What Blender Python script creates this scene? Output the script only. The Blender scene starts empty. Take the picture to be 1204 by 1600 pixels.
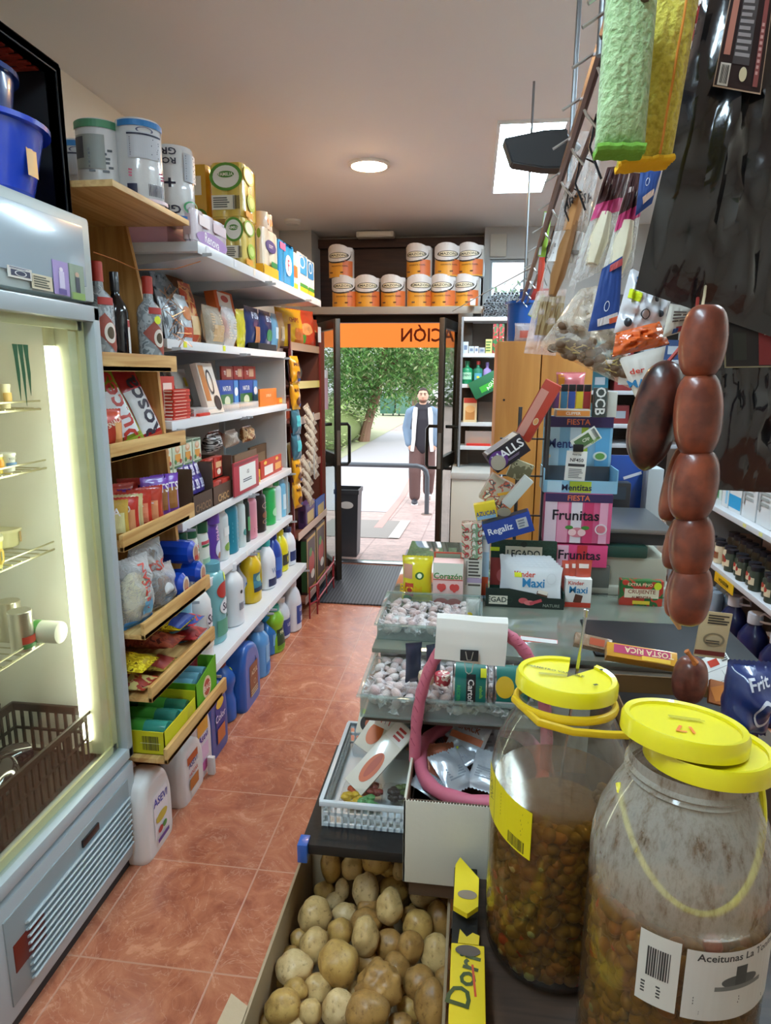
import bpy, bmesh, math, random
from mathutils import Vector, Matrix, noise
random.seed(7)
S = bpy.context.scene
COL = S.collection
# ---------------------------------------------------------------- camera
CAM_Z = 1.65; FPX = 1035.0; YAW = 0.12839; PITCH = 0.20570; ROLL = math.radians(0.4)
_f = Vector((-math.sin(YAW)*math.cos(PITCH), math.cos(YAW)*math.cos(PITCH), -math.sin(PITCH)))
_r = _f.cross(Vector((0,0,1))).normalized(); _u = _r.cross(_f)
RR = _r*math.cos(ROLL)+_u*math.sin(ROLL); UU = -_r*math.sin(ROLL)+_u*math.cos(ROLL); FF = _f
CAM = Vector((0,0,CAM_Z))
cd = bpy.data.cameras.new('camera'); co = bpy.data.objects.new('camera', cd); COL.objects.link(co)
cd.sensor_fit = 'VERTICAL'; cd.sensor_height = 36.0; cd.lens = 36.0*FPX/1600.0; cd.clip_start = 0.02; cd.clip_end = 300
co.matrix_world = Matrix(((RR.x,UU.x,-FF.x,CAM.x),(RR.y,UU.y,-FF.y,CAM.y),(RR.z,UU.z,-FF.z,CAM.z),(0,0,0,1)))
S.camera = co
# ---------------------------------------------------------------- sky, exposure
w = bpy.data.worlds.new('sky'); S.world = w; w.use_nodes = True
bg = w.node_tree.nodes['Background']; bg.inputs[0].default_value = (0.86,0.93,1.0,1); bg.inputs[1].default_value = 1.9
S.view_settings.view_transform = 'Standard'; S.view_settings.look = 'None'
S.view_settings.exposure = 0.62; S.view_settings.gamma = 1.0; S.view_settings.use_curve_mapping = False
sun = bpy.data.lights.new('overcast_sun','SUN'); sun.energy = 1.2; sun.angle = math.radians(25); sun.color=(1,.97,.93)
so = bpy.data.objects.new('overcast_sun', sun); COL.objects.link(so); so.rotation_euler = (math.radians(38), math.radians(8), math.radians(20))
# strengths of the shop lamps and the unseen panels added as fill (built further down)
L_PANEL = 34.0; L_DOWN = 150.0; L_TUBE = 12.0
# ---------------------------------------------------------------- measuring helpers (1204x1600 frame)
def at(px, py, X=None, Y=None, Z=None):
    v = RR*((px-602)/FPX) + UU*(-(py-800)/FPX) + FF
    t = (X-CAM.x)/v.x if X is not None else (Y-CAM.y)/v.y if Y is not None else (Z-CAM.z)/v.z
    return CAM + v*t
def proj(x, y, z):
    d = Vector((x,y,z))-CAM; c = d.dot(FF)
    return 602+FPX*d.dot(RR)/c, 800-FPX*d.dot(UU)/c
def bis(fn, lo, hi, target):
    a = fn(lo) < target
    for _ in range(40):
        m = (lo+hi)/2
        if (fn(m) < target) == a: lo = m
        else: hi = m
    return (lo+hi)/2
def yat(px, X, z):  return bis(lambda y: proj(X,y,z)[0], 0.5, 14, px)
def xat(px, Y, z):  return bis(lambda x: proj(x,Y,z)[0], -4, 4, px)
def zat(py, X, Y):  return bis(lambda z: proj(X,Y,z)[1], -0.5, 3.2, py)
def slot(pl, pr, pt, X, z):            # something on a shelf that faces the aisle
    y0, y1 = yat(pl,X,z), yat(pr,X,z)
    yc = (y0+y1)/2
    return yc, max(.02, y1-y0), max(.02, zat(pt,X,yc)-z)
def slotx(pl, pr, pt, Y, z):           # something that faces the camera
    x0, x1 = xat(pl,Y,z), xat(pr,Y,z)
    xc = (x0+x1)/2
    return xc, x1-x0, max(.02, zat(pt,xc,Y)-z)
# ---------------------------------------------------------------- materials
_M = {}
def srgb(h):
    if isinstance(h, str):
        h = h.lstrip('#'); c = [int(h[i:i+2],16)/255 for i in (0,2,4)]
        return tuple(x/12.92 if x <= .04045 else ((x+.055)/1.055)**2.4 for x in c)
    return tuple(h)
def nodes_of(name):
    m = bpy.data.materials.new(name); m.use_nodes = True
    nt = m.node_tree; return m, nt, nt.nodes['Principled BSDF'], nt.nodes, nt.links
def P(col, rough=.5, metal=0., coat=0., spec=.5, alpha=1., emit=0., ecol=None, bump=0., bscale=200., trans=0., sss=0.):
    k = ('P',str(col),rough,metal,coat,spec,alpha,emit,str(ecol),bump,bscale,trans)
    if k in _M: return _M[k]
    m, nt, b, N, L = nodes_of('surface'); c = srgb(col)
    b.inputs['Base Color'].default_value = (*c,1); b.inputs['Roughness'].default_value = rough
    b.inputs['Metallic'].default_value = metal; b.inputs['Coat Weight'].default_value = coat
    b.inputs['Specular IOR Level'].default_value = spec; b.inputs['Alpha'].default_value = alpha
    b.inputs['Transmission Weight'].default_value = trans
    if emit: b.inputs['Emission Color'].default_value = (*srgb(ecol or col),1); b.inputs['Emission Strength'].default_value = emit
    if bump:
        n = N.new('ShaderNodeTexNoise'); n.inputs['Scale'].default_value = bscale; n.inputs['Detail'].default_value = 4
        t = N.new('ShaderNodeTexCoord'); L.new(t.outputs['Object'], n.inputs['Vector'])
        bp = N.new('ShaderNodeBump'); bp.inputs['Strength'].default_value = bump; bp.inputs['Distance'].default_value = .004
        L.new(n.outputs['Fac'], bp.inputs['Height']); L.new(bp.outputs['Normal'], b.inputs['Normal'])
    _M[k] = m; return m
def PLASTIC(c, r=.32): return P(c, r, coat=.25)
def CARD(c, r=.55): return P(c, r, bump=.12, bscale=90)
def FOIL(c, r=.28): return P(c, r, metal=.0, coat=.6, bump=.6, bscale=28)
def METAL(c='#b8bcc0', r=.3): return P(c, r, metal=1.)
def PRINT(c, cols, scale=30, rough=.35, sharp=True, stretch=(1,1,1)):      # busy printed packaging
    k = ('PR',str(c),tuple(cols),scale,rough,stretch)
    if k in _M: return _M[k]
    m, nt, b, N, L = nodes_of('printed_pack')
    t = N.new('ShaderNodeTexCoord'); mp = N.new('ShaderNodeMapping'); mp.inputs['Scale'].default_value = stretch
    n = N.new('ShaderNodeTexNoise'); n.inputs['Scale'].default_value = scale; n.inputs['Detail'].default_value = 1.5; n.inputs['Distortion'].default_value = .6
    r = N.new('ShaderNodeValToRGB'); r.color_ramp.interpolation = 'CONSTANT' if sharp else 'LINEAR'
    al = [c]+list(cols); el = r.color_ramp.elements
    el[0].position = 0; el[0].color = (*srgb(al[0]),1)
    el[1].position = .5; el[1].color = (*srgb(al[1]),1)
    for i, cc in enumerate(al[2:]):
        e = el.new(.5+.13*(i+1)/max(1,len(al)-2)); e.color = (*srgb(cc),1)
    L.new(t.outputs['Object'], mp.inputs['Vector']); L.new(mp.outputs['Vector'], n.inputs['Vector'])
    L.new(n.outputs['Fac'], r.inputs['Fac']); L.new(r.outputs['Color'], b.inputs['Base Color'])
    b.inputs['Roughness'].default_value = rough; b.inputs['Coat Weight'].default_value = .3
    _M[k] = m; return m
def WOOD(c1, c2, scale=6., axis='Y', rough=.5, bands=34):
    k = ('W',c1,c2,scale,axis,bands)
    if k in _M: return _M[k]
    m, nt, b, N, L = nodes_of('wood_grain')
    t = N.new('ShaderNodeTexCoord'); mp = N.new('ShaderNodeMapping')
    st = {'X':(.06,1,1),'Y':(1,.06,1),'Z':(1,1,.06)}[axis]; mp.inputs['Scale'].default_value = st
    n = N.new('ShaderNodeTexNoise'); n.inputs['Scale'].default_value = bands; n.inputs['Detail'].default_value = 5; n.inputs['Distortion'].default_value = 1.2
    r = N.new('ShaderNodeValToRGB'); r.color_ramp.elements[0].position = .36; r.color_ramp.elements[1].position = .64
    r.color_ramp.elements[0].color = (*srgb(c2),1); r.color_ramp.elements[1].color = (*srgb(c1),1)
    L.new(t.outputs['Object'], mp.inputs['Vector']); L.new(mp.outputs['Vector'], n.inputs['Vector'])
    L.new(n.outputs['Fac'], r.inputs['Fac']); L.new(r.outputs['Color'], b.inputs['Base Color'])
    b.inputs['Roughness'].default_value = rough
    _M[k] = m; return m
def CLEAR(col='#ffffff', amount=.16, rough=.08, wrinkle=0., key='', wscale=30):   # thin clear film or plastic
    k = ('C',col,amount,rough,wrinkle,wscale)
    if k in _M: return _M[k]
    m = bpy.data.materials.new('clear_film'); m.use_nodes = True; nt = m.node_tree; N = nt.nodes; L = nt.links
    N.remove(N['Principled BSDF']); out = N['Material Output']
    tr = N.new('ShaderNodeBsdfTransparent'); tr.inputs[0].default_value = (*srgb(col),1)
    gl = N.new('ShaderNodeBsdfPrincipled'); gl.inputs['Base Color'].default_value = (*srgb(col),1); gl.inputs['Roughness'].default_value = rough
    lw = N.new('ShaderNodeLayerWeight'); lw.inputs[0].default_value = .25
    mr = N.new('ShaderNodeMapRange'); mr.inputs['To Min'].default_value = amount; mr.inputs['To Max'].default_value = min(1,amount+.55)
    mx = N.new('ShaderNodeMixShader'); L.new(lw.outputs['Facing'], mr.inputs['Value'])
    L.new(mr.outputs['Result'], mx.inputs[0]); L.new(tr.outputs[0], mx.inputs[1]); L.new(gl.outputs[0], mx.inputs[2]); L.new(mx.outputs[0], out.inputs[0])
    if wrinkle:
        n = N.new('ShaderNodeTexNoise'); n.inputs['Scale'].default_value = wscale; n.inputs['Detail'].default_value = 3; n.inputs['Distortion'].default_value = 1.5
        t = N.new('ShaderNodeTexCoord'); L.new(t.outputs['Object'], n.inputs['Vector'])
        bp = N.new('ShaderNodeBump'); bp.inputs['Strength'].default_value = wrinkle; bp.inputs['Distance'].default_value = .01
        L.new(n.outputs['Fac'], bp.inputs['Height']); L.new(bp.outputs['Normal'], gl.inputs['Normal']); L.new(bp.outputs['Normal'], lw.inputs['Normal'])
    _M[k] = m; return m
def GLAZE(tint, haze, dirt='#b8ae98', streak=0., lo=0., zsplit=None):
    """clear moulded plastic: reflecting skin, a little milky haze, optional dried brine streaks above the liquid"""
    m = bpy.data.materials.new('jar_plastic'); m.use_nodes = True; nt = m.node_tree; N = nt.nodes; L = nt.links; N.remove(N['Principled BSDF'])
    tr = N.new('ShaderNodeBsdfTransparent'); tr.inputs[0].default_value = (*srgb(tint),1); gl = N.new('ShaderNodeBsdfGlossy'); gl.inputs[1].default_value = .07
    df = N.new('ShaderNodeBsdfDiffuse'); df.inputs[0].default_value = (*srgb(dirt),1); lw = N.new('ShaderNodeLayerWeight'); lw.inputs[0].default_value = .5
    pw = N.new('ShaderNodeMath'); pw.operation = 'POWER'; pw.inputs[1].default_value = 3.5; L.new(lw.outputs['Facing'], pw.inputs[0]); sc = N.new('ShaderNodeMath'); sc.operation = 'MULTIPLY_ADD'; sc.inputs[1].default_value = .55; sc.inputs[2].default_value = .035; L.new(pw.outputs[0], sc.inputs[0])
    m1 = N.new('ShaderNodeMixShader'); m2 = N.new('ShaderNodeMixShader'); L.new(sc.outputs[0], m2.inputs[0])
    t = N.new('ShaderNodeTexCoord'); mp = N.new('ShaderNodeMapping'); mp.inputs['Scale'].default_value = (1,1,.35); L.new(t.outputs['Object'], mp.inputs['Vector'])
    n = N.new('ShaderNodeTexNoise'); n.inputs['Scale'].default_value = 60; n.inputs['Detail'].default_value = 7; n.inputs['Roughness'].default_value = .7; L.new(mp.outputs['Vector'], n.inputs['Vector'])
    mr = N.new('ShaderNodeMapRange'); mr.inputs['From Min'].default_value = .35; mr.inputs['From Max'].default_value = .7; mr.inputs['To Min'].default_value = haze; mr.inputs['To Max'].default_value = haze+streak; L.new(n.outputs['Fac'], mr.inputs['Value'])
    src = mr.outputs['Result']
    if zsplit is not None:
        sp = N.new('ShaderNodeSeparateXYZ'); L.new(t.outputs['Object'], sp.inputs[0]); z = N.new('ShaderNodeMapRange'); z.inputs['From Min'].default_value = zsplit-.012; z.inputs['From Max'].default_value = zsplit+.012; z.inputs['To Min'].default_value = lo; z.inputs['To Max'].default_value = 1
        L.new(sp.outputs['Z'], z.inputs['Value']); mu = N.new('ShaderNodeMath'); mu.operation = 'MULTIPLY'; L.new(src, mu.inputs[0]); L.new(z.outputs['Result'], mu.inputs[1]); src = mu.outputs[0]
        cr = N.new('ShaderNodeValToRGB'); cr.color_ramp.elements[0].position=.45; cr.color_ramp.elements[0].color=(*srgb(dirt),1); cr.color_ramp.elements[1].position=.68; cr.color_ramp.elements[1].color=(*srgb('#7a6248'),1); L.new(n.outputs['Fac'], cr.inputs['Fac']); L.new(cr.outputs['Color'], df.inputs[0])
    L.new(src, m1.inputs[0]); L.new(tr.outputs[0], m1.inputs[1]); L.new(df.outputs[0], m1.inputs[2]); L.new(m1.outputs[0], m2.inputs[1]); L.new(gl.outputs[0], m2.inputs[2]); L.new(m2.outputs[0], N['Material Output'].inputs[0]); return m
def EMIT(col, st):
    k = ('E',col,st)
    if k in _M: return _M[k]
    m = P(col, .5, emit=st, ecol=col); _M[k] = m; return m
# ---------------------------------------------------------------- mesh helpers
class MB:
    def __init__(s): s.bm = bmesh.new()
    def box(s, x0, x1, y0, y1, z0, z1, bev=0, M=None, seg=2):
        b = bmesh.new(); r = bmesh.ops.create_cube(b, size=1)
        for v in b.verts: v.co = Vector(((x0+x1)/2+v.co.x*(x1-x0), (y0+y1)/2+v.co.y*(y1-y0), (z0+z1)/2+v.co.z*(z1-z0)))
        if bev: bmesh.ops.bevel(b, geom=list(b.edges), offset=bev, segments=seg, affect='EDGES', profile=.6)
        return s._add(b, M)
    def _add(s, b, M=None):
        if M is not None: b.transform(M)
        me = bpy.data.meshes.new('tmp'); b.to_mesh(me); b.free(); s.bm.from_mesh(me); bpy.data.meshes.remove(me); return s
    def lathe(s, prof, seg=20, sx=1, sy=1, c=(0,0,0), M=None, close=True, a0=0, a1=math.tau):
        b = bmesh.new(); full = abs(a1-a0-math.tau) < 1e-6; n = seg if full else seg+1; rows = []
        for r, z in prof:
            if r < 1e-6: rows.append([b.verts.new((c[0],c[1],c[2]+z))])
            else: rows.append([b.verts.new((c[0]+r*sx*math.cos(a0+(a1-a0)*i/seg), c[1]+r*sy*math.sin(a0+(a1-a0)*i/seg), c[2]+z)) for i in range(n)])
        for A, B in zip(rows, rows[1:]):
            for i in range(seg):
                j = (i+1) % n if full else i+1
                if len(A) == 1 and len(B) == 1: continue
                if len(A) == 1: f = [A[0],B[j],B[i]]
                elif len(B) == 1: f = [A[i],A[j],B[0]]
                else: f = [A[i],A[j],B[j],B[i]]
                b.faces.new(f)
        if close and full:
            if len(rows[0]) > 1: b.faces.new(rows[0][::-1])
            if len(rows[-1]) > 1: b.faces.new(rows[-1])
        bmesh.ops.recalc_face_normals(b, faces=b.faces)
        return s._add(b, M)
    def cyl(s, p, q, r, seg=12, r2=None):
        p, q = Vector(p), Vector(q); d = q-p; L = d.length
        M = Matrix.Translation(p) @ d.to_track_quat('Z','Y').to_matrix().to_4x4()
        return s.lathe([(r,0),(r if r2 is None else r2,L)], seg, M=M)
    def tube(s, pts, r, seg=8, closed=False, flat=1.0):
        pts = [Vector(p) for p in pts]; n = len(pts); b = bmesh.new(); rings = []
        up = Vector((0,0,1)); prev = None
        for i, p in enumerate(pts):
            d = (pts[(i+1)%n]-pts[i-1]) if closed else (pts[min(i+1,n-1)]-pts[max(i-1,0)])
            d.normalize()
            if prev is None:
                a = up.cross(d)
                if a.length < .1: a = Vector((1,0,0)).cross(d)
            else: a = prev - d*prev.dot(d)
            a.normalize(); prev = a; c = d.cross(a)
            rr = r[i] if isinstance(r,(list,tuple)) else r
            rings.append([b.verts.new(p+a*rr*math.cos(math.tau*k/seg)+c*rr*flat*math.sin(math.tau*k/seg)) for k in range(seg)])
        pr = list(zip(rings, rings[1:]))+([(rings[-1],rings[0])] if closed else [])
        for A,B in pr:
            for k in range(seg): b.faces.new([A[k],A[(k+1)%seg],B[(k+1)%seg],B[k]])
        if not closed: b.faces.new(rings[0][::-1]); b.faces.new(rings[-1])
        bmesh.ops.recalc_face_normals(b, faces=b.faces)
        return s._add(b)
    def prism(s, pts, z0, z1, M=None, bev=0):
        b = bmesh.new(); f = b.faces.new([b.verts.new((x,y,z0)) for x,y in pts])
        g = bmesh.ops.extrude_face_region(b, geom=[f]); vs = [e for e in g['geom'] if isinstance(e,bmesh.types.BMVert)]
        bmesh.ops.translate(b, vec=(0,0,z1-z0), verts=vs); bmesh.ops.recalc_face_normals(b, faces=b.faces)
        if bev: bmesh.ops.bevel(b, geom=list(b.edges), offset=bev, segments=2, affect='EDGES')
        return s._add(b, M)
    def grid(s, fn, nu, nv, closed_u=False, M=None):
        b = bmesh.new(); V = [[b.verts.new(fn(i/nu, j/nv)) for i in range(nu if closed_u else nu+1)] for j in range(nv+1)]
        for j in range(nv):
            for i in range(nu):
                k = (i+1) % len(V[0])
                try: b.faces.new([V[j][i],V[j][k],V[j+1][k],V[j+1][i]])
                except ValueError: pass
        return s._add(b, M)
    def ball(s, c, r, seg=16, M=None):
        b = bmesh.new(); bmesh.ops.create_uvsphere(b, u_segments=seg, v_segments=seg//2+2, radius=1)
        r = (r,r,r) if not isinstance(r,(tuple,list)) else r
        for v in b.verts: v.co = Vector((c[0]+v.co.x*r[0], c[1]+v.co.y*r[1], c[2]+v.co.z*r[2]))
        return s._add(b, M)
    def build(s, name, mat, parent=None, smooth=35):
        me = bpy.data.meshes.new(name)
        if smooth:
            lim = math.radians(smooth)
            for f in s.bm.faces: f.smooth = True
            for e in s.bm.edges:
                if len(e.link_faces) == 2: e.smooth = e.calc_face_angle(0) < lim
        s.bm.to_mesh(me); s.bm.free(); me.materials.append(mat)
        o = bpy.data.objects.new(name, me); COL.objects.link(o)
        if parent: o.parent = parent
        return o
def T(x=0,y=0,z=0): return Matrix.Translation((x,y,z))
def R(a, ax): return Matrix.Rotation(math.radians(a), 4, ax)
def tag(o, label, cat, group=None, kind=None):
    if label: o['label'] = label
    if cat: o['category'] = cat
    if group: o['group'] = group
    if kind: o['kind'] = kind
    return o
def thing(name, label, cat, loc=(0,0,0), rz=0, rx=0, ry=0, group=None, kind=None):
    o = bpy.data.objects.new(name, None); COL.objects.link(o); o.empty_display_size = .05
    o.location = loc; o.rotation_euler = (math.radians(rx), math.radians(ry), math.radians(rz))
    return tag(o, label, cat, group, kind)
def struct(name, mb, mat, parent=None, smooth=35):
    o = mb.build(name, mat, parent, smooth)
    if not parent: o['kind'] = 'structure'
    return o
def copy_tree(o, parent=None):
    c = o.copy(); COL.objects.link(c); c.parent = parent
    for ch in o.children: copy_tree(ch, c)
    return c
# ---------------------------------------------------------------- printing on packs: text, panels and discs laid on a surface
_TXT = {}
def txt_mesh(s):
    if s in _TXT: return _TXT[s]
    cu = bpy.data.curves.new('lettering','FONT'); cu.body = s; cu.size = 1; cu.align_x = 'CENTER'; cu.resolution_u = 2; cu.offset = .018
    ob = bpy.data.objects.new('tmp', cu); COL.objects.link(ob); dg = bpy.context.evaluated_depsgraph_get(); dg.update()
    me = bpy.data.meshes.new_from_object(ob.evaluated_get(dg)); bpy.data.objects.remove(ob); bpy.data.curves.remove(cu)
    vs = [v.co.copy() for v in me.vertices]; fs = [tuple(p.vertices) for p in me.polygons]; bpy.data.meshes.remove(me)
    z0 = min((v.y for v in vs), default=0); z1 = max((v.y for v in vs), default=1); x0 = min((v.x for v in vs), default=0); x1 = max((v.x for v in vs), default=1)
    vs = [Vector(((v.x-(x0+x1)/2)/(z1-z0), (v.y-(z0+z1)/2)/(z1-z0))) for v in vs]
    _TXT[s] = (vs, fs, (x1-x0)/(z1-z0)); return _TXT[s]
def flat_surf(d): return lambda u, z, e: (u, -d/2-e, z)
def cyl_surf(r, sy=1.): return lambda u, z, e: ((r+e)*math.sin(u/r), -(r+e)*sy*math.cos(u/r), z)
def decorate(root, surf, w, h, decos, lift=.0006, mir=False):
    """decos in fractions of w (from -.5 to .5) and h (0..1):
       ('r',cx,cz,w,h,col[,rot]) panel; ('d',cx,cz,w,h,col) disc; ('o',...) ring; ('t',text,cx,cz,height,col[,rot,maxw]) lettering; ('l',cx,cz,w,h,col,n) fine print; ('b',...) bar code"""
    e = lift
    for dc in decos:
        e += .00035+(.004*w if w > .12 and w < .25 and h > w*.9 else 0); b = bmesh.new(); k = dc[0]
        def put(faces_uv):
            for f in faces_uv:
                try: b.faces.new([b.verts.new(surf(u, z, e)) for u, z in f])
                except ValueError: pass
        if k == 't':
            _, s, cx, cz, hh, col = dc[:6]; rot = math.radians(dc[6]) if len(dc) > 6 else 0
            vs, fs, asp = txt_mesh(s); H = hh*h; kx = 1.
            mw = (dc[7] if len(dc) > 7 else .94)*(w if abs(math.sin(rot)) < .5 else h)
            if asp*H > mw: kx = mw/(asp*H)
            c, sn = math.cos(rot), math.sin(rot)
            V = [b.verts.new(surf(cx*w+(v.x*H*kx*c-v.y*H*sn), cz*h+(v.x*H*kx*sn+v.y*H*c), e)) for v in vs]
            for f in fs:
                try: b.faces.new([V[i] for i in f])
                except ValueError: pass
            nm = 'lettering'
        elif k in 'lb':
            _, cx, cz, ww, hh, col = dc[:6]; n = dc[6] if len(dc) > 6 else 5; fs = []; rnd = random.Random(int(cx*99+cz*77+n))
            for i in range(n):
                if k == 'l':
                    zc = (cz+hh/2-hh*(i+.5)/n)*h; t = hh*h/n*.28; L = ww*w*(.7+.3*rnd.random())
                    fs.append([(cx*w-ww*w/2,zc-t),(cx*w-ww*w/2+L,zc-t),(cx*w-ww*w/2+L,zc+t),(cx*w-ww*w/2,zc+t)])
                else:
                    uc = (cx-ww/2+ww*(i+.5)/n)*w; t = ww*w/n*(.15+.25*rnd.random())
                    fs.append([(uc-t,(cz-hh/2)*h),(uc+t,(cz-hh/2)*h),(uc+t,(cz+hh/2)*h),(uc-t,(cz+hh/2)*h)])
            put(fs); nm = 'fine_print' if k == 'l' else 'bar_code'
        elif k == 'r':
            _, cx, cz, ww, hh, col = dc[:6]; rot = math.radians(dc[6]) if len(dc) > 6 else 0; n = 16; m = 4; c, sn = math.cos(rot), math.sin(rot)
            q = lambda i, j: (lambda a, bb: (cx*w+a*c-bb*sn, cz*h+a*sn+bb*c))((i/n-.5)*ww*w, (j/m-.5)*hh*h)
            put([[q(i,j),q(i+1,j),q(i+1,j+1),q(i,j+1)] for i in range(n) for j in range(m)]); nm = 'printed_panel'
        else:
            _, cx, cz, ww, hh, col = dc[:6]; n = 24
            p = lambda a, s_: (cx*w+ww*w/2*s_*math.cos(a), cz*h+hh*h/2*s_*math.sin(a)); A = [math.tau*i/n for i in range(n+1)]
            if k == 'o': put([[p(A[i],.8),p(A[i],1),p(A[i+1],1),p(A[i+1],.8)] for i in range(n)])
            else:
                put([[p(A[i],q_/6),p(A[i],q_/6+1/6),p(A[i+1],q_/6+1/6),p(A[i+1],q_/6)] for i in range(n) for q_ in range(1,6)]+[[p(A[i],1/6),p(A[i+1],1/6),p(0,0)] for i in range(n)])
            nm = 'printed_emblem'
        bmesh.ops.remove_doubles(b, verts=b.verts, dist=1e-6)
        me = bpy.data.meshes.new(nm); b.to_mesh(me); b.free()
        me.materials.append(col if isinstance(col, bpy.types.Material) else P(col, .45))
        o = bpy.data.objects.new(nm, me); COL.objects.link(o); o.parent = root
    return root
# ---------------------------------------------------------------- goods
def carton(name, label, cat, loc, w, d, h, mat, decos=(), rz=90, rx=0, ry=0, group=None, side=None, top=None, bev=.0015, part='carton'):
    t = thing(name, label, cat, loc, rz, rx, ry, group)
    MB().box(-w/2,w/2,-d/2,d/2,0,h,bev).build(part, mat if not isinstance(mat,str) else CARD(mat), t)
    decorate(t, flat_surf(d), w, h, decos)
    if side: decorate(t, lambda u,z,e: (-w/2-e, -u, z), d, h, side)     # the near narrow side
    if top: decorate(t, lambda u,z,e: (u, -d/2+z, h+e), w, d, top)
    return t
def pillow_th(u, v, p=2.4): return max(0,(1-abs(u)**p))**.6*max(0,(1-abs(v)**p))**.6
def bag(name, label, cat, loc, w, d, h, mat, decos=(), rz=90, rx=0, ry=0, group=None, wr=.05, seed=0, seal=.05, part='pouch', p=2.6):
    t = thing(name, label, cat, loc, rz, rx, ry, group); sd = seed or random.random()*50
    def th(u, z):
        a = 2*u/w; b_ = 2*z/h-1; b_ = max(-1,min(1,b_/(1-seal*2)))
        return d/2*pillow_th(a,b_,p)*(1+wr*3*noise.noise(Vector((u*28+sd,z*28,0))))+wr*.02*noise.noise(Vector((u*40+sd,z*14,3)))
    def sh(u, z):
        a = 2*u/w; b_ = 2*z/h-1
        return u*(1-.07*(1-b_*b_)*(1 if abs(a)>.2 else 0))
    m = MB()
    for s_ in (1,-1):
        m.grid(lambda i,j: (sh((i-.5)*w, j*h), -s_*(abs(th((i-.5)*w,j*h)) if (0<i<1 and 0<j<1) else 0), j*h+(.0025 if (int(i*20)%2 and j in (0,1)) else 0)), 20, 22)
    bmesh.ops.remove_doubles(m.bm, verts=m.bm.verts, dist=1e-5); bmesh.ops.recalc_face_normals(m.bm, faces=m.bm.faces)
    m.build(part, mat if not isinstance(mat,str) else FOIL(mat), t, 60)
    decorate(t, lambda u,z,e: (sh(u,z), -abs(th(u,z))-e-.001, z), w, h, decos)
    return t
PROF = {  # (radius, height) fractions of each bottle kind, cap from .. to
 'bleach': ([(.86,0),(1,.03),(1,.55),(.98,.6),(.80,.74),(.5,.84),(.36,.88),(.36,.9)], (.40,.88,1.0)),
 'round':  ([(.9,0),(1,.02),(1,.62),(.96,.72),(.72,.80),(.44,.86),(.4,.9)], (.44,.88,1.0)),
 'slim':   ([(.9,0),(1,.02),(1,.78),(.93,.84),(.7,.885),(.5,.9)], (.56,.895,1.0)),
 'waist':  ([(.9,0),(1,.03),(1,.3),(.84,.42),(.84,.5),(1,.62),(1,.7),(.7,.82),(.42,.88),(.4,.9)], (.44,.88,1.0)),
 'shampoo':([(.82,0),(.95,.03),(1,.3),(1,.55),(.9,.74),(.76,.8)], (.74,.80,1.0)),
 'jar':    ([(.92,0),(1,.03),(1,.72),(.85,.80),(.82,.84)], (.88,.83,1.0)),
 'gin':    ([(.95,0),(1,.02),(1,.60),(.9,.66),(.42,.72),(.34,.75),(.34,.84)], (.42,.84,1.0)),
 'wine':   ([(.95,0),(1,.02),(1,.58),(.85,.66),(.45,.74),(.36,.78),(.36,.86)], (.40,.80,1.0)),
 'can':    ([(.94,0),(1,.015),(1,.985),(.95,1.)], None),
}
def bottle(name, label, cat, loc, w, h, kind, col, cap='#ffffff', decos=(), rz=90, sy=1., group=None, band=None, seg=24, mat=None, capmat=None, rough=.3):
    """band: list of (z0, z1, colour) label sleeves; width along local x, front at -y"""
    t = thing(name, label, cat, loc, rz, group=group); r = w/2; prof, cp = PROF[kind]
    full = [(0,0)]+[(a*r, z*h) for a, z in prof]+[(0, prof[-1][1]*h)]
    MB().lathe(full, seg, 1, sy).build('bottle_body' if kind not in('can','jar') else kind+'_body', mat or PLASTIC(col, rough), t)
    if cp:
        cr, c0, c1 = cp; n = 24; cr *= r
        MB().lathe([(0,c0*h),(cr,c0*h),(cr,(c1-.01)*h),(cr*.93,c1*h),(0,c1*h)], n, 1, 1).build('cap', capmat or PLASTIC(cap,.35), t)
    def rad(z):
        q = z/h
        for (a,z0),(b,z1) in zip(prof, prof[1:]):
            if z0 <= q <= z1: return r*(a+(b-a)*(q-z0)/(z1-z0+1e-9))
        return r*prof[-1][0]
    for z0, z1, c in (band or []):
        zs = [z0+(z1-z0)*i/5 for i in range(6)]
        MB().lathe([(rad(z*h)+.0006, z*h) for z in zs], seg, 1, sy, close=False).build('label_sleeve', c if isinstance(c,bpy.types.Material) else P(c,.4), t)
    decorate(t, lambda u,z,e: ((rad(z)+e+.001)*math.sin(u/r), -(rad(z)+e+.001)*sy*math.cos(u/r), z), w, h, decos)
    return t
def slab2d(outline, holes, thick, bev, name, mat, parent, M=None):
    """rounded solid cut from an outline in the x-z plane, thickness along y"""
    cu = bpy.data.curves.new('tmp','CURVE'); cu.dimensions = '2D'; cu.fill_mode = 'BOTH'; cu.extrude = max(.0005,thick/2-bev); cu.bevel_depth = bev; cu.bevel_resolution = 3
    for pts in [outline]+list(holes):
        sp = cu.splines.new('POLY'); sp.points.add(len(pts)-1); sp.use_cyclic_u = True
        for i, (x,z) in enumerate(pts): sp.points[i].co = (x,z,0,1)
    ob = bpy.data.objects.new('tmp', cu); COL.objects.link(ob); dg = bpy.context.evaluated_depsgraph_get(); dg.update()
    me = bpy.data.meshes.new_from_object(ob.evaluated_get(dg)); bpy.data.objects.remove(ob); bpy.data.curves.remove(cu)
    b = MB(); b.bm.from_mesh(me); bpy.data.meshes.remove(me)
    b.bm.transform(R(90,'X')); 
    if M is not None: b.bm.transform(M)
    return b.build(name, mat, parent, 50)
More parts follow.
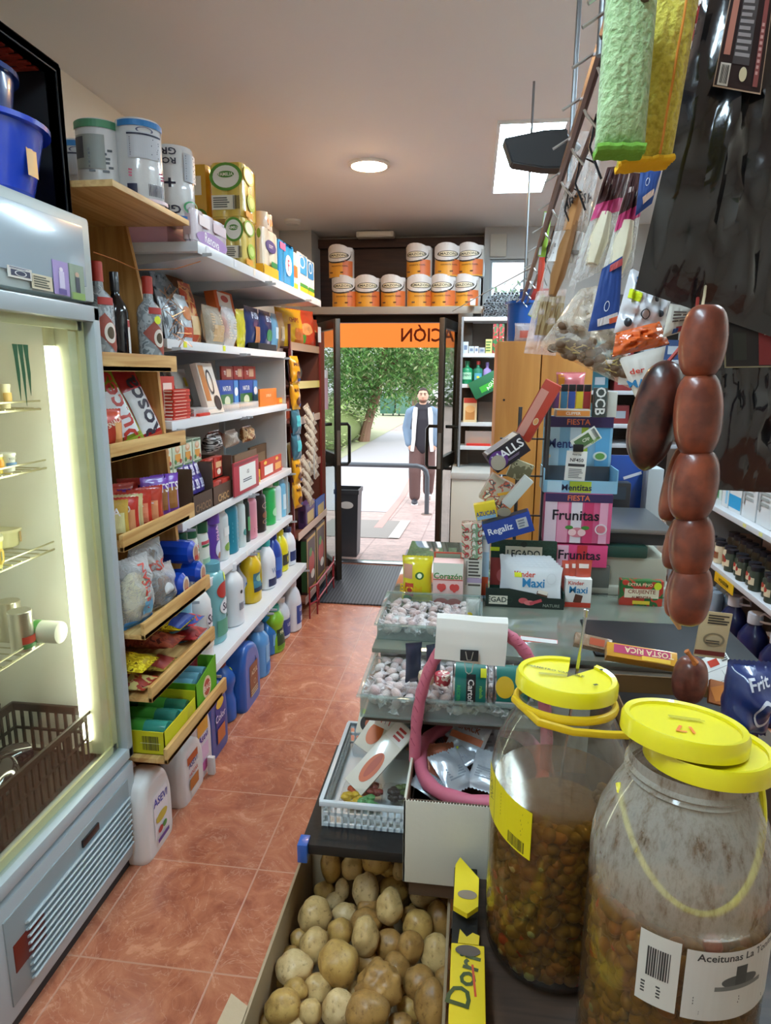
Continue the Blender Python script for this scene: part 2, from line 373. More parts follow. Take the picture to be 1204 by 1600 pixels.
def rounded(pts, r, n=5):
    """round the corners of a polygon; r may be a list"""
    out = []; N = len(pts)
    for i in range(N):
        p0, p, p1 = Vector(pts[i-1]), Vector(pts[i]), Vector(pts[(i+1)%N]); rr = r[i] if isinstance(r,(list,tuple)) else r
        a = (p0-p); b = (p1-p); rr = min(rr, a.length*.49, b.length*.49); A = p+a.normalized()*rr; B = p+b.normalized()*rr
        for k in range(n+1):
            t = k/n; q = A*(1-t)**2+p*2*t*(1-t)+B*t*t; out.append((q.x,q.y))
    return out
def jug(name, label, cat, loc, w, d, h, col, cap, decos=(), rz=90, group=None, ribs=False):
    """flat detergent jug with a moulded grip, wide face at local -y"""
    t = thing(name, label, cat, loc, rz, group=group)
    o = rounded([(-w/2,0),(w/2,0),(w/2,h*.62),(w*.30,h*.86),(-w*.08,h*.92),(-w*.36,h*.92),(-w*.5,h*.72)], [.03,.03,.05,.05,.02,.02,.05])
    hole = rounded([(w*.18,h*.50),(w*.36,h*.50),(w*.36,h*.64),(w*.16,h*.76)], .02)
    slab2d(o, [hole[::-1]], d, min(.028,d*.4), 'jug_body', PLASTIC(col,.3), t)
    MB().lathe([(.0,h*.9),(.03,h*.9),(.03,h*.995),(.024,h),(0,h)], 20, c=(-w*.22,0,0)).build('cap', PLASTIC(cap), t)
    decorate(t, flat_surf(d), w, h, decos)
    return t
# ================================================================ THE SHOP ROOM
XW, XR, YB, YF, ZC = -1.63, 1.95, -1.6, 6.0, 2.8
def floor_mat():
    m, nt, b, N, L = nodes_of('terracotta_tiles'); t = N.new('ShaderNodeTexCoord')
    mp = N.new('ShaderNodeMapping'); mp.inputs['Location'].default_value = (.27, -.285+.003, 0); L.new(t.outputs['Object'], mp.inputs['Vector'])
    br = N.new('ShaderNodeTexBrick'); br.offset = 0; br.squash = 1; br.inputs['Scale'].default_value = 1
    br.inputs['Brick Width'].default_value = .4; br.inputs['Row Height'].default_value = .4; br.inputs['Mortar Size'].default_value = .0035; br.inputs['Mortar Smooth'].default_value = .3
    br.inputs['Color1'].default_value = (1,1,1,1); br.inputs['Color2'].default_value = (.88,.88,.88,1); br.inputs['Mortar'].default_value = (1,1,1,1)
    L.new(mp.outputs['Vector'], br.inputs['Vector'])
    n1 = N.new('ShaderNodeTexNoise'); n1.inputs['Scale'].default_value = 5.5; n1.inputs['Detail'].default_value = 9; n1.inputs['Roughness'].default_value = .68; n1.inputs['Distortion'].default_value = 1.6
    L.new(t.outputs['Object'], n1.inputs['Vector'])
    r1 = N.new('ShaderNodeValToRGB'); e = r1.color_ramp.elements; e[0].position = .30; e[0].color = (*srgb('#9c5842'),1); e[1].position = .72; e[1].color = (*srgb('#d6936f'),1)
    x = e.new(.5); x.color = (*srgb('#bf7658'),1); L.new(n1.outputs['Fac'], r1.inputs['Fac'])
    n2 = N.new('ShaderNodeTexNoise'); n2.inputs['Scale'].default_value = 7; n2.inputs['Detail'].default_value = 6; n2.inputs['Distortion'].default_value = 2.8
    L.new(t.outputs['Object'], n2.inputs['Vector'])
    mth = N.new('ShaderNodeMath'); mth.operation = 'SUBTRACT'; mth.inputs[1].default_value = .5; L.new(n2.outputs['Fac'], mth.inputs[0])
    ab = N.new('ShaderNodeMath'); ab.operation = 'ABSOLUTE'; L.new(mth.outputs[0], ab.inputs[0])
    r2 = N.new('ShaderNodeValToRGB'); r2.color_ramp.elements[0].position = 0; r2.color_ramp.elements[0].color = (.5,.5,.5,1); r2.color_ramp.elements[1].position = .014; r2.color_ramp.elements[1].color = (0,0,0,1)
    L.new(ab.outputs[0], r2.inputs['Fac'])
    mx = N.new('ShaderNodeMix'); mx.data_type = 'RGBA'; L.new(r2.outputs['Color'], mx.inputs['Factor']); L.new(r1.outputs['Color'], mx.inputs[6]); mx.inputs[7].default_value = (*srgb('#dda88c'),1)
    mu = N.new('ShaderNodeMix'); mu.data_type = 'RGBA'; mu.blend_type = 'MULTIPLY'; mu.inputs['Factor'].default_value = 1
    L.new(mx.outputs[2], mu.inputs[6]); L.new(br.outputs['Color'], mu.inputs[7])
    mg = N.new('ShaderNodeMix'); mg.data_type = 'RGBA'; L.new(br.outputs['Fac'], mg.inputs['Factor']); L.new(mu.outputs[2], mg.inputs[6]); mg.inputs[7].default_value = (*srgb('#c9957c'),1)
    L.new(mg.outputs[2], b.inputs['Base Color'])
    rr = N.new('ShaderNodeMapRange'); rr.inputs['To Min'].default_value = .14; rr.inputs['To Max'].default_value = .36; L.new(n1.outputs['Fac'], rr.inputs['Value']); L.new(rr.outputs['Result'], b.inputs['Roughness'])
    bp = N.new('ShaderNodeBump'); bp.inputs['Strength'].default_value = .35; bp.inputs['Distance'].default_value = .003
    im = N.new('ShaderNodeMath'); im.operation = 'SUBTRACT'; L.new(n1.outputs['Fac'], im.inputs[0]); L.new(br.outputs['Fac'], im.inputs[1])
    L.new(im.outputs[0], bp.inputs['Height']); L.new(bp.outputs['Normal'], b.inputs['Normal'])
    return m
struct('floor', MB().box(XW-.1,XR+.1,YB-.1,5.62,-.1,0), floor_mat())
WALLM = P('#f0e6d6', .75, bump=.25, bscale=6)
struct('ceiling', MB().box(XW-.1,XR+.1,YB-.1,YF+.1,ZC,ZC+.1), P('#eee8e2', .8))
struct('wall_left', MB().box(XW-.1,XW,YB-.1,YF+.1,0,ZC), WALLM)
struct('wall_right', MB().box(XR,XR+.1,YB-.1,YF+.1,0,ZC), WALLM)
struct('wall_back', MB().box(XW,XR,YB-.1,YB,0,ZC), WALLM)
# shop front: recess wall over the door, wall either side of it
GREYW = P('#b4b2ae', .6, bump=.1, bscale=4)
wf = MB().box(XW,-1.36,5.66,YF+.1,0,ZC).box(-.08,.02,5.66,YF+.1,0,2.13).box(.02,XR,5.66,YF+.1,0,2.13).box(-1.36,.05,YF,YF+.1,2.13,ZC)
wf.box(.05,.10,YF-.3,YF+.1,2.13,ZC).box(.40,XR,YF-.3,YF-.2,2.13,ZC).box(.10,.40,YF-.3,YF-.2,2.56,ZC).box(.10,.40,YF-.3,YF-.2,2.13,2.22)
struct('wall_front', wf, GREYW)
struct('trim_1', MB().box(-1.36,.045,YF-.03,YF-.001,2.15,ZC-.03).box(-1.36,.045,YF-.10,YF-.03,ZC-.1,ZC-.03), WOOD('#4a2c22','#3c231c',axis='X'))
struct('trim_2', MB().box(-1.36,.045,5.27,YF-.03,2.125,2.15).box(-1.36,.10,5.25,5.27,2.10,2.155,.002), P('#8f8579',.5))
# made-up window high in the front wall, standing in for a bluish reflection
w1 = MB().box(.10,.40,YF-.27,YF-.24,2.22,2.24).box(.10,.40,YF-.27,YF-.24,2.54,2.56).box(.10,.12,YF-.27,YF-.24,2.24,2.54).box(.38,.40,YF-.27,YF-.24,2.24,2.54)
struct('standin_window', w1, P('#8d9092',.4))
struct('standin_window_pane', MB().box(.12,.38,YF-.258,YF-.252,2.24,2.54), GLAZE('#e4f0f4',.03))
# ---- door frame and two open leaves
DK = P('#3b332b', .38, metal=.55)
fr = MB().box(-1.36,-1.31,5.58,5.66,0,2.12,.003).box(-.13,-.08,5.58,5.66,0,2.12,.003).box(-1.36,-.08,5.58,5.66,2.06,2.12,.003).box(-.13,-.02,5.2,5.3,0,2.1,.003)
door = thing('door_1', None, None, (0,0,0), kind='structure')
fr.build('door_frame', DK, door)
def leaf(hx, hy, w, ang, flip):
    M = T(hx,hy,0) @ R(ang,'Z') @ (Matrix.Scale(-1,4,(1,0,0)) if flip else Matrix())
    g = MB(); H = 2.05; fwd = .055
    g.box(0,fwd,-.02,.02,.02,H,.004).box(w-fwd,w,-.02,.02,.02,H,.004).box(fwd,w-fwd,-.02,.02,.02,.13,.003).box(fwd,w-fwd,-.02,.02,H-.07,H,.003).box(fwd,w-fwd,-.018,.018,.93,1.03,.003)
    g.bm.transform(M); l = g.build('door_leaf', DK, door)
    g = MB().box(fwd,w-fwd,-.004,.004,.13,.93).box(fwd,w-fwd,-.004,.004,1.03,H-.07); g.bm.transform(M)
    g.build('glass_pane', GLAZE('#f2f6f4',.015), l)
    for s_ in (-1,1):
        g = MB().tube([(w-.12,s_*.02,1.26),(w-.12,s_*.11,1.26),(w-.12,s_*.125,1.24),(w-.12,s_*.125,.96),(w-.12,s_*.11,.94),(w-.12,s_*.02,.94)],.013,10)
        g.bm.transform(M); g.build('pull_handle', P('#15130f',.3,metal=.3), l)
    g = MB().box(w-.005,w+.002,-.012,.012,.95,1.22); g.bm.transform(M); g.build('lock_plate', METAL('#9a9a94'), l)
leaf(-1.30, 5.56, .60, -62, False)
leaf(-.135, 5.56, .60, 80, True)
struct('trim_3', MB().box(-1.36,-.08,5.56,5.66,-.01,.018,.003), METAL('#c8ccd0',.25))
# small details on the front wall
c = thing('junction_cover','cream square cover plate high on the grey front wall beside the brown panel','cover plate',(.16,YF-.31,2.66))
MB().box(-.065,.065,-.012,0,-.085,.085,.004).build('cover', P('#b9b2a4',.5), c)
# ---- ceiling lamps, with unseen panels added to brighten the room
def panel_lamp(x, y, label, st):
    t = thing('ceiling_panel_light', label, 'ceiling light', (x,y,ZC), group='white ceiling panel lights')
    MB().box(-.165,-.15,-.6,.6,-.014,0).box(.15,.165,-.6,.6,-.014,0).box(-.165,.165,-.615,-.6,-.014,0).box(-.165,.165,.6,.615,-.014,0).build('frame', P('#e8e8e6',.4), t)
    MB().box(-.15,.15,-.6,.6,-.010,-.002).build('diffuser', EMIT('#cfeafa',st), t)
    return t
panel_lamp(.235, 4.02, 'long white ceiling panel light behind the dark hanging dustpan', L_PANEL)
panel_lamp(-.55, .25, 'long white ceiling panel light above the fridge end of the aisle', L_PANEL*.62)  # added out of view to light the near aisle
panel_lamp(1.25, 2.1, 'long white ceiling panel light above the space behind the counter', L_PANEL*.8)  # added out of view to light the counter side
t = thing('downlight','round warm recessed downlight in the ceiling above the aisle','ceiling light',(-.62,3.98,ZC))
MB().lathe([(.118,0),(.118,-.012),(.10,-.016),(.098,-.004)],40,close=False).build('trim_ring', P('#e6e2da',.4), t)
MB().lathe([(0,-.030),(.05,-.027),(.085,-.018),(.098,-.006)],40,close=False).build('lens', EMIT('#ffcb90',L_DOWN), t)
t = thing('emergency_light','small white rectangular emergency light on the ceiling above the door','emergency light',(-.84,5.75,ZC))
MB().box(-.155,.155,-.05,.05,-.055,-.008,.01).build('housing', P('#d8d2c4',.4), t)
MB().box(-.13,.13,-.056,-.048,-.045,-.02,.002).build('lens', P('#efe9dc',.3), t)
t = thing('smoke_detector','small round white detector on the ceiling by the paper rolls','detector',(-1.42,5.3,ZC))
MB().lathe([(0,-.035),(.05,-.033),(.065,-.015),(.065,0),(0,0)],28).build('detector_body', P('#d9d7d0',.4), t)
# ---- door mat
def mat_mat():
    m, nt, b, N, L = nodes_of('ribbed_mat'); t = N.new('ShaderNodeTexCoord'); wv = N.new('ShaderNodeTexWave'); wv.bands_direction = 'X'; wv.inputs['Scale'].default_value = 13; wv.inputs['Distortion'].default_value = .0
    L.new(t.outputs['Object'], wv.inputs['Vector']); r = N.new('ShaderNodeValToRGB'); r.color_ramp.elements[0].color = (*srgb('#23262b'),1); r.color_ramp.elements[1].color = (*srgb('#53575e'),1)
    L.new(wv.outputs['Fac'], r.inputs['Fac']); L.new(r.outputs['Color'], b.inputs['Base Color']); b.inputs['Roughness'].default_value = .5; return m
o = MB().box(-.55,.55,-.5,.5,0,.012,.004).build('doormat', mat_mat(), None); o.location = (-.71,5.02,0)
tag(o,'dark grey ribbed doormat lying inside the open glass doors','doormat')

# ================================================================ OUTSIDE
def gz(y): return -.03 if y < 6 else (-.03-.0725*(y-6) if y < 11 else -.3925)
def paving_mat():
    m, nt, b, N, L = nodes_of('pink_paving'); t = N.new('ShaderNodeTexCoord')
    n = N.new('ShaderNodeTexNoise'); n.inputs['Scale'].default_value = 9; n.inputs['Detail'].default_value = 10; n.inputs['Roughness'].default_value = .8; L.new(t.outputs['Object'], n.inputs['Vector'])
    r = N.new('ShaderNodeValToRGB'); r.color_ramp.elements[0].position = .3; r.color_ramp.elements[1].position = .7
    r.color_ramp.elements[0].color = (*srgb('#8f7f7c'),1); r.color_ramp.elements[1].color = (*srgb('#d8b9b0'),1)
    L.new(n.outputs['Fac'], r.inputs['Fac'])
    br = N.new('ShaderNodeTexBrick'); br.offset = 0; br.inputs['Scale'].default_value = 1; br.inputs['Brick Width'].default_value = .5; br.inputs['Row Height'].default_value = .5; br.inputs['Mortar Size'].default_value = .008
    br.inputs['Color1'].default_value = (1,1,1,1); br.inputs['Color2'].default_value = (.88,.88,.9,1); br.inputs['Mortar'].default_value = (.6,.55,.55,1); L.new(t.outputs['Object'], br.inputs['Vector'])
    mu = N.new('ShaderNodeMix'); mu.data_type = 'RGBA'; mu.blend_type = 'MULTIPLY'; mu.inputs['Factor'].default_value = .8
    L.new(r.outputs['Color'], mu.inputs[6]); L.new(br.outputs['Color'], mu.inputs[7]); L.new(mu.outputs[2], b.inputs['Base Color'])
    b.inputs['Roughness'].default_value = .45; return m
g = MB(); ys = [5.66,6,11,60]
for a, c_ in zip(ys, ys[1:]):
    g.grid(lambda i,j: (-14+28*i, a+(c_-a)*j, gz(a+(c_-a)*j)), 1, 1)
struct('pavement', g, paving_mat())
def strip(name, x0, x1, y0, y1, mat, up=.004, h=.0, kind='structure', dx=0):
    g = MB(); ys = [y0]+[y for y in (6,11) if y0 < y < y1]+[y1]
    for a, b_ in zip(ys, ys[1:]):
        g.grid(lambda i,j: (x0+(x1-x0)*i+dx*((a+(b_-a)*j)-y0)/(y1-y0), a+(b_-a)*j, gz(a+(b_-a)*j)+up), 1, 1)
    o = g.build(name, mat, None); o['kind'] = kind; return o
strip('pavement_kerb_line', -1.12,-1.02, 7.6, 24, P('#c89088',.6), .006, dx=-.3)
strip('pavement_patch', -1.75,-.75, 6.9, 8.2, P('#8c8680',.7,bump=.5,bscale=40), .005)
strip('pavement_kerb', -.86,-.74, 6.9, 8.2, P('#d3cdc6',.6), .012)
strip('pavement_path', -4.4,-1.12, 9.0, 24, P('#a7a4a8',.6,bump=.3,bscale=30), .004)
strip('grass_verge', -8,-3.3, 9.0, 46, P('#a9ab8c',.9,bump=.8,bscale=40), .01, kind='stuff', dx=.8)
bpy.data.objects['grass_verge']['label'] = 'short pale green grass beside the path outside'; bpy.data.objects['grass_verge']['category'] = 'grass'
g = MB().box(-.12,.12,-.14,.14,0,.01)
for i in range(7): g.box(-.10+.03*i,-.085+.03*i,-.12,.12,.01,.014)
o = g.build('drain_cover', P('#6f6a70',.5,metal=.4), None); o.location = (-.47,6.1,gz(6.1)); tag(o,'small grey drain cover in the paving just outside the door','drain cover')
# awning: its fabric valance hangs outside over the door
t = thing('awning','orange fabric awning valance with dark lettering above the doorway','awning',(-.72,6.35,0))
zt, zb = 2.24, zat(543,-.72,6.35)
g = MB(); g.grid(lambda i,j: (-2.2+4.4*i, .01*math.sin(i*40), zb+(zt-zb)*j), 60, 4); g.bm.transform(T(0,0,0))
m, nt, b, N, L = nodes_of('awning_cloth'); b.inputs['Base Color'].default_value = (*srgb('#f0722c'),1); b.inputs['Roughness'].default_value = .7
tl = N.new('ShaderNodeBsdfTranslucent'); tl.inputs[0].default_value = (*srgb('#ff8a3c'),1); ms = N.new('ShaderNodeMixShader'); ms.inputs[0].default_value = .6
L.new(b.outputs[0], ms.inputs[1]); L.new(tl.outputs[0], ms.inputs[2]); L.new(ms.outputs[0], N['Material Output'].inputs[0]); AWN = m
g.build('valance', AWN, t)
MB().grid(lambda i,j: (-2.2+4.4*i, -.2*(1-j), zt+.03*(1-j)), 8, 2).build('awning_slope', AWN, t)
MB().cyl((-2.2,0,zt),(2.2,0,zt),.015).build('front_rail', P('#dddddd',.4), t)
vs, fs, asp = txt_mesh('ALIMENTACIÓN'); b2 = bmesh.new(); hh = .155
xl = xat(628, 6.35, 1.9)+.72          # the final N sits here, read from outside
V = [b2.verts.new((-(v.x*hh*.92)+0, .016, v.y*hh)) for v in vs]
off = xl - min(v.co.x for v in V); zc = zat(521,-.72,6.35)
for v in V: v.co.x += off-.01; v.co.z += zc
for f in fs:
    try: b2.faces.new([V[i] for i in f])
    except ValueError: pass
lm = MB(); bmesh.ops.translate(b2, vec=(0,-.03,0), verts=b2.verts); lm._add(b2); lm.build('lettering', P('#8a3c14',.6), t)
# bicycle rail
t = thing('bike_rail','dark grey bent tube bicycle rail standing on the paving outside','rail',(-1.2,8.9,gz(8.9)))
pts = [(-.95,0,0),(-.95,0,.52),(-.93,0,.6),(-.87,0,.65),(-.8,0,.67),(.48,0,.67),(.55,0,.65),(.60,0,.6),(.62,0,.52),(.62,0,0)]
MB().tube(pts,.032,12).build('tube', P('#4c5258',.35,metal=.5), t)
for x in (-.95,.62): MB().lathe([(0,0),(.075,0),(.075,.012),(0,.012)],20,c=(x,0,0)).build('base_plate', P('#7c6a60',.6), t)
# litter bin
t = thing('litter_bin','dark grey tall litter bin standing outside behind the open glass door','litter bin',(-1.12,5.98,gz(5.98)))
g = MB(); prof = [(0,0),(.125,0),(.13,.02),(.15,.55),(.155,.60)]
g.lathe(prof,4,c=(0,0,0),close=False,M=R(45,'Z')); g.lathe([(.155,.60),(.165,.60),(.165,.64),(.15,.64)],4,close=False,M=R(45,'Z'))
g.build('bin_body', P('#35373c',.45), t)
MB().lathe([(.07,0),(.05,.002),(0,.002)],24,sy=.55,M=T(0,-.104,.5)@R(90,'X')).build('bin_opening', P('#d7d3cf',.5), t)
# leaves helper
def leaves(c, r, n, size, cols, parent, name='foliage', seed=1, drop=0., lo=.55):
    rnd = random.Random(seed); by = {}
    for i in range(n):
        while True:
            p = Vector((rnd.uniform(-1,1),rnd.uniform(-1,1),rnd.uniform(-1,1)))
            if lo*rnd.random() < p.length < 1 and noise.noise(p*2.6+Vector((seed,0,0))) > -.16: break
        q = Vector((c[0]+p.x*r[0], c[1]+p.y*r[1], c[2]+p.z*r[2]-drop*rnd.random()))
        a = rnd.uniform(0,math.tau); tl = rnd.uniform(-.6,.6); L_ = size*rnd.uniform(.7,1.5); W = L_*.34
        d = Vector((math.cos(a)*math.cos(tl), math.sin(a)*math.cos(tl), -abs(math.sin(tl))-drop*.5)).normalized(); s_ = d.cross(Vector((rnd.random()-.5,rnd.random()-.5,1))).normalized()
        by.setdefault(rnd.choice(cols), []).append((q, d*L_, s_*W))
    root = None
    for col, lst in by.items():
        me = bpy.data.meshes.new(name); vs = []; fs = []
        for q, d, s_ in lst:
            k = len(vs); vs += [q-d*.5, q-s_*.5, q+d*.5, q+s_*.5]; fs.append((k,k+1,k+2,k+3))
        me.from_pydata([tuple(v) for v in vs], [], fs); me.materials.append(leafmat(col))
        o = bpy.data.objects.new(name, me); COL.objects.link(o); o.parent = parent
    return root
def leafmat(c):
    k = ('leaf',c)
    if k in _M: return _M[k]
    m, nt, b, N, L = nodes_of('leaf'); b.inputs['Base Color'].default_value = (*srgb(c),1); b.inputs['Roughness'].default_value = .6
    tl = N.new('ShaderNodeBsdfTranslucent'); tl.inputs[0].default_value = (*srgb(c),1); ms = N.new('ShaderNodeMixShader'); ms.inputs[0].default_value = .4
    L.new(b.outputs[0], ms.inputs[1]); L.new(tl.outputs[0], ms.inputs[2]); L.new(ms.outputs[0], N['Material Output'].inputs[0]); _M[k] = m; return m
GZ = -.3925
p = at(568,690,Z=GZ)
t = thing('street_tree','green drooping tree with leaning brown trunk beside the path outside','tree',(p.x,p.y,GZ))
MB().tube([(0,0,0),(.08,0,.4),(.22,0,.9),(.42,0,1.5),(.6,0,2.4),(.7,.1,3.6)],[.19,.15,.14,.13,.1,.05],10).tube([(.42,0,1.5),(-.2,0,2.2),(-.9,0,3.)],[.08,.06,.03],8).tube([(.5,0,1.9),(1.,.1,2.5),(1.5,.1,3.3)],[.07,.05,.03],8).build('trunk', P('#8a6a56',.85,bump=.6,bscale=20), t)
leaves((.3,0,3.0),(2.3,1.6,1.75),19000,.15,['#6a9a52','#8cb86c','#557f48','#9aa878'],t,'foliage',3,.6)
p = at(640,640,Z=GZ)
t = thing('street_tree','grey green tree with bare bent branches farther along the path','tree',(1.2,30,GZ))
MB().tube([(0,0,0),(-.1,0,1.5),(.2,0,2.6),(-.5,0,3.8),(-1.3,0,5)],[.28,.2,.18,.12,.06],10).tube([(.2,0,2.6),(1.,0,3.6),(1.2,0,5.2)],[.14,.1,.05],8).tube([(-.1,0,1.5),(-1.2,0,2.4),(-1.6,0,3.6)],[.1,.08,.04],8).build('trunk', P('#7d6455',.85), t)
leaves((.2,0,3.8),(2.9,1.6,2.1),3600,.32,['#9aa98c','#b3a893','#8aa67c'],t,'foliage',9,.6,.2)
t = thing('street_tree','pale olive tree at the far end behind the walking man','tree',(-3.4,38,GZ))
MB().tube([(0,0,0),(.1,0,2),(.3,0,4)],[.25,.18,.1],8).build('trunk', P('#7d6455',.85), t)
leaves((.2,0,4),(3.2,2,2.6),3600,.36,['#86a874','#a5b892','#6f9a60'],t,'foliage',15,.6,.2)
t = thing('hedge','sunlit yellow green hedge behind the tree outside','hedge',(-4.9,17,GZ))
leaves((0,2,.55),(1.9,6.5,1.0),9000,.13,['#b7c98a','#93b562','#cdd6a0'],t,'foliage',21,0,.2)  # leaves mix pale and mid yellow greens
MB().ball((0,2,.45),(1.6,6.0,.72),20).build('branches', P('#6f7d48',.9,bump=.8,bscale=20), t)
t = thing('hedge','dark green shrubs at the far end of the path beyond the bins','hedge',(-8.,44,GZ))
leaves((5,0,1.6),(13,2,2.2),5200,.5,['#7a9a68','#94ab7e','#5f8052'],t,'foliage',31,0,.2)
for i,(px,c_) in enumerate(((606,'#3f6b5c'),(631,'#557f70'))):
    p = at(px,638,Y=33); t = thing('waste_container',['dark green wheeled waste container by the far trees','paler green waste container beside the darker one'][i],'waste container',(p.x,33,GZ))
    MB().box(-.36,.36,-.35,.35,.12,1.0,.03).build('container_body', P(c_,.5), t); MB().box(-.38,.38,-.38,.38,1.0,1.1,.02).build('lid', P(c_,.4), t)
    for s_ in (-.25,.25): MB().cyl((s_,-.2,.08),(s_+.05,-.2,.08),.08).build('wheel', P('#222222',.6), t)
t = thing('apartment_building','pale building seen between the trees at the far end','building',(-2,60,GZ))
MB().box(-16,16,0,8,0,7).build('wall', P('#d6dbe0',.8), t)
for i in range(14):
    for j in range(2): MB().box(-15+2.2*i,-14+2.2*i,-.06,0,1.2+2.8*j,2.6+2.8*j).build('window', P('#7c8b96',.3), t)
# ================================================================ THE MAN OUTSIDE
def remesh(o, vox=.014, sm=4):
    r = o.modifiers.new('skin','REMESH'); r.mode = 'VOXEL'; r.voxel_size = vox; r.use_smooth_shade = True
    s_ = o.modifiers.new('smooth','SMOOTH'); s_.factor = .5; s_.iterations = sm; return o
def limb(m, pts, rad, seg=14):       # capped organic tube with round ends
    P_ = [Vector(p) for p in pts]; m.tube(P_, rad, seg); m.ball(P_[0], rad[0]*.98, 12); m.ball(P_[-1], rad[-1]*.98, 12); return m
mp = at(663,778,Z=gz(9.6)); my = 10.2; mz = gz(my); mx_ = xat(660, my, 1.0)
man = thing('person','man in grey blue jacket over dark hoodie and brown trousers walking outside','person',(mx_,my,mz), 4)
Hh = zat(606,mx_,my)-mz; k = Hh/1.76
SKIN = P('#c99f86',.5); mbd = MB()
def S_(*p): return (p[0]*k,p[1]*k,p[2]*k)
# x right, y away, z up: he faces the camera (-y)
limb(mbd,[S_(0,0,.93),S_(0,0,1.1),S_(0,.01,1.3),S_(0,.01,1.42)],[.13*k,.135*k,.15*k,.12*k])
mbd.ball(S_(0,.01,1.4),(.18*k,.09*k,.07*k),14); mbd.cyl(S_(0,0,1.4),S_(0,-.01,1.58),.055*k,14)
mbd.ball(S_(0,-.015,1.645),(.075*k,.092*k,.112*k),20); mbd.ball(S_(0,-.035,1.59),(.055*k,.065*k,.05*k),16)
mbd.cyl(S_(0,-.105,1.665),S_(0,-.128,1.625),.008*k,8,.015*k); mbd.ball(S_(0,-.115,1.622),.015*k,8)
for s_ in (-1,1):
    mbd.ball(S_(s_*.076,.0,1.64),(.010*k,.018*k,.028*k),10)
    limb(mbd,[S_(s_*.19,.01,1.41),S_(s_*.24,.03,1.14),S_(s_*.19,-.05,.93)],[.055*k,.045*k,.036*k]); mbd.ball(S_(s_*.175,-.07,.88),(.04*k,.03*k,.055*k),12)
limb(mbd,[S_(-.09,0,.92),S_(-.10,-.08,.50),S_(-.09,-.06,.09)],[.088*k,.06*k,.042*k]); limb(mbd,[S_(.09,0,.92),S_(.11,-.02,.5),S_(.10,.16,.14)],[.088*k,.06*k,.042*k])
remesh(mbd.build('body', SKIN, man), .012, 3)
# face details
for s_ in (-1,1):
    MB().ball(S_(s_*.028,-.1,1.66),(.013*k,.008*k,.007*k),10).build('eye', P('#2a2320',.3), man)
    MB().box(-.02*k+s_*.03*k,.02*k+s_*.03*k,-.112*k,-.098*k,1.678*k,1.686*k).build('eyebrow', P('#3a2b22',.8), man)
MB().ball(S_(0,-.098,1.585),(.026*k,.012*k,.007*k),10).build('mouth', P('#a86a5e',.5), man)
h = MB(); h.ball(S_(0,0,1.672),(.081*k,.094*k,.095*k),20)
bmesh.ops.delete(h.bm, geom=[v for v in h.bm.verts if v.co.z < 1.66*k or (v.co.y < -.045*k and v.co.z < 1.715*k)], context='VERTS'); h.build('hair', P('#3b2f2a',.9,bump=.6,bscale=300), man)
b_ = MB().ball(S_(0,-.04,1.575),(.058*k,.066*k,.04*k),16); bmesh.ops.delete(b_.bm, geom=[v for v in b_.bm.verts if v.co.z>1.59*k], context='VERTS'); b_.build('beard', P('#6b4e40',.9), man)
hd = MB(); limb(hd,[S_(0,0,.90),S_(0,-.005,1.1),S_(0,0,1.3),S_(0,0,1.42)],[.15*k,.155*k,.162*k,.12*k],18); hd.ball(S_(0,.035,1.48),(.125*k,.10*k,.075*k),18); hd.ball(S_(0,-.06,1.44),(.10*k,.06*k,.05*k),14)
remesh(hd.build('hoodie', P('#25242c',.85,bump=.4,bscale=120), man), .014, 3)
jk = MB()
for s_ in (-1,1):
    limb(jk,[S_(s_*.10,.03,.86),S_(s_*.115,.03,1.1),S_(s_*.12,.03,1.3),S_(s_*.13,.02,1.41)],[.12*k,.12*k,.12*k,.085*k],14)
    limb(jk,[S_(s_*.185,.01,1.39),S_(s_*.245,.03,1.16),S_(s_*.20,-.05,.93)],[.078*k,.066*k,.060*k],14)
jk.box(-.2*k,.2*k,.05*k,.16*k,.80*k,1.42*k,.03)
o = remesh(jk.build('jacket', P('#6c8298',.85,bump=.5,bscale=60), man), .016, 4)
for s_ in (-1,1):
    g = MB().tube([S_(s_*.105,-.085,1.47),S_(s_*.115,-.13,1.38),S_(s_*.125,-.142,1.2),S_(s_*.13,-.14,1.0),S_(s_*.15,-.12,.82)],[.03*k,.038*k,.034*k,.03*k,.028*k],10,flat=.6)
    g.build('fleece_lining', P('#d9dedd',.95,bump=.8,bscale=200), man)
g = MB().tube([S_(-.125,-.1,1.44),S_(-.15,-.13,1.3),S_(-.17,-.11,1.15)],.018*k,8,flat=.4).build('shoulder_strap', P('#2d3040',.7), man)
tr = MB(); tr.ball(S_(0,0,.92),(.155*k,.12*k,.12*k),16)
limb(tr,[S_(-.09,0,.9),S_(-.105,-.08,.50),S_(-.10,-.06,.12)],[.11*k,.095*k,.085*k]); limb(tr,[S_(.09,0,.9),S_(.115,-.02,.5),S_(.105,.15,.17)],[.11*k,.095*k,.082*k])
remesh(tr.build('trousers', P('#5b4340',.85,bump=.6,bscale=40), man), .014, 4)
for s_, yy, zz, an in ((-1,-.1,.0,0),(1,.12,.05,-25)):
    g = MB(); g.ball((0,-.05*k,.045*k),(.05*k,.13*k,.045*k),14); g.ball((0,.05*k,.06*k),(.045*k,.06*k,.06*k),14)
    g.bm.transform(T(s_*.1*k,yy*k,zz*k)@R(an,'X')); g.build('shoe', P('#2c2c34',.5), man)
    g = MB().box(-.05*k,.05*k,-.17*k,.11*k,0,.028*k,.012); g.bm.transform(T(s_*.1*k,yy*k,zz*k)@R(an,'X')); g.build('shoe_sole', P('#dcdcdc',.6), man)
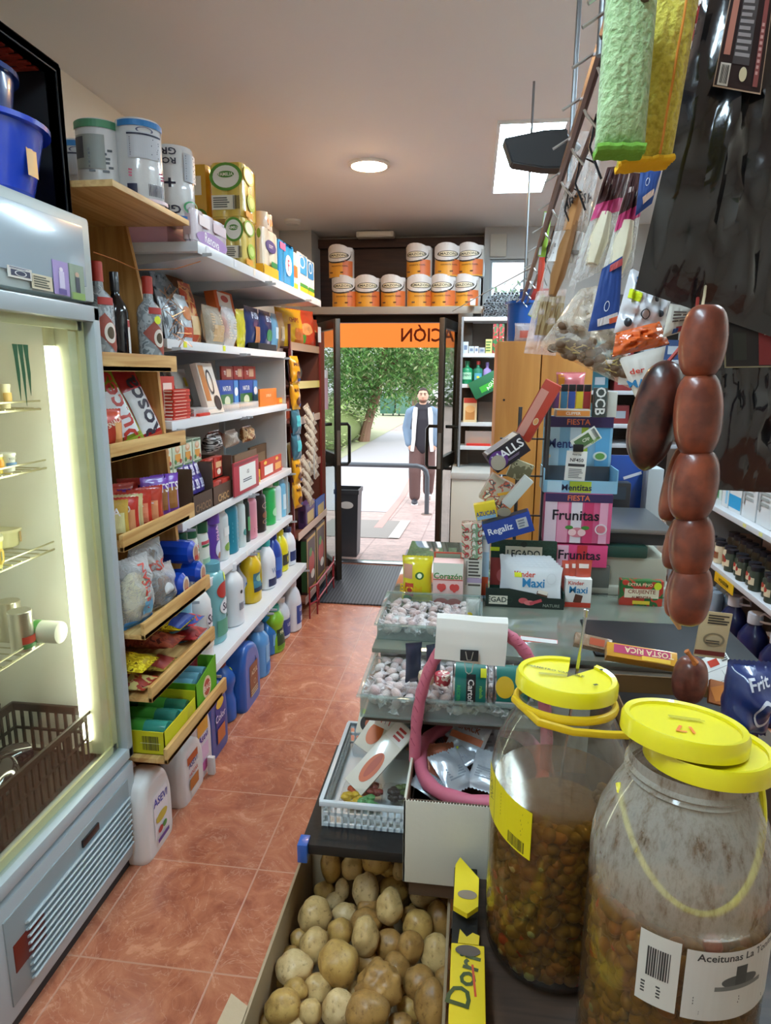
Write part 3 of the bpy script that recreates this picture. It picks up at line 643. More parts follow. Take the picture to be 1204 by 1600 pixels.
# ================================================================ FRIDGE (glass-front display cooler against the left wall)
FX, FY0, FY1 = -1.11, 1.18, 1.885
GREYM = P('#aeb9bd',.35,coat=.2); LGREY = P('#c3ccce',.4); CHROME = METAL('#c9cbc8',.22)
fr = thing('display_fridge','tall grey glass-door drinks fridge with lit interior beside the wooden shelves','fridge',(FX,(FY0+FY1)/2,0))
hw = (FY1-FY0)/2
def fbox(mb, x0,x1,y0,y1,z0,z1,bev=0): return mb.box(x0,x1,y0,y1,z0,z1,bev)
b = MB(); D = -.47
b.box(D,-.02,-hw,-hw+.03,.04,2.06).box(D,-.02,hw-.03,hw,.04,2.06).box(D,D+.03,-hw,hw,.04,2.06).box(D,-.02,-hw,hw,1.82,2.06).box(D,-.02,-hw,hw,.04,.42)
b.build('cabinet', LGREY, fr)
b = MB().box(D+.03,-.03,-hw+.03,-hw+.035,.42,1.82).box(D+.03,-.03,hw-.035,hw-.03,.42,1.82).box(D+.03,D+.035,-hw+.03,hw-.03,.42,1.82).box(D+.03,-.03,-hw+.03,hw-.03,.42,.425).box(D+.03,-.03,-hw+.03,hw-.03,1.815,1.82)
b.build('inner_liner', P('#eae9e2',.45), fr)
# header sign
b = MB().box(-.03,.012,-hw,hw,1.845,2.075,.012); b.build('header_frame', P('#b4c0bf',.4), fr)
MB().box(.010,.0165,-hw+.03,hw-.045,1.885,2.045,.002).build('header_panel', P('#a9b9c4',.2,coat=.4), fr)
# door frame + glass
b = MB(); fw = .042
b.box(-.015,.022,-hw,hw,1.79,1.835,.006).box(-.015,.022,-hw,hw,.395,.435,.006).box(-.015,.022,-hw,-hw+fw,.395,1.835,.006).box(-.015,.022,hw-fw*.8,hw,.395,1.835,.006)
b.build('door_frame', GREYM, fr)
b = MB().box(-.02,-.012,-hw+fw,-hw+fw+.02,.435,1.79).box(-.02,-.012,hw-fw-.02,hw-fw*.8,.435,1.79).box(-.02,-.012,-hw+fw,hw-fw,.435,.46).box(-.02,-.012,-hw+fw,hw-fw,1.765,1.79)
b.build('door_gasket', P('#e8e2b8',.4), fr)
MB().box(-.006,.0,-hw+fw,hw-fw*.8,.435,1.79).build('glass_pane', GLAZE('#f8faf4',.012), fr)
# tube light in the far front corner
tl = MB().box(-.09,-.02,hw-.10,hw-.036,.45,1.78,.004).build('light_channel', P('#e9e7c8',.35), fr)
o = MB().cyl((-.075,hw-.105,.50),(-.075,hw-.105,1.72),.014,16).build('light_tube', EMIT('#faffea',L_TUBE), tl)
MB().cyl((-.075,hw-.105,.46),(-.075,hw-.105,.50),.016,16).cyl((-.075,hw-.105,1.72),(-.075,hw-.105,1.77),.016,16).build('lamp_holder', P('#e8e3c0',.4), tl)
# shelf rails and wire shelves
b = MB()
for yy in (-hw+.05, hw-.04):
    b.box(D+.036,D+.05,yy-.012,yy+.012,.45,1.8)
    for i in range(60): b.box(D+.05,D+.052,yy-.006,yy+.006,.47+.022*i,.478+.022*i)
b.build('shelf_rail', P('#77756a',.5,metal=.5), fr)
FSH = [.80,1.03,1.23,1.43]
FSH = [zat(1005,-1.35,1.72), zat(870,-1.35,1.72), zat(738,-1.35,1.70), zat(640,-1.35,1.70)]
for zz in FSH:
    b = MB(); xf = -.16
    for i in range(15): y = -hw+.06+(2*hw-.14)*i/14; b.cyl((D+.05,y,zz),(xf,y,zz),.0022,6)
    for x in (D+.06,-.30,xf): b.cyl((x,-hw+.05,zz-.004),(x,hw-.05,zz-.004),.0035,8)
    b.cyl((xf,-hw+.05,zz+.02),(xf,hw-.05,zz+.02),.003,8)
    b.build('wire_shelf', METAL('#c8c4a8',.35), fr)
# bottom panel: frame, recessed grille slats, badge
b = MB().box(-.02,.018,-hw,hw,.045,.375,.01); b.build('lower_panel', GREYM, fr)
MB().box(.016,.022,-hw+.06,hw-.05,.09,.335,.001).build('grille_back', P('#8f9a9c',.4), fr)
b = MB()
for i in range(9):
    z = .105+.021*i; m_ = T(.026,0,z)@R(-35,'Y'); b.box(-.008,.008,-hw+.13,hw-.06,-.003,.003,.0015,M=m_)
b.build('grille_slats', P('#b9c6ca',.35), fr)
MB().box(.021,.028,hw-.32,hw-.235,.288,.312,.002).build('thermostat_display', P('#16181b',.25), fr)
t_ = MB().box(.021,.0235,-hw+.08,-hw+.2,.17,.25,.002).build('badge', P('#6d1f14',.4), fr)
MB().box(-.40,.0,-hw+.01,hw-.01,0,.045).build('plinth', P('#2b2d2f',.6), fr)
# green clawed sticker on the glass
zt_ = zat(540,-1.105,1.62); ys = yat(30,-1.105,zt_)-(FY0+FY1)/2
b = MB()
for k_, (x0,L_) in enumerate(((-.016,.135),(.004,.15),(.024,.125))):
    pts = [(x0-.006,0),(x0+.012,0),(x0+.010,-.03),(x0+.012,-.07),(x0+.006,-L_),(x0+.001,-.08),(x0-.002,-.03)]
    b.prism([(p_[0],p_[1]) for p_ in pts],0,.001, M=T(.0015,ys,zt_)@Matrix(((0,0,1,0),(1,0,0,0),(0,1,0,0),(0,0,0,1))))
o = b.build('claw_sticker', P('#1f5a35',.5), fr); o['label'] = 'dark green three-stripe claw sticker'
# stickers on the header
def hs(px, py0, py1, pw, base, decos, label, nm='sticker'):
    z0 = zat(py1,FX+.017,1.7); y0, y1 = yat(px-pw/2,FX+.017,z0), yat(px+pw/2,FX+.017,z0); z1 = zat(py0,FX+.017,(y0+y1)/2)
    t = thing(nm, label, 'sticker', (FX+.018,(y0+y1)/2,z0), 90); MB().box(-(y1-y0)/2,(y1-y0)/2,-.001,.0005,0,z1-z0).build('paper', P(base,.4), t)
    decorate(t, flat_surf(.002), y1-y0, z1-z0, decos); return t
hs(31,418,448,38,'#e6e4dc',[('r',0,.45,.8,.55,'#2b3350'),('o',0,.45,.5,.5,'#dddddd'),('l',0,.88,.9,.14,'#334477',2)],'small sticker with dark printed logo on the fridge header, farthest from the paper rolls')
hs(66,430,458,32,'#ded2b4',[('l',0,.5,.85,.8,'#555544',5)],'cream sticker with fine print on the fridge header')
hs(97,408,460,24,'#a892cc',[('d',0,.75,.25,.14,'#e8e0f0'),('r',0,.45,.35,.5,'#d8d0ec'),('r',0,.1,.5,.15,'#5d4a92')],'lilac photo sticker of a pale figure on the fridge header')
hs(122,414,463,22,'#8fa08a',[('d',0,.72,.28,.14,'#c9a890'),('r',0,.42,.3,.45,'#3a3d4a'),('r',0,.1,.9,.2,'#8cae5a')],'photo sticker of a dark-clothed figure on grass at the fridge header corner')
# goods in the fridge
def fshelf(pl,pr,pt,si,x): return slot(pl,pr,pt,x,FSH[si]+.003)
def tub(label, pl,pr,pt,si,x,body,lid,deco=(),grp='white tubs and yoghurts in the fridge'):
    yc,w_,h_ = fshelf(pl,pr,pt,si,x); w_ = min(w_,.13)
    t = thing('food_tub',label,'tub',(x-w_/2,yc,FSH[si]+.003),90,group=grp)
    MB().lathe([(0,0),(w_*.40,0),(w_*.47,h_*.9),(0,h_*.9)],28).build('tub_body', P(body,.35), t)
    MB().lathe([(0,h_*.86),(w_*.5,h_*.86),(w_*.5,h_),(0,h_)],28).build('lid', P(lid,.35), t)
    rr = w_*.44
    decorate(t, cyl_surf(rr+.003), w_, h_, deco)
tub('pale yoghurt pot on the highest fridge shelf',8,26,600,3,-1.28,'#e9dfba','#e4dcc0',[('r',0,.45,.8,.4,'#c9a35a')])
tub('pale yoghurt pot leaning out of view on the highest fridge shelf',-14,7,598,3,-1.30,'#ece6cc','#e4dcc0')
tub('yellow printed yoghurt pot on the second fridge shelf',-4,13,710,2,-1.28,'#e9cf4a','#e6e2d2',[('d',0,.5,.6,.5,'#f0a020')])
tub('blue and white yoghurt pot on the second fridge shelf',14,34,708,2,-1.28,'#dfe2dd','#e8e8e0',[('r',0,.4,.9,.2,'#5f87b8'),('t','YOGUR',0,.7,.14,'#666666')])
tub('wide pale butter tub at the back of the third fridge shelf',10,52,826,1,-1.38,'#dcd6a8','#e2dcb4',[('r',.2,.5,.3,.6,'#c8a878')])
tub('lemon yellow dairy tub at the front of the third fridge shelf',-14,22,840,1,-1.26,'#efe36a','#ece6c2',[('d',0,.4,.5,.5,'#e8c020'),('t','L',.1,.4,.3,'#7d7d20')])
yc,w_,h_ = fshelf(10,44,918,0,-1.36)
t = bottle('can','silver and orange drink can standing on the lowest wire shelf','can',(-1.38,yc,FSH[0]+.003),.07,.12,'can','#c9c4b8',None,[('r',0,.25,.95,.4,'#d9822c'),('t','FRESH',0,.65,.14,'#c33a22')],mat=METAL('#d8d2c2',.3))
t = bottle('can','second drink can with red band in front on the lowest wire shelf','can',(-1.29,yc-.07,FSH[0]+.003),.066,.12,'can','#dcdcd2',None,[('r',0,.3,.95,.18,'#c9341c'),('r',0,.14,.95,.1,'#3a8a42')],mat=METAL('#dedcd2',.3))
t = thing('can','white and green can lying down at the front of the lowest wire shelf','can',(-1.26,yc-.02,FSH[0]+.040),90,rx=90)
MB().lathe([(0,-.06),(.032,-.06),(.034,-.055),(.034,.055),(.032,.06),(0,.06)],24).build('can_body', P('#dfe0d6',.3), t); MB().lathe([(.0345,-.02),(.0345,.0)],24,close=False).build('printed_band', P('#4d9a4a',.3), t)
# black crate at the fridge floor with dark bag
def crate(name, label, cat, loc, w, d, h, mat, rz=0, holes=True, t=.006, rim=.012, cell=.028, wall=None, parts=('basket',), rx=0):
    r = thing(name, label, cat, loc, rz, rx); b = MB(); b.box(-w/2,w/2,-d/2,d/2,0,t)
    for ax, L_, off in (('x',w,d/2),('x',w,-d/2),('y',d,w/2),('y',d,-w/2)):
        def bx(a0,a1,z0,z1):
            if ax == 'x': b.box(a0,a1,off-t/2,off+t/2,z0,z1)
            else: b.box(off-t/2,off+t/2,a0,a1,z0,z1)
        bx(-L_/2,L_/2,h-rim*2,h); bx(-L_/2,L_/2,0,rim*1.2)
        n = max(2,int(L_/cell)); 
        for i in range(n+1):
            a = -L_/2+L_*i/n; bx(a-cell*.16,a+cell*.16,0,h)
        nz = max(1,int(h/(cell*2.2)))
        for j in range(1,nz): bx(-L_/2,L_/2,h*j/nz-.004,h*j/nz+.004)
    b.box(-w/2-.006,w/2+.006,-d/2-.008,-d/2+.002,h-.01,h+.002,.002).box(-w/2-.006,w/2+.006,d/2-.002,d/2+.008,h-.01,h+.002,.002).box(-w/2-.008,-w/2+.002,-d/2,d/2,h-.01,h+.002,.002).box(w/2-.002,w/2+.008,-d/2,d/2,h-.01,h+.002,.002)
    b.build(parts[0], mat, r); return r
crate('plastic_crate','black slotted plastic crate on the floor of the fridge','crate',(FX-.20,1.525,.43),.27,.55,.17,P('#2c2823',.45))
t = thing('aubergine','glossy black aubergine lying in the crate in the fridge','vegetable',(FX-.17,1.50,.52),20,group='aubergines in the fridge crate')
MB().lathe([(0,-.11),(.03,-.10),(.045,-.05),(.04,.02),(.025,.08),(0,.1)],20,M=R(90,'X')).build('fruit', P('#17131c',.12,coat=.8), t); MB().cyl((0,-.09,0),(0,-.125,.005),.006).build('stem', P('#5b6b34',.6), t)
t = thing('aubergine','second glossy black aubergine under the torn bag in the crate','vegetable',(FX-.24,1.58,.52),-30,group='aubergines in the fridge crate')
MB().lathe([(0,-.11),(.03,-.10),(.045,-.05),(.04,.02),(.025,.08),(0,.1)],20,M=R(90,'X')).build('fruit', P('#17131c',.12,coat=.8), t); MB().cyl((0,-.09,0),(0,-.125,.005),.006).build('stem', P('#5b6b34',.6), t)
t = bag('plastic_bag','dark yellowish plastic bag with a light tag crumpled in the fridge crate','bag',(FX-.2,1.42,.56),.17,.07,.11,FOIL('#3d3b20'),[('r',0,.6,.5,.2,'#d8d09a')],wr=.12,seed=4)
t = carton('price_card','grey card standing behind the crate in the fridge','card',(FX-.38,1.70,.62),.075,.004,.07,'#4a4c46',[('l',0,.5,.8,.6,'#8a8c80',4)])
# black crate on its side on top of the fridge, blue basin and bucket inside it
zc0 = 2.062
yR = yat(115,-1.16,2.3)
t = thing('plastic_crate','black and red plastic crate standing on its side on the fridge top','crate',(-1.38,1.80,zc0))
b = MB(); cw, cdp, ch = .44, .50, zat(82,-1.16,1.33)-zc0
ch = .40
b.box(-.25,.22,.066,.078,0,ch,.003).box(-.25,.22,-.56,.066,ch-.01,ch,.003).box(-.25,-.235,-.56,.066,0,ch,.003)
for i in range(2): b.box(.20,.235,.06,.085,0,ch,.004).box(.20,.235,-.56,.08,ch-.02,ch+.006,.004)
b.build('crate_shell', P('#191a1f',.45), t)
b = MB()
for i in range(9):
    b.box(-.22+.052*i,-.20+.052*i,-.54,.05,ch-.016,ch-.0105)
for j in range(18): b.box(-.24,.19,-.54+.034*j,-.522+.034*j,ch-.017,ch-.012)
b.build('red_slatted_base', P('#b03a26',.45), t)
def bucket(name,label,x,y,z,r0,r1,h,col,parts_handle=True,rim=.012,cat='bucket'):
    t = thing(name,label,cat,(x,y,z)); b = MB()
    b.lathe([(0,0),(r0,0),(r0+(r1-r0)*.15,h*.12),(r0+(r1-r0)*.2,h*.13),(r1,h),(r1+rim,h),(r1+rim,h+.012),(r1-.004,h+.012),(r1-.004,h),(r0-.004,.01),(0,.01)],40,close=False)
    b.build(name.split('_')[-1]+'_body', P(col,.25,coat=.4), t)
    if parts_handle: MB().tube([(math.cos(a)*(r1+.008),math.sin(a)*(r1+.008)*.98,h-.0+.03*math.sin(a/1)) for a in [math.pi*i/16 for i in range(17)]],.003,6).build('handle', P('#9aa0a8',.3,metal=.8), t)
    return t
t = bucket('wash_basin','bright blue plastic basin at the bottom of the pair on the fridge top',-1.24,1.62,zc0,.125,.165,.165,'#1b43c4',False,.018,'basin')
MB().grid(lambda i,j: (.154*math.cos(.25-.3*i), .154*math.sin(.25-.3*i), .055+.07*j),4,2).build('sticker', P('#d8a23a',.4), t)
bucket('plastic_bucket','dark blue bucket with wire handle stacked inside the blue basin on the fridge',-1.25,1.60,zc0+.13,.11,.13,.15,'#1d3f80')
# copper wire along the fridge top
g = MB().tube([(FX+.02,1.88,1.985),(FX+.03,1.98,1.98),(FX+.05,2.08,1.965),(-.99,2.2,1.985),(-.96,2.34,2.03)],.0018,6); o = g.build('copper_wire', METAL('#c08a58',.35), None); tag(o,'thin copper wire strung from the fridge header to the white shelf bracket','wire')
g = MB().tube([Vector((-1.13+.05*math.sin(i*1.7)*.6, 2.42+.045*math.cos(i*2.3)+.004*i, 1.96-.10*(i/16)+.03*math.sin(i*2.9))) for i in range(34)],.0012,5); o = g.build('copper_wire', METAL('#c08a58',.35), None); tag(o,'tangle of thin copper wire hanging under the white shelf','wire')

# ================================================================ WOODEN SHELF UNIT
PINE = WOOD('#dcb878','#b98a4c',axis='Y',bands=30); PINEZ = WOOD('#d0a060','#ad7c40',axis='Z',bands=22)
wu = thing('wooden_shelf_unit','pine shelf unit with raised front rails between the fridge and the white shelving','shelf unit',(0,0,0))
WY0, WY1 = 1.905, 2.455
WS = [(-1.12,1.652),(-1.10,1.376),(-1.08,1.09),(-1.03,.797),(-1.02,.576),(-.98,.353)]
MB().prism([(-1.60,0),(-1.10,0),(-1.13,.9),(-1.155,1.22),(-1.18,1.72),(-1.262,2.165),(-1.60,2.165)],WY1-.05,WY1-.03,M=Matrix(((1,0,0,0),(0,0,1,0),(0,1,0,0),(0,0,0,1)))).build('side_board', PINEZ, wu)
MB().box(-1.60,-1.17,WY0+.0,WY0+.018,0,.33,.001).build('side_board', PINEZ, wu)
MB().box(-1.62,-1.60,WY0,WY1,0,2.165).build('back_board', PINEZ, wu)
MB().box(-1.60,-1.03,WY0,WY1-.03,2.165,2.183,.001).build('top_board', PINE, wu)
for i, (x, z) in enumerate(WS):
    sh = MB().box(-1.60,x,WY0,WY1-.052,z,z+.016,.001).build('shelf_board', PINE, wu)
    hh = .058 if i == 0 else .055
    MB().box(x-.014,x,WY0,WY1,z,z+hh,.0015).build('front_rail', PINE, sh)
WZ = [z+.016 for x,z in WS]; WXF = [x-.02 for x,z in WS]
# ================================================================ WHITE METAL SHELVING
WHITE = P('#d5d9de',.35,coat=.15)
mu = thing('shelving_unit','white metal shop shelving with five shelves against the wall','shelf unit',(0,0,0))
MB().box(-1.62,-1.60,2.46,4.12,.05,2.3).build('back_panel', P('#b9b0a4',.6), mu)
MB().box(-1.60,-1.17,4.10,4.115,.05,1.78).build('end_panel', P('#c9c8c4',.45), mu)
b = MB()
for y in (2.47,3.29,4.09): b.box(-1.60,-1.57,y-.015,y+.015,0,2.28)
b.build('upright', P('#bfc3c6',.4), mu)
MS = [(-1.02,2.085,2.46,4.47,.035),(-1.16,1.745,2.46,4.09,.03),(-1.16,1.432,2.46,4.09,.03),(-1.14,1.028,2.46,4.09,.03),(-1.14,.718,2.46,4.09,.03),(-1.06,.392,2.46,4.12,.03)]
for i, (x, z, y0, y1, th) in enumerate(MS):
    s_ = MB().box(-1.60,x,y0,y1,z,z+th,.002).build('shelf', WHITE, mu)
    MB().box(x,x+.004,y0,y1,z-.006,z+th,.001).build('price_rail', P('#e6e9ec',.3), s_)
    for yb in (2.50,3.26,3.32,4.06):
        MB().prism([(-1.60,z),(x+.04,z),(x+.04,z-.01),(-1.60,z-.07)],yb-.002,yb+.002,M=Matrix(((1,0,0,0),(0,0,1,0),(0,1,0,0),(0,0,0,1)))).build('bracket', P('#b9bdc2',.4), s_)
# price tags
def ptag(y, i, col='#e8f03a', w_=.03, label=None):
    x, z, y0, y1, th = MS[i]
    MB().box(x+.0045,x+.0055,y-w_/2,y+w_/2,z+.003,z+th-.003).build('price_tag', P(col,.45), mu)
for y, i, c_ in ((2.62,1,'#e6ef3c'),(3.05,1,'#e6ef3c'),(3.7,1,'#f2f2ee'),(2.55,0,'#e9edf4'),(2.85,0,'#e9edf4'),(3.1,0,'#f2ece0'),(3.35,0,'#f2ece0'),(3.7,0,'#f2ece0'),(3.95,0,'#f2ece0'),(4.2,0,'#f2ece0'),(4.4,0,'#f2ece0'),(3.2,4,'#f2f2ee'),(3.3,5,'#f2f2ee')): ptag(y,i,c_)
MZ = [z+th for x,z,y0,y1,th in MS]

# ---------------------------------------------------------------- paper packs on top
PAPERFILM = lambda c: P(c,.22,coat=.7,bump=.35,bscale=35)
def rolls(name,label,loc,r,h,nx,ny,mat,decos=(),rz=90,grp=None,cat='paper roll pack',band=()):
    """a wrapped pack of rolls: lobed film, open cores at the top"""
    t = thing(name,label,cat,loc,rz,group=grp); b = MB(); q = r*.12
    for i in range(nx):
        for j in range(ny): b.lathe([(0,0),(r-q,0),(r-q*.3,q*.3),(r,q),(r,h-q),(r-q*.3,h-q*.3),(r-q,h),(r*.3,h),(r*.26,h-.006),(0,h-.006)],28,c=((i-(nx-1)/2)*2*r*.985,(j-(ny-1)/2)*2*r*.985,0))
    if nx > 1: b.box(-(nx-1)*r,(nx-1)*r,-ny*r*.93,ny*r*.93,q,h-q,.004)
    if ny > 1: b.box(-nx*r*.93,nx*r*.93,-(ny-1)*r,(ny-1)*r,q,h-q,.004)
    b.build('wrapped_rolls', mat, t)
    W = 2*r*nx; cx = (nx-1)/2*2*r*.985; dy = (ny-1)/2*2*r*.985
    def surf(u,z,e):
        k_ = min(nx-1,max(0,int((u+W/2)/(2*r)))); c0 = (k_-(nx-1)/2)*2*r*.985; v = max(-1,min(1,(u-(k_-(nx-1)/2)*2*r)/r))
        a = v*1.25; return (c0+(r+e+.001)*math.sin(a)*1.0, -dy-(r+e+.001)*math.cos(a), z)
    decorate(t, surf, W, h, decos); return t
TOPZ = 2.183
def jumbo(label, x, pl, pr, pt, extra, r=None, flip=False):
    yc,w_,h_ = slot(pl,pr,pt,x,TOPZ)
    return rolls('kitchen_roll_pack',label,(x-.07,yc,TOPZ),.072,.26,1,1,PAPERFILM('#dfe0e2'),extra,grp='giant paper rolls on the wooden top board')
BLUEBAND = [('r',0,.93,.99,.07,'#2d7fc4')]
INFO = [('o',0,.85,.3,.07,'#555577'),('r',0,.68,.6,.3,'#c9ccd4'),('l',0,.66,.52,.22,'#5a5d72',9),('r',0,.80,.6,.02,'#2a2d48'),('l',.05,.36,.7,.1,'#c45a78',3),('b',.15,.17,.3,.14,'#30304a',12),('r',-.25,.17,.16,.12,'#30304a')]
def jrz(t, a): t.rotation_euler.z = math.radians(a)
t = jumbo('wrapped giant paper roll with blue top band in the corner by the black crate',-1.30,112,150,200,BLUEBAND+INFO); jrz(t,25); t.location = (-1.42,yat(133,-1.42,TOPZ),TOPZ)
t = jumbo('wrapped giant paper roll with blue top band behind the others against the wall',-1.30,160,200,195,BLUEBAND+[('o',0,.85,.3,.07,'#555577')]); jrz(t,25); t.location = (-1.42,yat(180,-1.42,TOPZ),TOPZ)
t = jumbo('wrapped giant paper roll with printed photo panel half hidden behind the front roll',-1.2,133,190,225,[('r',0,.93,.99,.09,'#4f8f6a'),('r',-.1,.6,.55,.4,'#9aa09c'),('r',-.28,.65,.2,.25,'#3b3d48'),('l',.1,.5,.4,.3,'#565a60',6)]); jrz(t,15); t.location = (-1.235,yat(163,-1.235,TOPZ),TOPZ); t.scale=(1,1,.97)
t = jumbo('wrapped giant paper roll with facing barcode at the edge of the wooden top',-1.08,192,255,205,BLUEBAND+INFO+[('r',0,.05,.99,.04,'#f0d8e0')]); jrz(t,42); t.location = (-1.115,yat(223,-1.115,TOPZ),TOPZ)
t = jumbo('giant paper roll with large dark letters and plus sign, nearest the pink pack',-1.08,250,298,238,[('t','GR',-.22,.90,.09,'#20223a',180),('t','RO',-.22,.78,.08,'#20223a',180),('t','+',-.22,.5,.12,'#20223a'),('t','GR',-.22,.16,.11,'#20223a',180),('r',.24,.72,.36,.36,'#b8bcc4'),('l',.24,.72,.3,.32,'#4a4d60',10),('r',0,.05,.99,.06,'#2d6fc0'),('r',.3,.05,.35,.06,'#2f9a58'),('o',.2,.2,.4,.18,'#3a9a5a')]); jrz(t,45); t.location = (-1.115,yat(275,-1.115,TOPZ),TOPZ)
Z0 = MZ[0]
def onm(i, pl, pr, pt, xf): return slot(pl,pr,pt,xf,MZ[i])
def corner(pl, pm, pr, pt, z, xf):
    y0, y1 = yat(pm,xf,z), yat(pr,xf,z); x0 = xat(pl,y0,z); return x0, y0, y1, zat(pt,xf,y0)-z
def pack(name,label,cat,pl,pm,pr,pt,z,xf,mat,front=(),side=(),nx=2,ny=2,am=.006,h=None,group=None):
    x0,y0,y1,hh = corner(pl,pm,pr,pt,z,xf); h = h or hh; w_, d_ = y1-y0, xf-x0
    t = thing(name,label,cat,((x0+xf)/2,(y0+y1)/2,z),90,group=group); pts = []
    def side_(x0_,y0_,x1_,y1_,n):
        N_ = 6*n; dx, dy = x1_-x0_, y1_-y0_; L_ = math.hypot(dx,dy)
        for i in range(N_):
            tt = i/N_; a_ = am*(1-abs(math.sin(math.pi*n*tt)))**1.5*1.6; e_ = min(tt,1-tt)*L_; c_ = max(0,1-e_/.02)**2*.006
            pts.append((x0_+dx*tt-dy/L_*(a_+c_), y0_+dy*tt+dx/L_*(a_+c_)))
    side_(-w_/2,-d_/2,w_/2,-d_/2,nx); side_(w_/2,-d_/2,w_/2,d_/2,ny); side_(w_/2,d_/2,-w_/2,d_/2,nx); side_(-w_/2,d_/2,-w_/2,-d_/2,ny)
    b = MB(); b.prism(pts,.008,h-.008)
    for zz,s_ in ((.008,0),(h-.008,h)):
        pass
    b.prism([(x*.93,y*.93) for x,y in pts],0,h)
    b.build('wrapped_pack', mat, t, 50)
    decorate(t, flat_surf(d_+.002), w_, h, front); decorate(t, lambda u,z_,e: (-w_/2-e-.001, -u, z_), d_, h, side)
    return t, (x0,y0,y1,h)
def LEAFD(s=1): return [('d',0,.76,.95,.46,'#f1f1e6'),('o',0,.74,1.0,.50,'#5f9a34'),('d',0,.78,.5,.12,'#4f8a2c'),('t','FAMILIA',0,.78,.06,'#f4f4e0'),('r',-.1,.28,.7,.26,'#ece7d2'),('l',-.15,.28,.5,.2,'#6a6a60',5),('b',.3,.28,.2,.24,'#3a3a3a',7)]
LIMED = [('d',-.1,.82,.7,.30,'#eef0dc'),('o',-.1,.82,.74,.32,'#8ab83c'),('d',0,.35,.55,.32,'#9fc43a'),('d',0,.35,.35,.2,'#c8de7a'),('r',-.2,.1,.5,.12,'#e2a02c')]
_,rn = pack('toilet_roll_pack','pink and white toilet roll pack with large purple script on the top shelf','toilet roll pack',284,303,356,322,Z0,-1.03,PAPERFILM('#e6dae2'),[('d',.02,.22,.9,.5,'#a884c8'),('t','Renova',0,.24,.30,'#f4f0fa',-4),('r',.25,.72,.4,.3,'#d9cbd8'),('r',-.2,.72,.3,.3,'#f0e8ee')],[('r',0,.5,.6,.6,'#dcc8d4')],3,2)
t = carton('toilet_roll_pack','pink paper pack lying flat at the shelf corner under the wooden top','toilet roll pack',(-1.25,2.50,Z0),.20,.30,.085,PAPERFILM('#dba9b8'),[('l',0,.5,.8,.3,'#c986a0',2)],bev=.02,part='wrapped_pack')
t.location = (-1.29,2.585,Z0)
_,lo = pack('kitchen_roll_pack','yellow and green kitchen roll pack standing on the shelf under another like it','kitchen roll pack',352,382,402,338,Z0,-1.03,PAPERFILM('#e8cf6a'),LIMED,LEAFD())
pack('kitchen_roll_pack','upper yellow and green kitchen roll pack, topmost of the stack near the ceiling','kitchen roll pack',330,381,402,252,Z0+lo[3],-1.035,PAPERFILM('#e8c95c'),LIMED,LEAFD())
pack('kitchen_roll_pack','yellow kitchen roll pack standing behind the stacked pair and the pink pack','kitchen roll pack',298,330,345,256,Z0,-1.22,PAPERFILM('#dfae30'),[],[('r',-.1,.8,.6,.18,'#ece7d2'),('o',.1,.45,.8,.26,'#5f9a34')],1,1,.002)
_,tt_ = pack('kitchen_roll_pack','tall white and yellow kitchen roll pack with round purple seal','kitchen roll pack',400,412,435,352,Z0,-1.03,PAPERFILM('#ece3d0'),[('r',0,.12,.98,.22,'#e8b422'),('d',.0,.66,.7,.26,'#4b3d80'),('t','SCOTT',0,.66,.07,'#ffffff'),('r',.2,.3,.4,.12,'#2f8a4c')],[('d',0,.85,.5,.2,'#7ba23c'),('r',0,.12,.98,.22,'#e8b422')],2,1)
pack('kitchen_roll_pack','bright blue tissue pack with pink corner on the top shelf','kitchen roll pack',434,436,457,372,Z0,-1.03,PAPERFILM('#2f9ade'),[('r',-.2,.88,.4,.16,'#d86a9c'),('d',.2,.5,.5,.5,'#dfe8f2'),('t','F',.2,.5,.28,'#c33b6a')],[],2,1)
pack('kitchen_roll_pack','narrow white pack with orange panel beside the blue tissue pack','kitchen roll pack',457,458,466,392,Z0,-1.04,PAPERFILM('#f0e6d4'),[('r',0,.5,.7,.3,'#e2682c'),('r',0,.1,.9,.16,'#e8b422')],[],1,1)
t = rolls('toilet_roll_pack','small white and orange roll pack lying on top of the tall white pack',(-1.09,3.72,Z0+tt_[3]),.035,.08,2,2,PAPERFILM('#f0dcc6'),[('d',0,.5,.6,.5,'#ea8f3c')],cat='toilet roll pack')
t.location = (-1.10,(tt_[1]+tt_[2])/2,Z0+tt_[3]); t['label']='small white and orange roll pack on top of the tall white and yellow pack'
for i,(pl,pr,pt,xf,c1) in enumerate(((466,480,392,-1.04,'#3a8fd0'),(481,490,404,-1.04,'#2f7fc0'))):
    pack('napkin_pack',['blue and white napkin pack with ring print on the top shelf','second narrower blue and white napkin pack beyond the ring print one'][i],'napkin pack',pl-1,pl,pr,pt,Z0,xf,PAPERFILM('#e9ecef'),[('r',0,.72,.98,.45,c1),('o',-.1,.78,.6,.3,'#dfeaf4'),('r',0,.2,.98,.1,'#3c8a3c'),('r',0,.1,.98,.1,'#e8c022')],[],1,1,.001)
b = WOOD('#6b4a2c','#4c331d',axis='X')
t = thing('wooden_crate','dark wooden fruit crate standing on the top shelf against the wall','crate',(-1.40,3.90,Z0+.0))
MB().box(-.15,.15,-.13,-.115,0,.40,.001).box(-.15,.15,.115,.13,0,.40,.001).box(-.15,-.14,-.13,.13,0,.40).box(-.15,.15,-.13,.13,.385,.40).build('crate_boards', b, t)
yc,w_,h_ = slot(440,456,362,-1.25,Z0+.1)
bag('napkin_pack','blue and red napkin bag propped in front of the dark wooden crate','napkin pack',(-1.22,3.88,Z0),.17,.09,.34,FOIL('#2a6ac0'),[('r',0,.45,.8,.3,'#c42e3c'),('d',0,.75,.5,.2,'#e8e8f0')])
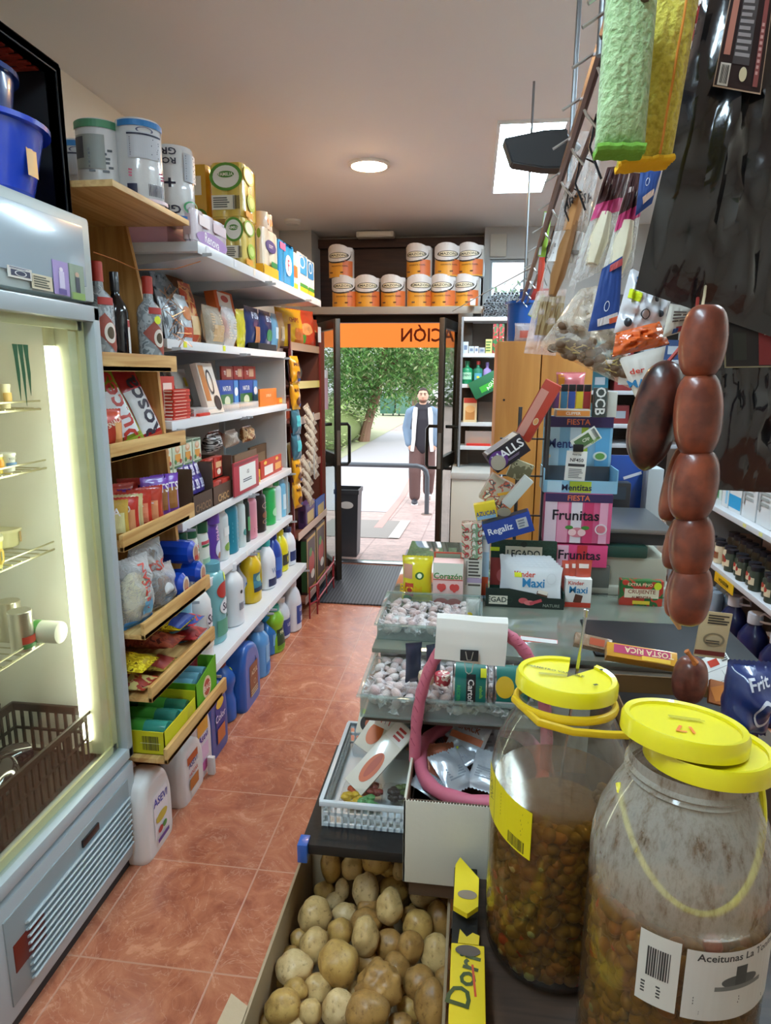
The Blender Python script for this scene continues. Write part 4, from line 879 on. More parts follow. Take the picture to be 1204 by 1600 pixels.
for i in range(3):
    pl = 489+i*10; yc,w_,h_ = slot(pl,pl+10,436,-1.05,Z0)
    carton('patterned_box',['black and white patterned tissue box nearest the napkin packs','middle one of the black and white patterned tissue boxes','black and white patterned tissue box nearest the door ledge'][i],'tissue box',(-1.12,4.2+.09*i,Z0),.085,.13,.125,PRINT('#e8e6ea',['#3c3550','#e8e6ea','#2c2838'],55,stretch=(1,1,1)),[],rz=75,group='patterned boxes at the end of the top shelf')
# ---------------------------------------------------------------- bottles on the top wooden shelf
def gin(label, x, y, lab):
    t = thing('liquor_bottle',label,'bottle',(x,y,WZ[0]),60)
    g = P('#cfd6d8',.08,trans=.0,coat=1,alpha=1,bump=.0)
    GL = PRINT('#8f979b',['#b4bcc0','#7b8488'],45,.08)
    MB().lathe([(0,0),(.040,0),(.043,.01),(.043,.19),(.038,.21),(.018,.232),(.016,.26),(0,.26)],10).build('faceted_glass', GL, t)
    MB().lathe([(0,.255),(.0185,.255),(.0185,.312),(.016,.315),(0,.315)],24).build('cap', P('#b3372a',.35), t)
    decorate(t, cyl_surf(.043), .086,.315,[('r',.1,.32,.7,.34,'#9c4b3c',45),('d',.1,.32,.5,.2,'#e2d8cc'),('d',.1,.32,.3,.12,'#55452c'),('r',0,.62,.6,.07,'#b33a34')]+lab)
gin('crystal-patterned spirit bottle with red cap next to the fridge',-1.165,yat(162,-1.165,WZ[0]),[])
gin('crystal-patterned spirit bottle with red cap and yellow dot before the upright board',-1.165,yat(238,-1.165,WZ[0]),[('d',.05,.52,.3,.09,'#e4ef30')])
t = bottle('wine_bottle','black slim wine bottle standing between the two crystal-patterned bottles','bottle',(-1.21,yat(188,-1.21,WZ[0]),WZ[0]),.075,.31,'wine','#141216','#1b191c',[('r',.2,.28,.5,.45,'#e8e4dc'),('r',.2,.46,.5,.07,'#b33a34')],rough=.12)
t = bottle('wine_bottle','dark green bottle with white label at the fridge edge','bottle',(-1.24,yat(146,-1.24,WZ[0]),WZ[0]),.078,.29,'wine','#1e3a22','#1b191c',[('r',0,.3,.6,.34,'#e4e6ea')],rough=.12)
# ---------------------------------------------------------------- shelf 1: snack bags
Z1 = MZ[1]
def sbag(label,i,pl,pr,pt,xf,mat,decos,d=.05,rx=0,rz=90,name='snack_bag',cat='bag',grp=None,wr=.05,z=None):
    yc,w_,h_ = slot(pl,pr,pt,xf,z if z is not None else MZ[i])
    return bag(name,label,cat,(xf-d/2,yc,(z if z is not None else MZ[i])),w_,d,h_,mat,decos,rz=rz,rx=rx,wr=wr,group=grp)
t = sbag('tall black and white snack bag leaning in the corner of the upper shelf',1,262,292,405,-1.40,FOIL('#3a3d42'),[('r',0,.6,.5,.5,'#c9d0d6'),('t','SNACK',0,.8,.1,'#e8e8e8',60)],.06)
t = sbag('silver snack bag with round brown picture and black letters',1,272,322,402,-1.33,PRINT('#b9c4cc',['#8fa0ac','#2c3036'],30),[('d',.05,.80,.55,.3,'#7a4a2c'),('t','CHURR',.1,.5,.12,'#22252a',90),('r',-.2,.3,.3,.5,'#c7d2da')],.07,rx=-12)
t = sbag('grey striped snack bag standing at the front of the upper shelf',1,268,292,465,-1.20,PRINT('#aab2b8',['#53585e','#c9d2d8'],26,stretch=(3,3,.4)),[('t','CRUJI',0,.5,.3,'#40444a',90)],.05,rx=-8)
t = sbag('white snack bag with orange food picture beside the grey striped bag',1,292,310,460,-1.20,FOIL('#c9d0d4'),[('d',0,.6,.7,.3,'#d9854a'),('r',0,.2,.8,.2,'#c8502c')],.05,rx=-8)
t = sbag('orange and brown snack bag leaning beside the cracker box',1,306,324,440,-1.25,PRINT('#c8502c',['#e2a05c','#8f3a20'],24),[('r',0,.3,.7,.3,'#e8c08a')],.05,rx=-10)
yc,w_,h_ = onm(1,330,362,455,-1.30)
t = carton('cracker_box','orange and white cracker box leaning back on the upper shelf','box',(-1.26,yc,Z1),w_*.9,.05,h_,'#d9642a',[('r',0,.83,.7,.26,'#efe6da'),('d',0,.86,.4,.12,'#c0392b'),('t','BREAD',0,.55,.08,'#f4e8d8'),('t','STICKS',0,.45,.08,'#f4e8d8'),('r',0,.12,.9,.2,'#e8a468')],rx=-10)
t = sbag('clear bag of pale breadsticks with twisted top',1,334,360,478,-1.20,CLEAR('#f0e4d0',.30,.15,.8),[('r',0,.3,.6,.4,'#cfa878'),('l',0,.5,.7,.6,'#d8b890',9)],.07,rx=-6,wr=.1)
t = sbag('clear bag of pale wafers beside the yellow pointed bag',1,358,376,480,-1.20,CLEAR('#ffffff',.35,.15,.8),[('l',0,.5,.7,.6,'#e0d2b8',9)],.07,wr=.1)
t = sbag('bright yellow narrow snack bag standing on the upper shelf',1,376,388,484,-1.20,FOIL('#e6d42c'),[],.04,wr=.1)
t = sbag('navy blue snack bag with PULSA style white lettering',1,391,412,480,-1.20,FOIL('#1c2f66'),[('t','PUSA',0,.8,.16,'#dfe4f4'),('r',.1,.35,.4,.4,'#e0864a')],.06)
t['label'] = 'navy blue snack bag with white lettering on the upper shelf'
t = sbag('dark blue snack bag with green round seal next to the navy one',1,413,430,486,-1.20,FOIL('#23346a'),[('d',0,.4,.5,.3,'#4c9a5a'),('t','BIO',0,.8,.16,'#dfe4f4')],.06)
t = sbag('light blue and white snack bag near the far end of the upper shelf',1,430,438,490,-1.20,FOIL('#7fb0cc'),[('r',0,.5,.5,.3,'#eef2f4')],.05)
t = sbag('tan clear-fronted snack bag at the far end of the upper shelf',1,438,448,488,-1.20,FOIL('#b98a5a'),[('r',0,.5,.5,.3,'#e2c49a')],.05)
t = carton('snack_tray','low black tray under the navy snack bags on the upper shelf','tray',(-1.20,yat(412,-1.18,Z1),Z1),.34,.06,.035,'#1f2126',bev=.003)
t.location.x = -1.185
# ---------------------------------------------------------------- shelf 2 (middle), left of the brown racks
def box2(name,label,cat,pl,pm,pr,pt,z,xf,mat,front=(),side=(),rx=0,h=None,top=None,bev=.0012,group=None,part='carton'):
    x0,y0,y1,hh = corner(pl,pm,pr,pt,z,xf)
    return carton(name,label,cat,((x0+xf)/2,(y0+y1)/2,z),max(.01,y1-y0),max(.01,xf-x0),h or hh,mat,front,90,rx,0,group,side,top,bev,part)
Z2 = MZ[2]
t = box2('card_game_box','yellow box with small red print behind the end of the wooden shelf','box',232,233,250,584,Z2,-1.24,'#e0b95c',[('r',0,.9,.9,.12,'#3a2c28'),('r',.1,.4,.4,.5,'#e8a030'),('l',-.2,.5,.3,.4,'#b0402c',4)])
t = box2('biscuit_box','red box with white tooth-shaped print beside the yellow box','box',250,251,274,588,Z2,-1.22,'#c23a2c',[('r',0,.5,.6,.7,'#ead8cc'),('r',-.15,.35,.12,.4,'#c23a2c'),('r',.15,.35,.12,.4,'#c23a2c')])
yb0 = yat(268,-1.18,Z2)
for i in range(9):      # stacked flat red packs
    t = carton('chocolate_tablet',['lowest','second lowest','third','fourth','fifth','sixth','seventh','second highest','topmost'][i]+' flat red pack in the stack at the front of the middle shelf','chocolate',(-1.235+.002*(i%3),yb0+.10+.004*(i%2),Z2+.0135*i),.16,.11,.0125,'#c8331f',[('l',0,.5,.9,.3,'#f0d8c0',1)],group='stacked flat red packs on the middle shelf',side=[('r',0,.5,.9,.5,'#e6ddd6')],bev=.002)
t = carton('chocolate_tablet','red pack lying open-sided in front of the red stack','chocolate',(-1.20,yat(312,-1.2,Z2),Z2),.12,.05,.012,'#c8331f',bev=.002)
t = sbag('white paper-wrapped pack leaning back behind the red stack',2,278,296,560,-1.33,P('#cfcac2',.5),[('o',0,.4,.5,.3,'#b9a888')],.03,rx=-14,wr=.02)
t = sbag('grey white bread pack leaning beside the brown spotted box',2,290,312,575,-1.28,P('#c9c4bc',.5),[('o',0,.3,.6,.3,'#a89878'),('r',.1,.7,.2,.2,'#d8d030')],.03,rx=-14,wr=.02)
yc,w_,h_ = onm(2,305,332,566,-1.25)
t = carton('biscuit_box','tall white and orange box with dark figure leaning back on the middle shelf','box',(-1.20,yc,Z2),w_*.9,.03,h_,'#e2d3c4',[('r',-.3,.6,.3,.7,'#c07a3c'),('o',.05,.62,.35,.5,'#2a2624'),('d',.2,.2,.4,.3,'#2c1d1a')],rx=-14)
t = sbag('small dark round pack behind the white and orange box',2,322,334,566,-1.40,FOIL('#3a3434'),[('o',0,.5,.6,.5,'#7a7470')],.04)
for i,(pl,pr,lab,z_) in enumerate(((334,344,'narrow dark blue carton first in the row on the middle shelf',0),(344,372,'blue and green carton with white lettering, nearer one of the matching pair',0),(374,402,'blue and green carton with white lettering, farther one of the matching pair',0))):
    box2('soup_carton',lab,'carton',pl-1,pl,pr,594,Z2,-1.24,'#22356e' if i==0 else '#2c4a9c',[] if i==0 else [('r',-.14,.28,.66,.5,'#2f6a34'),('t','NATUR',-.14,.72,.16,'#e6e6ea'),('d',-.14,.3,.3,.34,'#c8cdb8'),('r',.37,.5,.24,.95,'#3f86c8'),('d',.37,.6,.2,.3,'#e8e8ea')],h=None)
hc = zat(594,-1.24,3.2)-Z2
for i,(pl,pr,c_) in enumerate(((346,364,'#9c3a2c'),(365,380,'#a8342a'),(381,399,'#b03a2c'))):
    box2('tea_box',['brown red box lying on the nearer blue and green carton','middle red box on top of the blue and green cartons','red box with pale label on the farther blue and green carton'][i],'box',pl-2,pl,pr,572,Z2+hc+.001,-1.26,c_,[('r',.1,.5,.4,.6,'#d9a07a'),('t','TE',-.25,.5,.3,'#f0d8c8')])
t = box2('display_box','open orange display box at the far end of the middle shelf','box',404,406,432,608,Z2,-1.19,'#e07a1c',[('t','SUPERIOR',0,.6,.16,'#f6d8a8')])
t = box2('display_box','low orange tray with yellow card beside the open orange box','box',430,432,447,622,Z2,-1.19,'#df7420',[('r',0,.5,.5,.6,'#e8b83c')])
for i,(pl,pr) in enumerate(((300,345),(345,372),(372,402))):
    yc,w_,h_ = onm(2,pl,pr,632,-1.20)
    t = thing('pastry_tray',['clear tray of dark pastries at the front of the middle shelf','clear tray of golden pastries with yellow price dot','clear tray of sliced cake nearest the orange boxes'][i],'tray',(-1.24,yc,Z2),90)
    MB().box(-w_/2,w_/2,-.05,.05,0,.035,.008).build('clear_tray', CLEAR('#ffffff',.18,.1,.3), t)
    b = MB()
    for k_ in range(4): b.ball((-w_/2+w_*(k_+.5)/4,0,.014),(w_/9,.04,.012),12)
    b.build('pastries', P(['#4a2f26','#b9824a','#c89a62'][i],.6), t)
    decorate(t, lambda u,z,e: (u,-.03+z,.036), w_, .05, [('d',.2,.3,.16,.35,'#e4ef30')])
# ---------------------------------------------------------------- wooden shelf 2: bags
def wbag(label,i,pl,pr,pt,xf,mat,decos,d=.05,rx=0,rz=90,wr=.05,name='snack_bag',cat='bag',grp=None,ry=0,zz=0):
    z = WZ[i]; yc,w_,h_ = slot(pl,pr,pt,xf,z); return bag(name,label,cat,(xf-d/2,yc,z+zz),w_,d,h_,mat,decos,rz=rz,rx=rx,ry=ry,wr=wr,group=grp)
t = wbag('red savoury snack bag standing at the fridge end of the second wooden shelf',1,168,198,640,-1.14,FOIL('#c8402c'),[('t','SNACK',.1,.72,.12,'#f4d8c0',20),('r',.2,.45,.3,.5,'#e0a060')],.06,rz=70)
t = wbag('pale blue bag beside the red snack bag at the fridge edge',1,155,168,645,-1.16,FOIL('#4a7fb4'),[('r',0,.8,.6,.25,'#d4dde6')],.05)
for i,(pl,pr,pt,c1,lab,tx) in enumerate(((178,236,600,'#8a9a2c','green and white pack with red writing leaning on the second wooden shelf','Dulces'),(214,266,602,'#b8333c','red and white pack with dark writing leaning nearest the upright board','Rosca'))):
    y0 = yat(pl,-1.15,WZ[1]); y1 = yat(pr,-1.15,WZ[1])
    h_ = zat(pt,-1.3,(y0+y1)/2)-WZ[1]
    t = bag('bread_pack',lab,'pack',(-1.15,(y0+y1)/2+.03,WZ[1]),.13,.05,.29,P(c1,.25,coat=.6,bump=.3,bscale=30),[('r',.02,.42,.7,.56,'#e6e6e8'),('t',tx,.05,.45,.26,'#c0392b' if i==0 else '#3a3040',90),('r',.0,.06,.9,.08,'#9fb43a' if i==0 else '#d8563c')],rz=62,rx=-22,ry=0,wr=.03)
    t.location = (-1.19,yat((pl+pr)/2+16,-1.15,WZ[1]),WZ[1]); t.rotation_euler = (math.radians(-16),math.radians(-16),math.radians(66))
t = wbag('olive green pack in the shadow behind the green and white pack',1,160,190,602,-1.38,FOIL('#5c6a24'),[],.05,rx=-8)
# ---------------------------------------------------------------- wooden shelf 3: sweets
z = WZ[2]
cols = [('#3a3a6a','#e4e060'),('#3a3a6a','#d8dce4'),('#9c3030','#e4e060'),('#8a3a38','#e0d0c0')]
for i in range(9):
    y = 1.95+.052*i; c_ = cols[0] if i in (5,6) else cols[1] if i > 3 else cols[2] if i in (1,2) else cols[3]
    t = carton('chocolate_bar',''+['dark red','red and yellow','red and yellow','brown red','dark blue and white','navy and yellow','navy and yellow','dark blue','dark blue'][i]+' chocolate bar in the back row of sweets, '+['first','second','third','fourth','fifth','sixth','seventh','eighth','last'][i]+' from the fridge','chocolate',(-1.40,y,z),.046,.012,.17,FOIL(c_[0]),[('r',0,.45,.55,.5,c_[1]),('t','CHOC',0,.45,.4,'#33333f',90,.4)],group='chocolate bars upright in the back row',rx=-8)
for i in range(12):
    y = 1.935+.043*i; c_ = ['#b8322a','#7a3aa0','#c23a2a','#6a3a9c','#c8402c'][i%5]
    t = bag('sweet_bag',['glossy red','purple','scarlet','violet','orange red'][i%5]+' sweet bag in the middle row, '+['first','second','third','fourth','fifth','sixth','seventh','eighth','ninth','tenth','eleventh','last'][i]+' from the fridge','sweet bag',(-1.27+.01*math.sin(i),y,z),.13,.026,.135+.012*math.sin(i*2),FOIL(c_),[('r',0,.6,.6,.3,['#e8c8a0','#e8e4f4'][i%2]),('t','MIX',0,.6,.18,'#55306a')],rz=38+8*math.sin(i*3),wr=.12,seed=i+2,group='sweet bags in the middle row of the third wooden shelf')
for i in range(8):
    y = 1.975+.055*i; c_ = ['#c8a040','#c22e22','#d8c890','#cc3322','#c8402c','#b82c22','#7a48b8','#7a48b8'][i]
    lab = ['yellow and green','bright red','cream and orange','deep red','tomato red','dark red','purple and brown','large purple'][i]
    t = bag('sweet_bag',lab+' sweet bag in the front row behind the wooden rail','sweet bag',(-1.16+.008*math.sin(i*2),y,z),.12,.03,.135 if i<6 else .165,FOIL(c_),[('r',0,.45,.8,.5,['#e4dca0','#e0a070','#e9e4c0','#e88a6a','#e8a070','#e0906a','#9a6a3c','#a5703c'][i]),('t',['UVA','RED','ORO','MIX','SOL','FIN','NUTS','NUTS'][i],0,.72,.2,'#f4f0f4')],rz=30 if i<5 else 58,wr=.12,seed=i+20,group='sweet bags in the front row of the third wooden shelf')
t = bag('sweet_bag','clear cellophane bag of red sweets at the fridge end of the third wooden shelf','sweet bag',(-1.17,1.925,z),.075,.05,.16,CLEAR('#f4d8d0',.35,.15,.8),[('r',0,.2,.6,.3,'#a8503c')],rz=30,wr=.15)
# ---------------------------------------------------------------- shelf 3: cookies, display cartons
Z3 = MZ[3]
bw = yat(316,-1.2,Z3)-yat(262,-1.2,Z3)
for i in range(4):
    for j in range(2):
        y0 = 2.47+.10*i
        t = carton('rusk_carton','cream carton with orange child picture, '+['lower','upper'][j]+' row, '+['first','second','third','last'][i]+' from the wooden shelves','carton',(-1.27,y0+.04,Z3+.115+.10*j if 0 else Z3+.12+.095*j),.088,.12,.093,'#d9dfc4',[('d',0,.68,.5,.34,'#e0a878'),('d',0,.74,.34,.24,'#f0cfae'),('r',0,.3,.6,.36,'#e09a3c'),('d',-.28,.14,.26,.2,'#5a8a4c'),('d',.28,.14,.26,.2,'#a84438'),('r',0,.94,.9,.1,'#5c7a5c')],group='cream cartons with child picture stacked behind the wooden shelf')
t = carton('display_case','long plain carton base under the cream picture cartons','carton',(-1.30,2.66,Z3),.40,.18,.119,'#8a6a50')
def dispbox(label,pl,pr,pt,col,front,xf=-1.145,d=.20,items=None):
    yc,w_,h_ = onm(3,pl,pr,pt,xf); t = thing('display_box',label,'display box',(xf-d/2,yc,Z3),90)
    b = MB(); tk = .003
    b.box(-w_/2,w_/2,-d/2,d/2,0,tk).box(-w_/2,-w_/2+tk,-d/2,d/2,0,h_).box(w_/2-tk,w_/2,-d/2,d/2,0,h_).box(-w_/2,w_/2,d/2-tk,d/2,0,h_).box(-w_/2,w_/2,-d/2,-d/2+tk,0,h_*.42)
    b.build('open_carton', CARD(col), t); decorate(t, flat_surf(d), w_, h_*.42, front); return t,yc,w_,h_
t,ya,wa,ha = dispbox('dark brown open display box with purple sachets facing the aisle',303,333,728,'#4d3b30',[('t','CHOCO',0,.3,.4,'#8a6a4a')])
t['label'] = 'dark brown open display box with purple sachets above the wooden sweets shelf'
for k_ in range(4):
    for j in range(2):
        bag('wafer_sachet','purple and white sachet in the brown display box, '+['lower','upper'][j]+' layer, '+['first','second','third','last'][k_]+' from the fridge','sachet',(-1.18-.02*j,ya-wa/2+.03+(wa-.06)*k_/3,Z3+.006+.055*j+.07),.06,.02,.09 if j else .08,FOIL('#5a4aa0'),[('r',0,.5,.6,.5,'#d8d8ec'),('t','LU',0,.5,.3,'#3a2a80')],wr=.1,seed=k_+3*j,group='purple sachets in the brown display box',rx=-12)
t,ya,wa,ha = dispbox('brown open display box with red and gold chocolate packs',334,364,716,'#5a4234',[('t','CHOC',0,.3,.4,'#c8a06a')])
for k_ in range(2):
    for j in range(2):
        carton('chocolate_pack','red and gold chocolate pack in the second display box, '+['lower','upper'][j]+' '+['nearer','farther'][k_]+' one','chocolate',(-1.165-.035*j,ya+wa*.22*(-1 if k_==0 else 1),Z3+.01+.10*j),wa*.4,.03,.095,FOIL('#b8382c'),[('r',0,.6,.7,.3,'#e4b88a'),('d',0,.25,.5,.3,'#e8dcc8'),('r',.3,.85,.3,.14,'#7a2018')],group='red and gold packs in the second display box')
# display with a white price card
yc,w_,h_ = onm(3,367,405,732,-1.125)
t = thing('price_card','red-backed white price card standing at the middle shelf edge','card',(-1.13,yc,Z3),90)
MB().box(-w_/2,w_/2,-.004,.004,0,.165,.001).build('red_card', CARD('#b8404c'), t)
decorate(t, flat_surf(.008), w_, .165, [('r',.03,.48,.66,.74,'#e6ece8'),('t','-%3',.03,.62,.12,'#3c4a5a'),('l',.03,.38,.4,.12,'#55606a',2),('r',0,.95,.95,.08,'#8a2430')])
t = box2('display_box','low brown carton of sweets behind the red price card','display box',364,368,402,712,Z3,-1.25,'#7a5a3e',[('t','TURRON',0,.5,.3,'#e0b070')])
t = box2('display_box','long brown open carton near the far end of the third shelf','display box',388,392,434,700,Z3,-1.30,'#6a4a30',[('r',.3,.5,.2,.6,'#b8432c'),('r',-.2,.5,.4,.4,'#8a6a48')])
t = box2('sweet_box','red and gold sweet box at the far end of the third shelf','box',405,408,440,722,Z3,-1.17,'#c23c28',[('r',-.15,.4,.4,.5,'#e8e0d8'),('d',-.3,.85,.14,.2,'#f0c040'),('d',.25,.85,.14,.2,'#f0c040'),('r',.3,.4,.3,.4,'#e8a048')])
t = box2('sweet_box','small yellow and orange carton beside the red and gold sweet box','box',398,399,406,736,Z3,-1.16,'#e8a81c',[('d',0,.3,.6,.4,'#5a9a30')])
t = bag('snack_bag','orange packet lying flat at the far end of the third shelf','bag',(-1.19,yat(444,-1.19,Z3),Z3),.10,.025,.14,FOIL('#d8502c'),[],rz=90,rx=-80)
for i,(px,c_,lab) in enumerate(((333,PRINT('#d8d4d0',['#2a2624','#d8d4d0'],14,stretch=(1,1,7)),'zebra striped chocolate biscuit bag on top of the display boxes'),(360,CLEAR('#f0e0d0',.4,.12,.9),'clear bag with twisted top on the third metal shelf'),(352,FOIL('#8a3a24'),'brown biscuit bag behind the zebra striped bag'),(386,PRINT('#a86a3c',['#e0b888','#5c3420'],30),'brown patterned biscuit bag beside the clear twisted bag'))):
    z_ = Z3+.205; yy = yat(px,-1.27,z_)
    bag('biscuit_bag',lab,'bag',(-1.27 if i!=2 else -1.33,yy,z_),.15,.08,.09,c_,[],rz=90,wr=.14,seed=i+9)
t = carton('display_case','plain brown carton on the third shelf carrying the biscuit bags','carton',(-1.36,2.99+.2,Z3),.66,.24,.204,'#6e5644')
t.location = (-1.47,3.16,Z3); 
# ---------------------------------------------------------------- blue rolls and bags on the wooden shelves
z = WZ[3]
def brick(label,px,zz,x=-1.13,pr=None):
    y = yat(px,x,z+zz); t = thing('biscuit_roll',label,'biscuit pack',(x,y,z+zz+.048),90,group='round blue biscuit packs')
    MB().lathe([(0,-.075),(.03,-.075),(.046,-.06),(.048,0),(.046,.06),(.03,.075),(0,.075)],10,M=R(90,'X')).build('wrapper', P('#1746b8',.2,coat=.7,bump=.5,bscale=30), t)
    MB().lathe([(0,.0),(.034,.0)],20,close=False,sx=.8,M=T(0,-.0765,0)@R(90,'X')).build('label_disc', P('#dcd8d4',.4), t)
    MB().lathe([(0,.0),(.024,.0)],20,close=False,sx=.8,M=T(0,-.0775,0)@R(90,'X')).build('picture_disc', P('#b88a70',.4), t)
    MB().box(-.014,.014,-.079,-.0775,-.03,-.012).build('red_panel', P('#b83030',.4), t)
brick('round blue biscuit pack on top of the two others on the fourth wooden shelf',278,.095,-1.14)
brick('round blue biscuit pack, nearer one of the lower two on the fourth wooden shelf',262,0,-1.13)
brick('round blue biscuit pack, farther one of the lower two on the fourth wooden shelf',290,0,-1.13)
CB = CLEAR('#f4f6f8',.22,.1,.9)
def breadbag(label,px,x,hh,ww,inner,deco,seed):
    y = yat(px,x,z); t = bag('bread_bag',label,'bread bag',(x,y,z),ww,.10,hh,CB,deco,rz=75,wr=.14,seed=seed,part='clear_bag')
    MB().ball((0,.0,hh*.42),(ww*.40,.035,hh*.36),20).build('contents', P(inner,.7,bump=.5,bscale=60), t); return t
breadbag('clear bag of pale rolls with blue base and red letters at the fridge end',212,-1.10,.24,.15,'#d9cfa8',[('t','ARTISAN',.1,.58,.12,'#c23a30',90),('r',0,.08,.9,.12,'#2c7fc8'),('r',.1,.3,.3,.2,'#6fa8cc')],3)
breadbag('clear bread bag with red letters behind the blue-based bag',232,-1.14,.25,.16,'#a88a6c',[('t','OSCS',.1,.66,.14,'#b84030'),('l',-.1,.4,.5,.2,'#6a7a90',4)],5)
breadbag('clear bag of brown cookies between bread bags and blue packs',252,-1.10,.16,.13,'#7a5238',[('d',-.1,.5,.3,.3,'#dfe4e8'),('l',0,.3,.4,.2,'#6a7a90',3)],7)
t = bag('snack_bag','bright blue bag tucked against the fridge on the fourth wooden shelf','bag',(-1.24,1.96,z),.12,.06,.26,FOIL('#2a86c8'),[],rz=75)
# ---------------------------------------------------------------- fifth wooden shelf: nets and pasta bags
z = WZ[4]
GOLD = PRINT('#b89a1c',['#e8d030','#6a5412'],60,.25)
def flatbag(label,px,x,ll,ww,dd,mat,decos,zz=0,rz=80,seed=0,shelf=4,name='pasta_bag',cat='bag'):
    y = yat(px,x,WZ[shelf]+zz); t = bag(name,label,cat,(x+.0,y,WZ[shelf]+zz+dd*.5),ww,dd,ll,mat,decos,rz=rz,rx=-90,wr=.1,seed=seed)
    v = Vector((math.sin(math.radians(rz)),-math.cos(math.radians(rz)),0)); t.location += Vector((0,0,0)); return t
def lying(label,px,xf,ll,ww,dd,mat,decos,zz,seed,shelf,name='pasta_bag'):
    """bag lying flat, long side across the shelf, its end towards the aisle"""
    y = yat(px,xf,WZ[shelf]+zz); t = bag(name,label,'bag',(xf,y,WZ[shelf]+zz+dd/2),ww,dd,ll,mat,decos,rz=90,rx=90,wr=.12,seed=seed)
    t.rotation_euler = (math.radians(-90),0,math.radians(90)); t.location.x = xf; return t
lying('red and clear sausage-shaped pack lowest at the fridge end of the fifth wooden shelf',238,-1.05,.30,.11,.045,PRINT('#8a2c22',['#b8a868','#c23a2c'],30),[],0,1,4)
lying('gold net-print pasta bag lying above the red-ended pack near the fridge',238,-1.06,.30,.13,.06,GOLD,[],.047,2,4)
lying('gold and brown pasta bag lying in the middle of the fifth wooden shelf',268,-1.05,.30,.12,.05,PRINT('#8a7a2c',['#b8a040','#5c4a24'],60),[('r',0,.12,.8,.2,'#8a2c22')],0,3,4)
lying('brown red pasta bag on top of the middle gold bag',282,-1.05,.28,.12,.05,PRINT('#7a2c22',['#9c4a34','#4a1c18'],40),[],.052,4,4)
lying('bright gold pasta bag lying highest on the fifth wooden shelf',296,-1.06,.28,.16,.07,PRINT('#d8b818',['#f0dc3c','#8a6c14'],60,.2),[('r',0,.1,.9,.18,'#2a4a9c')],.075,5,4)
lying('yellow and blue pasta bag at the far end of the fifth wooden shelf',312,-1.05,.26,.12,.06,PRINT('#2a50a8',['#c8342c','#3a70c8'],20),[],.06,6,4)
lying('dark red pasta bag below the yellow and blue one at the shelf end',316,-1.05,.26,.13,.055,PRINT('#8a1f20',['#b03030','#5c1414'],20),[],0,7,4)
# ---------------------------------------------------------------- sixth wooden shelf: boxes of bin bags
z = WZ[5]
t = thing('display_box','yellow display box of green bin bag rolls on the lowest wooden shelf','display box',(-1.15,2.06,z),90)
b = MB(); w_,d_ = .26,.30
b.box(-w_/2,w_/2,-d_/2,d_/2,0,.003).box(-w_/2,-w_/2+.003,-d_/2,d_/2,0,.085).box(w_/2-.003,w_/2,-d_/2,d_/2,0,.11).box(-w_/2,w_/2,-d_/2,-d_/2+.003,0,.085).box(-w_/2,w_/2,d_/2-.003,d_/2,0,.12)
b.build('open_carton', CARD('#d2cf1e'), t)
decorate(t, lambda u,z_,e: (-w_/2-e, -u, z_), d_, .085, [('t','UTION',-.15,.45,.42,'#ecebc0'),('b',.33,.5,.2,.62,'#3c3c20',14),('r',.33,.5,.24,.02,'#ecebc0')])
decorate(t, flat_surf(d_), w_, .085, [('d',.3,.55,.2,.6,'#c8c030'),('r',0,.1,.9,.1,'#8a9a18')])
for i in range(6):
    y = -.10+.04*i; r_ = thing('bin_bag_roll','teal bin bag roll in the yellow box, '+['first','second','third','fourth','fifth','last'][i]+' from the fridge','bin bag roll',(-1.15,2.06+y,z+.04+.02*(i%2)),0,group='teal bin bag rolls in the yellow display box')
    MB().lathe([(0,-.13),(.024,-.13),(.026,-.12),(.026,.12),(.024,.13),(0,.13)],16,M=R(90,'Y')).build('rolled_bags', P(['#2f7a6c','#3c9486','#2a6a50'][i%3],.25,coat=.5,bump=.4,bscale=60), r_)
    MB().lathe([(.0265,-.05),(.0265,.05)],16,close=False,M=R(90,'Y')).build('paper_band', P('#4a9a3a',.4), r_)
t = thing('display_box','bright green display box with red oval behind the yellow one','display box',(-1.14,2.30,z),90)
b = MB(); w_,d_ = .20,.28
b.box(-w_/2,w_/2,-d_/2,d_/2,0,.003).box(-w_/2,-w_/2+.003,-d_/2,d_/2,0,.13).box(w_/2-.003,w_/2,-d_/2,d_/2,0,.16).box(-w_/2,w_/2,d_/2-.003,d_/2,0,.16)
b.prism([(-w_/2,0),(w_/2,0),(w_/2,.165),(-w_/2,.12)],-d_/2,-d_/2+.003,M=Matrix(((1,0,0,0),(0,0,1,0),(0,1,0,0),(0,0,0,1))))
b.build('open_carton', CARD('#5fa81e'), t); decorate(t, flat_surf(d_), w_, .12, [('d',0,.6,.4,.75,'#e0cfa8'),('d',0,.6,.3,.55,'#b84434'),('t','BAG',0,.6,.2,'#f4e8d8')])
for i in range(3):
    r_ = thing('bin_bag_roll','pale blue bin bag roll in the green box, '+['nearest the fridge','middle','farthest from the fridge'][i],'bin bag roll',(-1.15,2.245+.055*i,z+.10),0,group='pale blue bin bag rolls in the green display box')
    MB().lathe([(0,-.12),(.026,-.12),(.027,-.11),(.027,.11),(.026,.12),(0,.12)],16,M=R(90,'Y')).build('rolled_bags', P('#6fa8b8',.2,coat=.6,bump=.5,bscale=50), r_)
t = bag('pasta_bag','dark red glossy bag at the far end of the lowest wooden shelf','bag',(-1.10,2.41,z+.02),.10,.05,.20,FOIL('#8a2430'),[],rz=90)
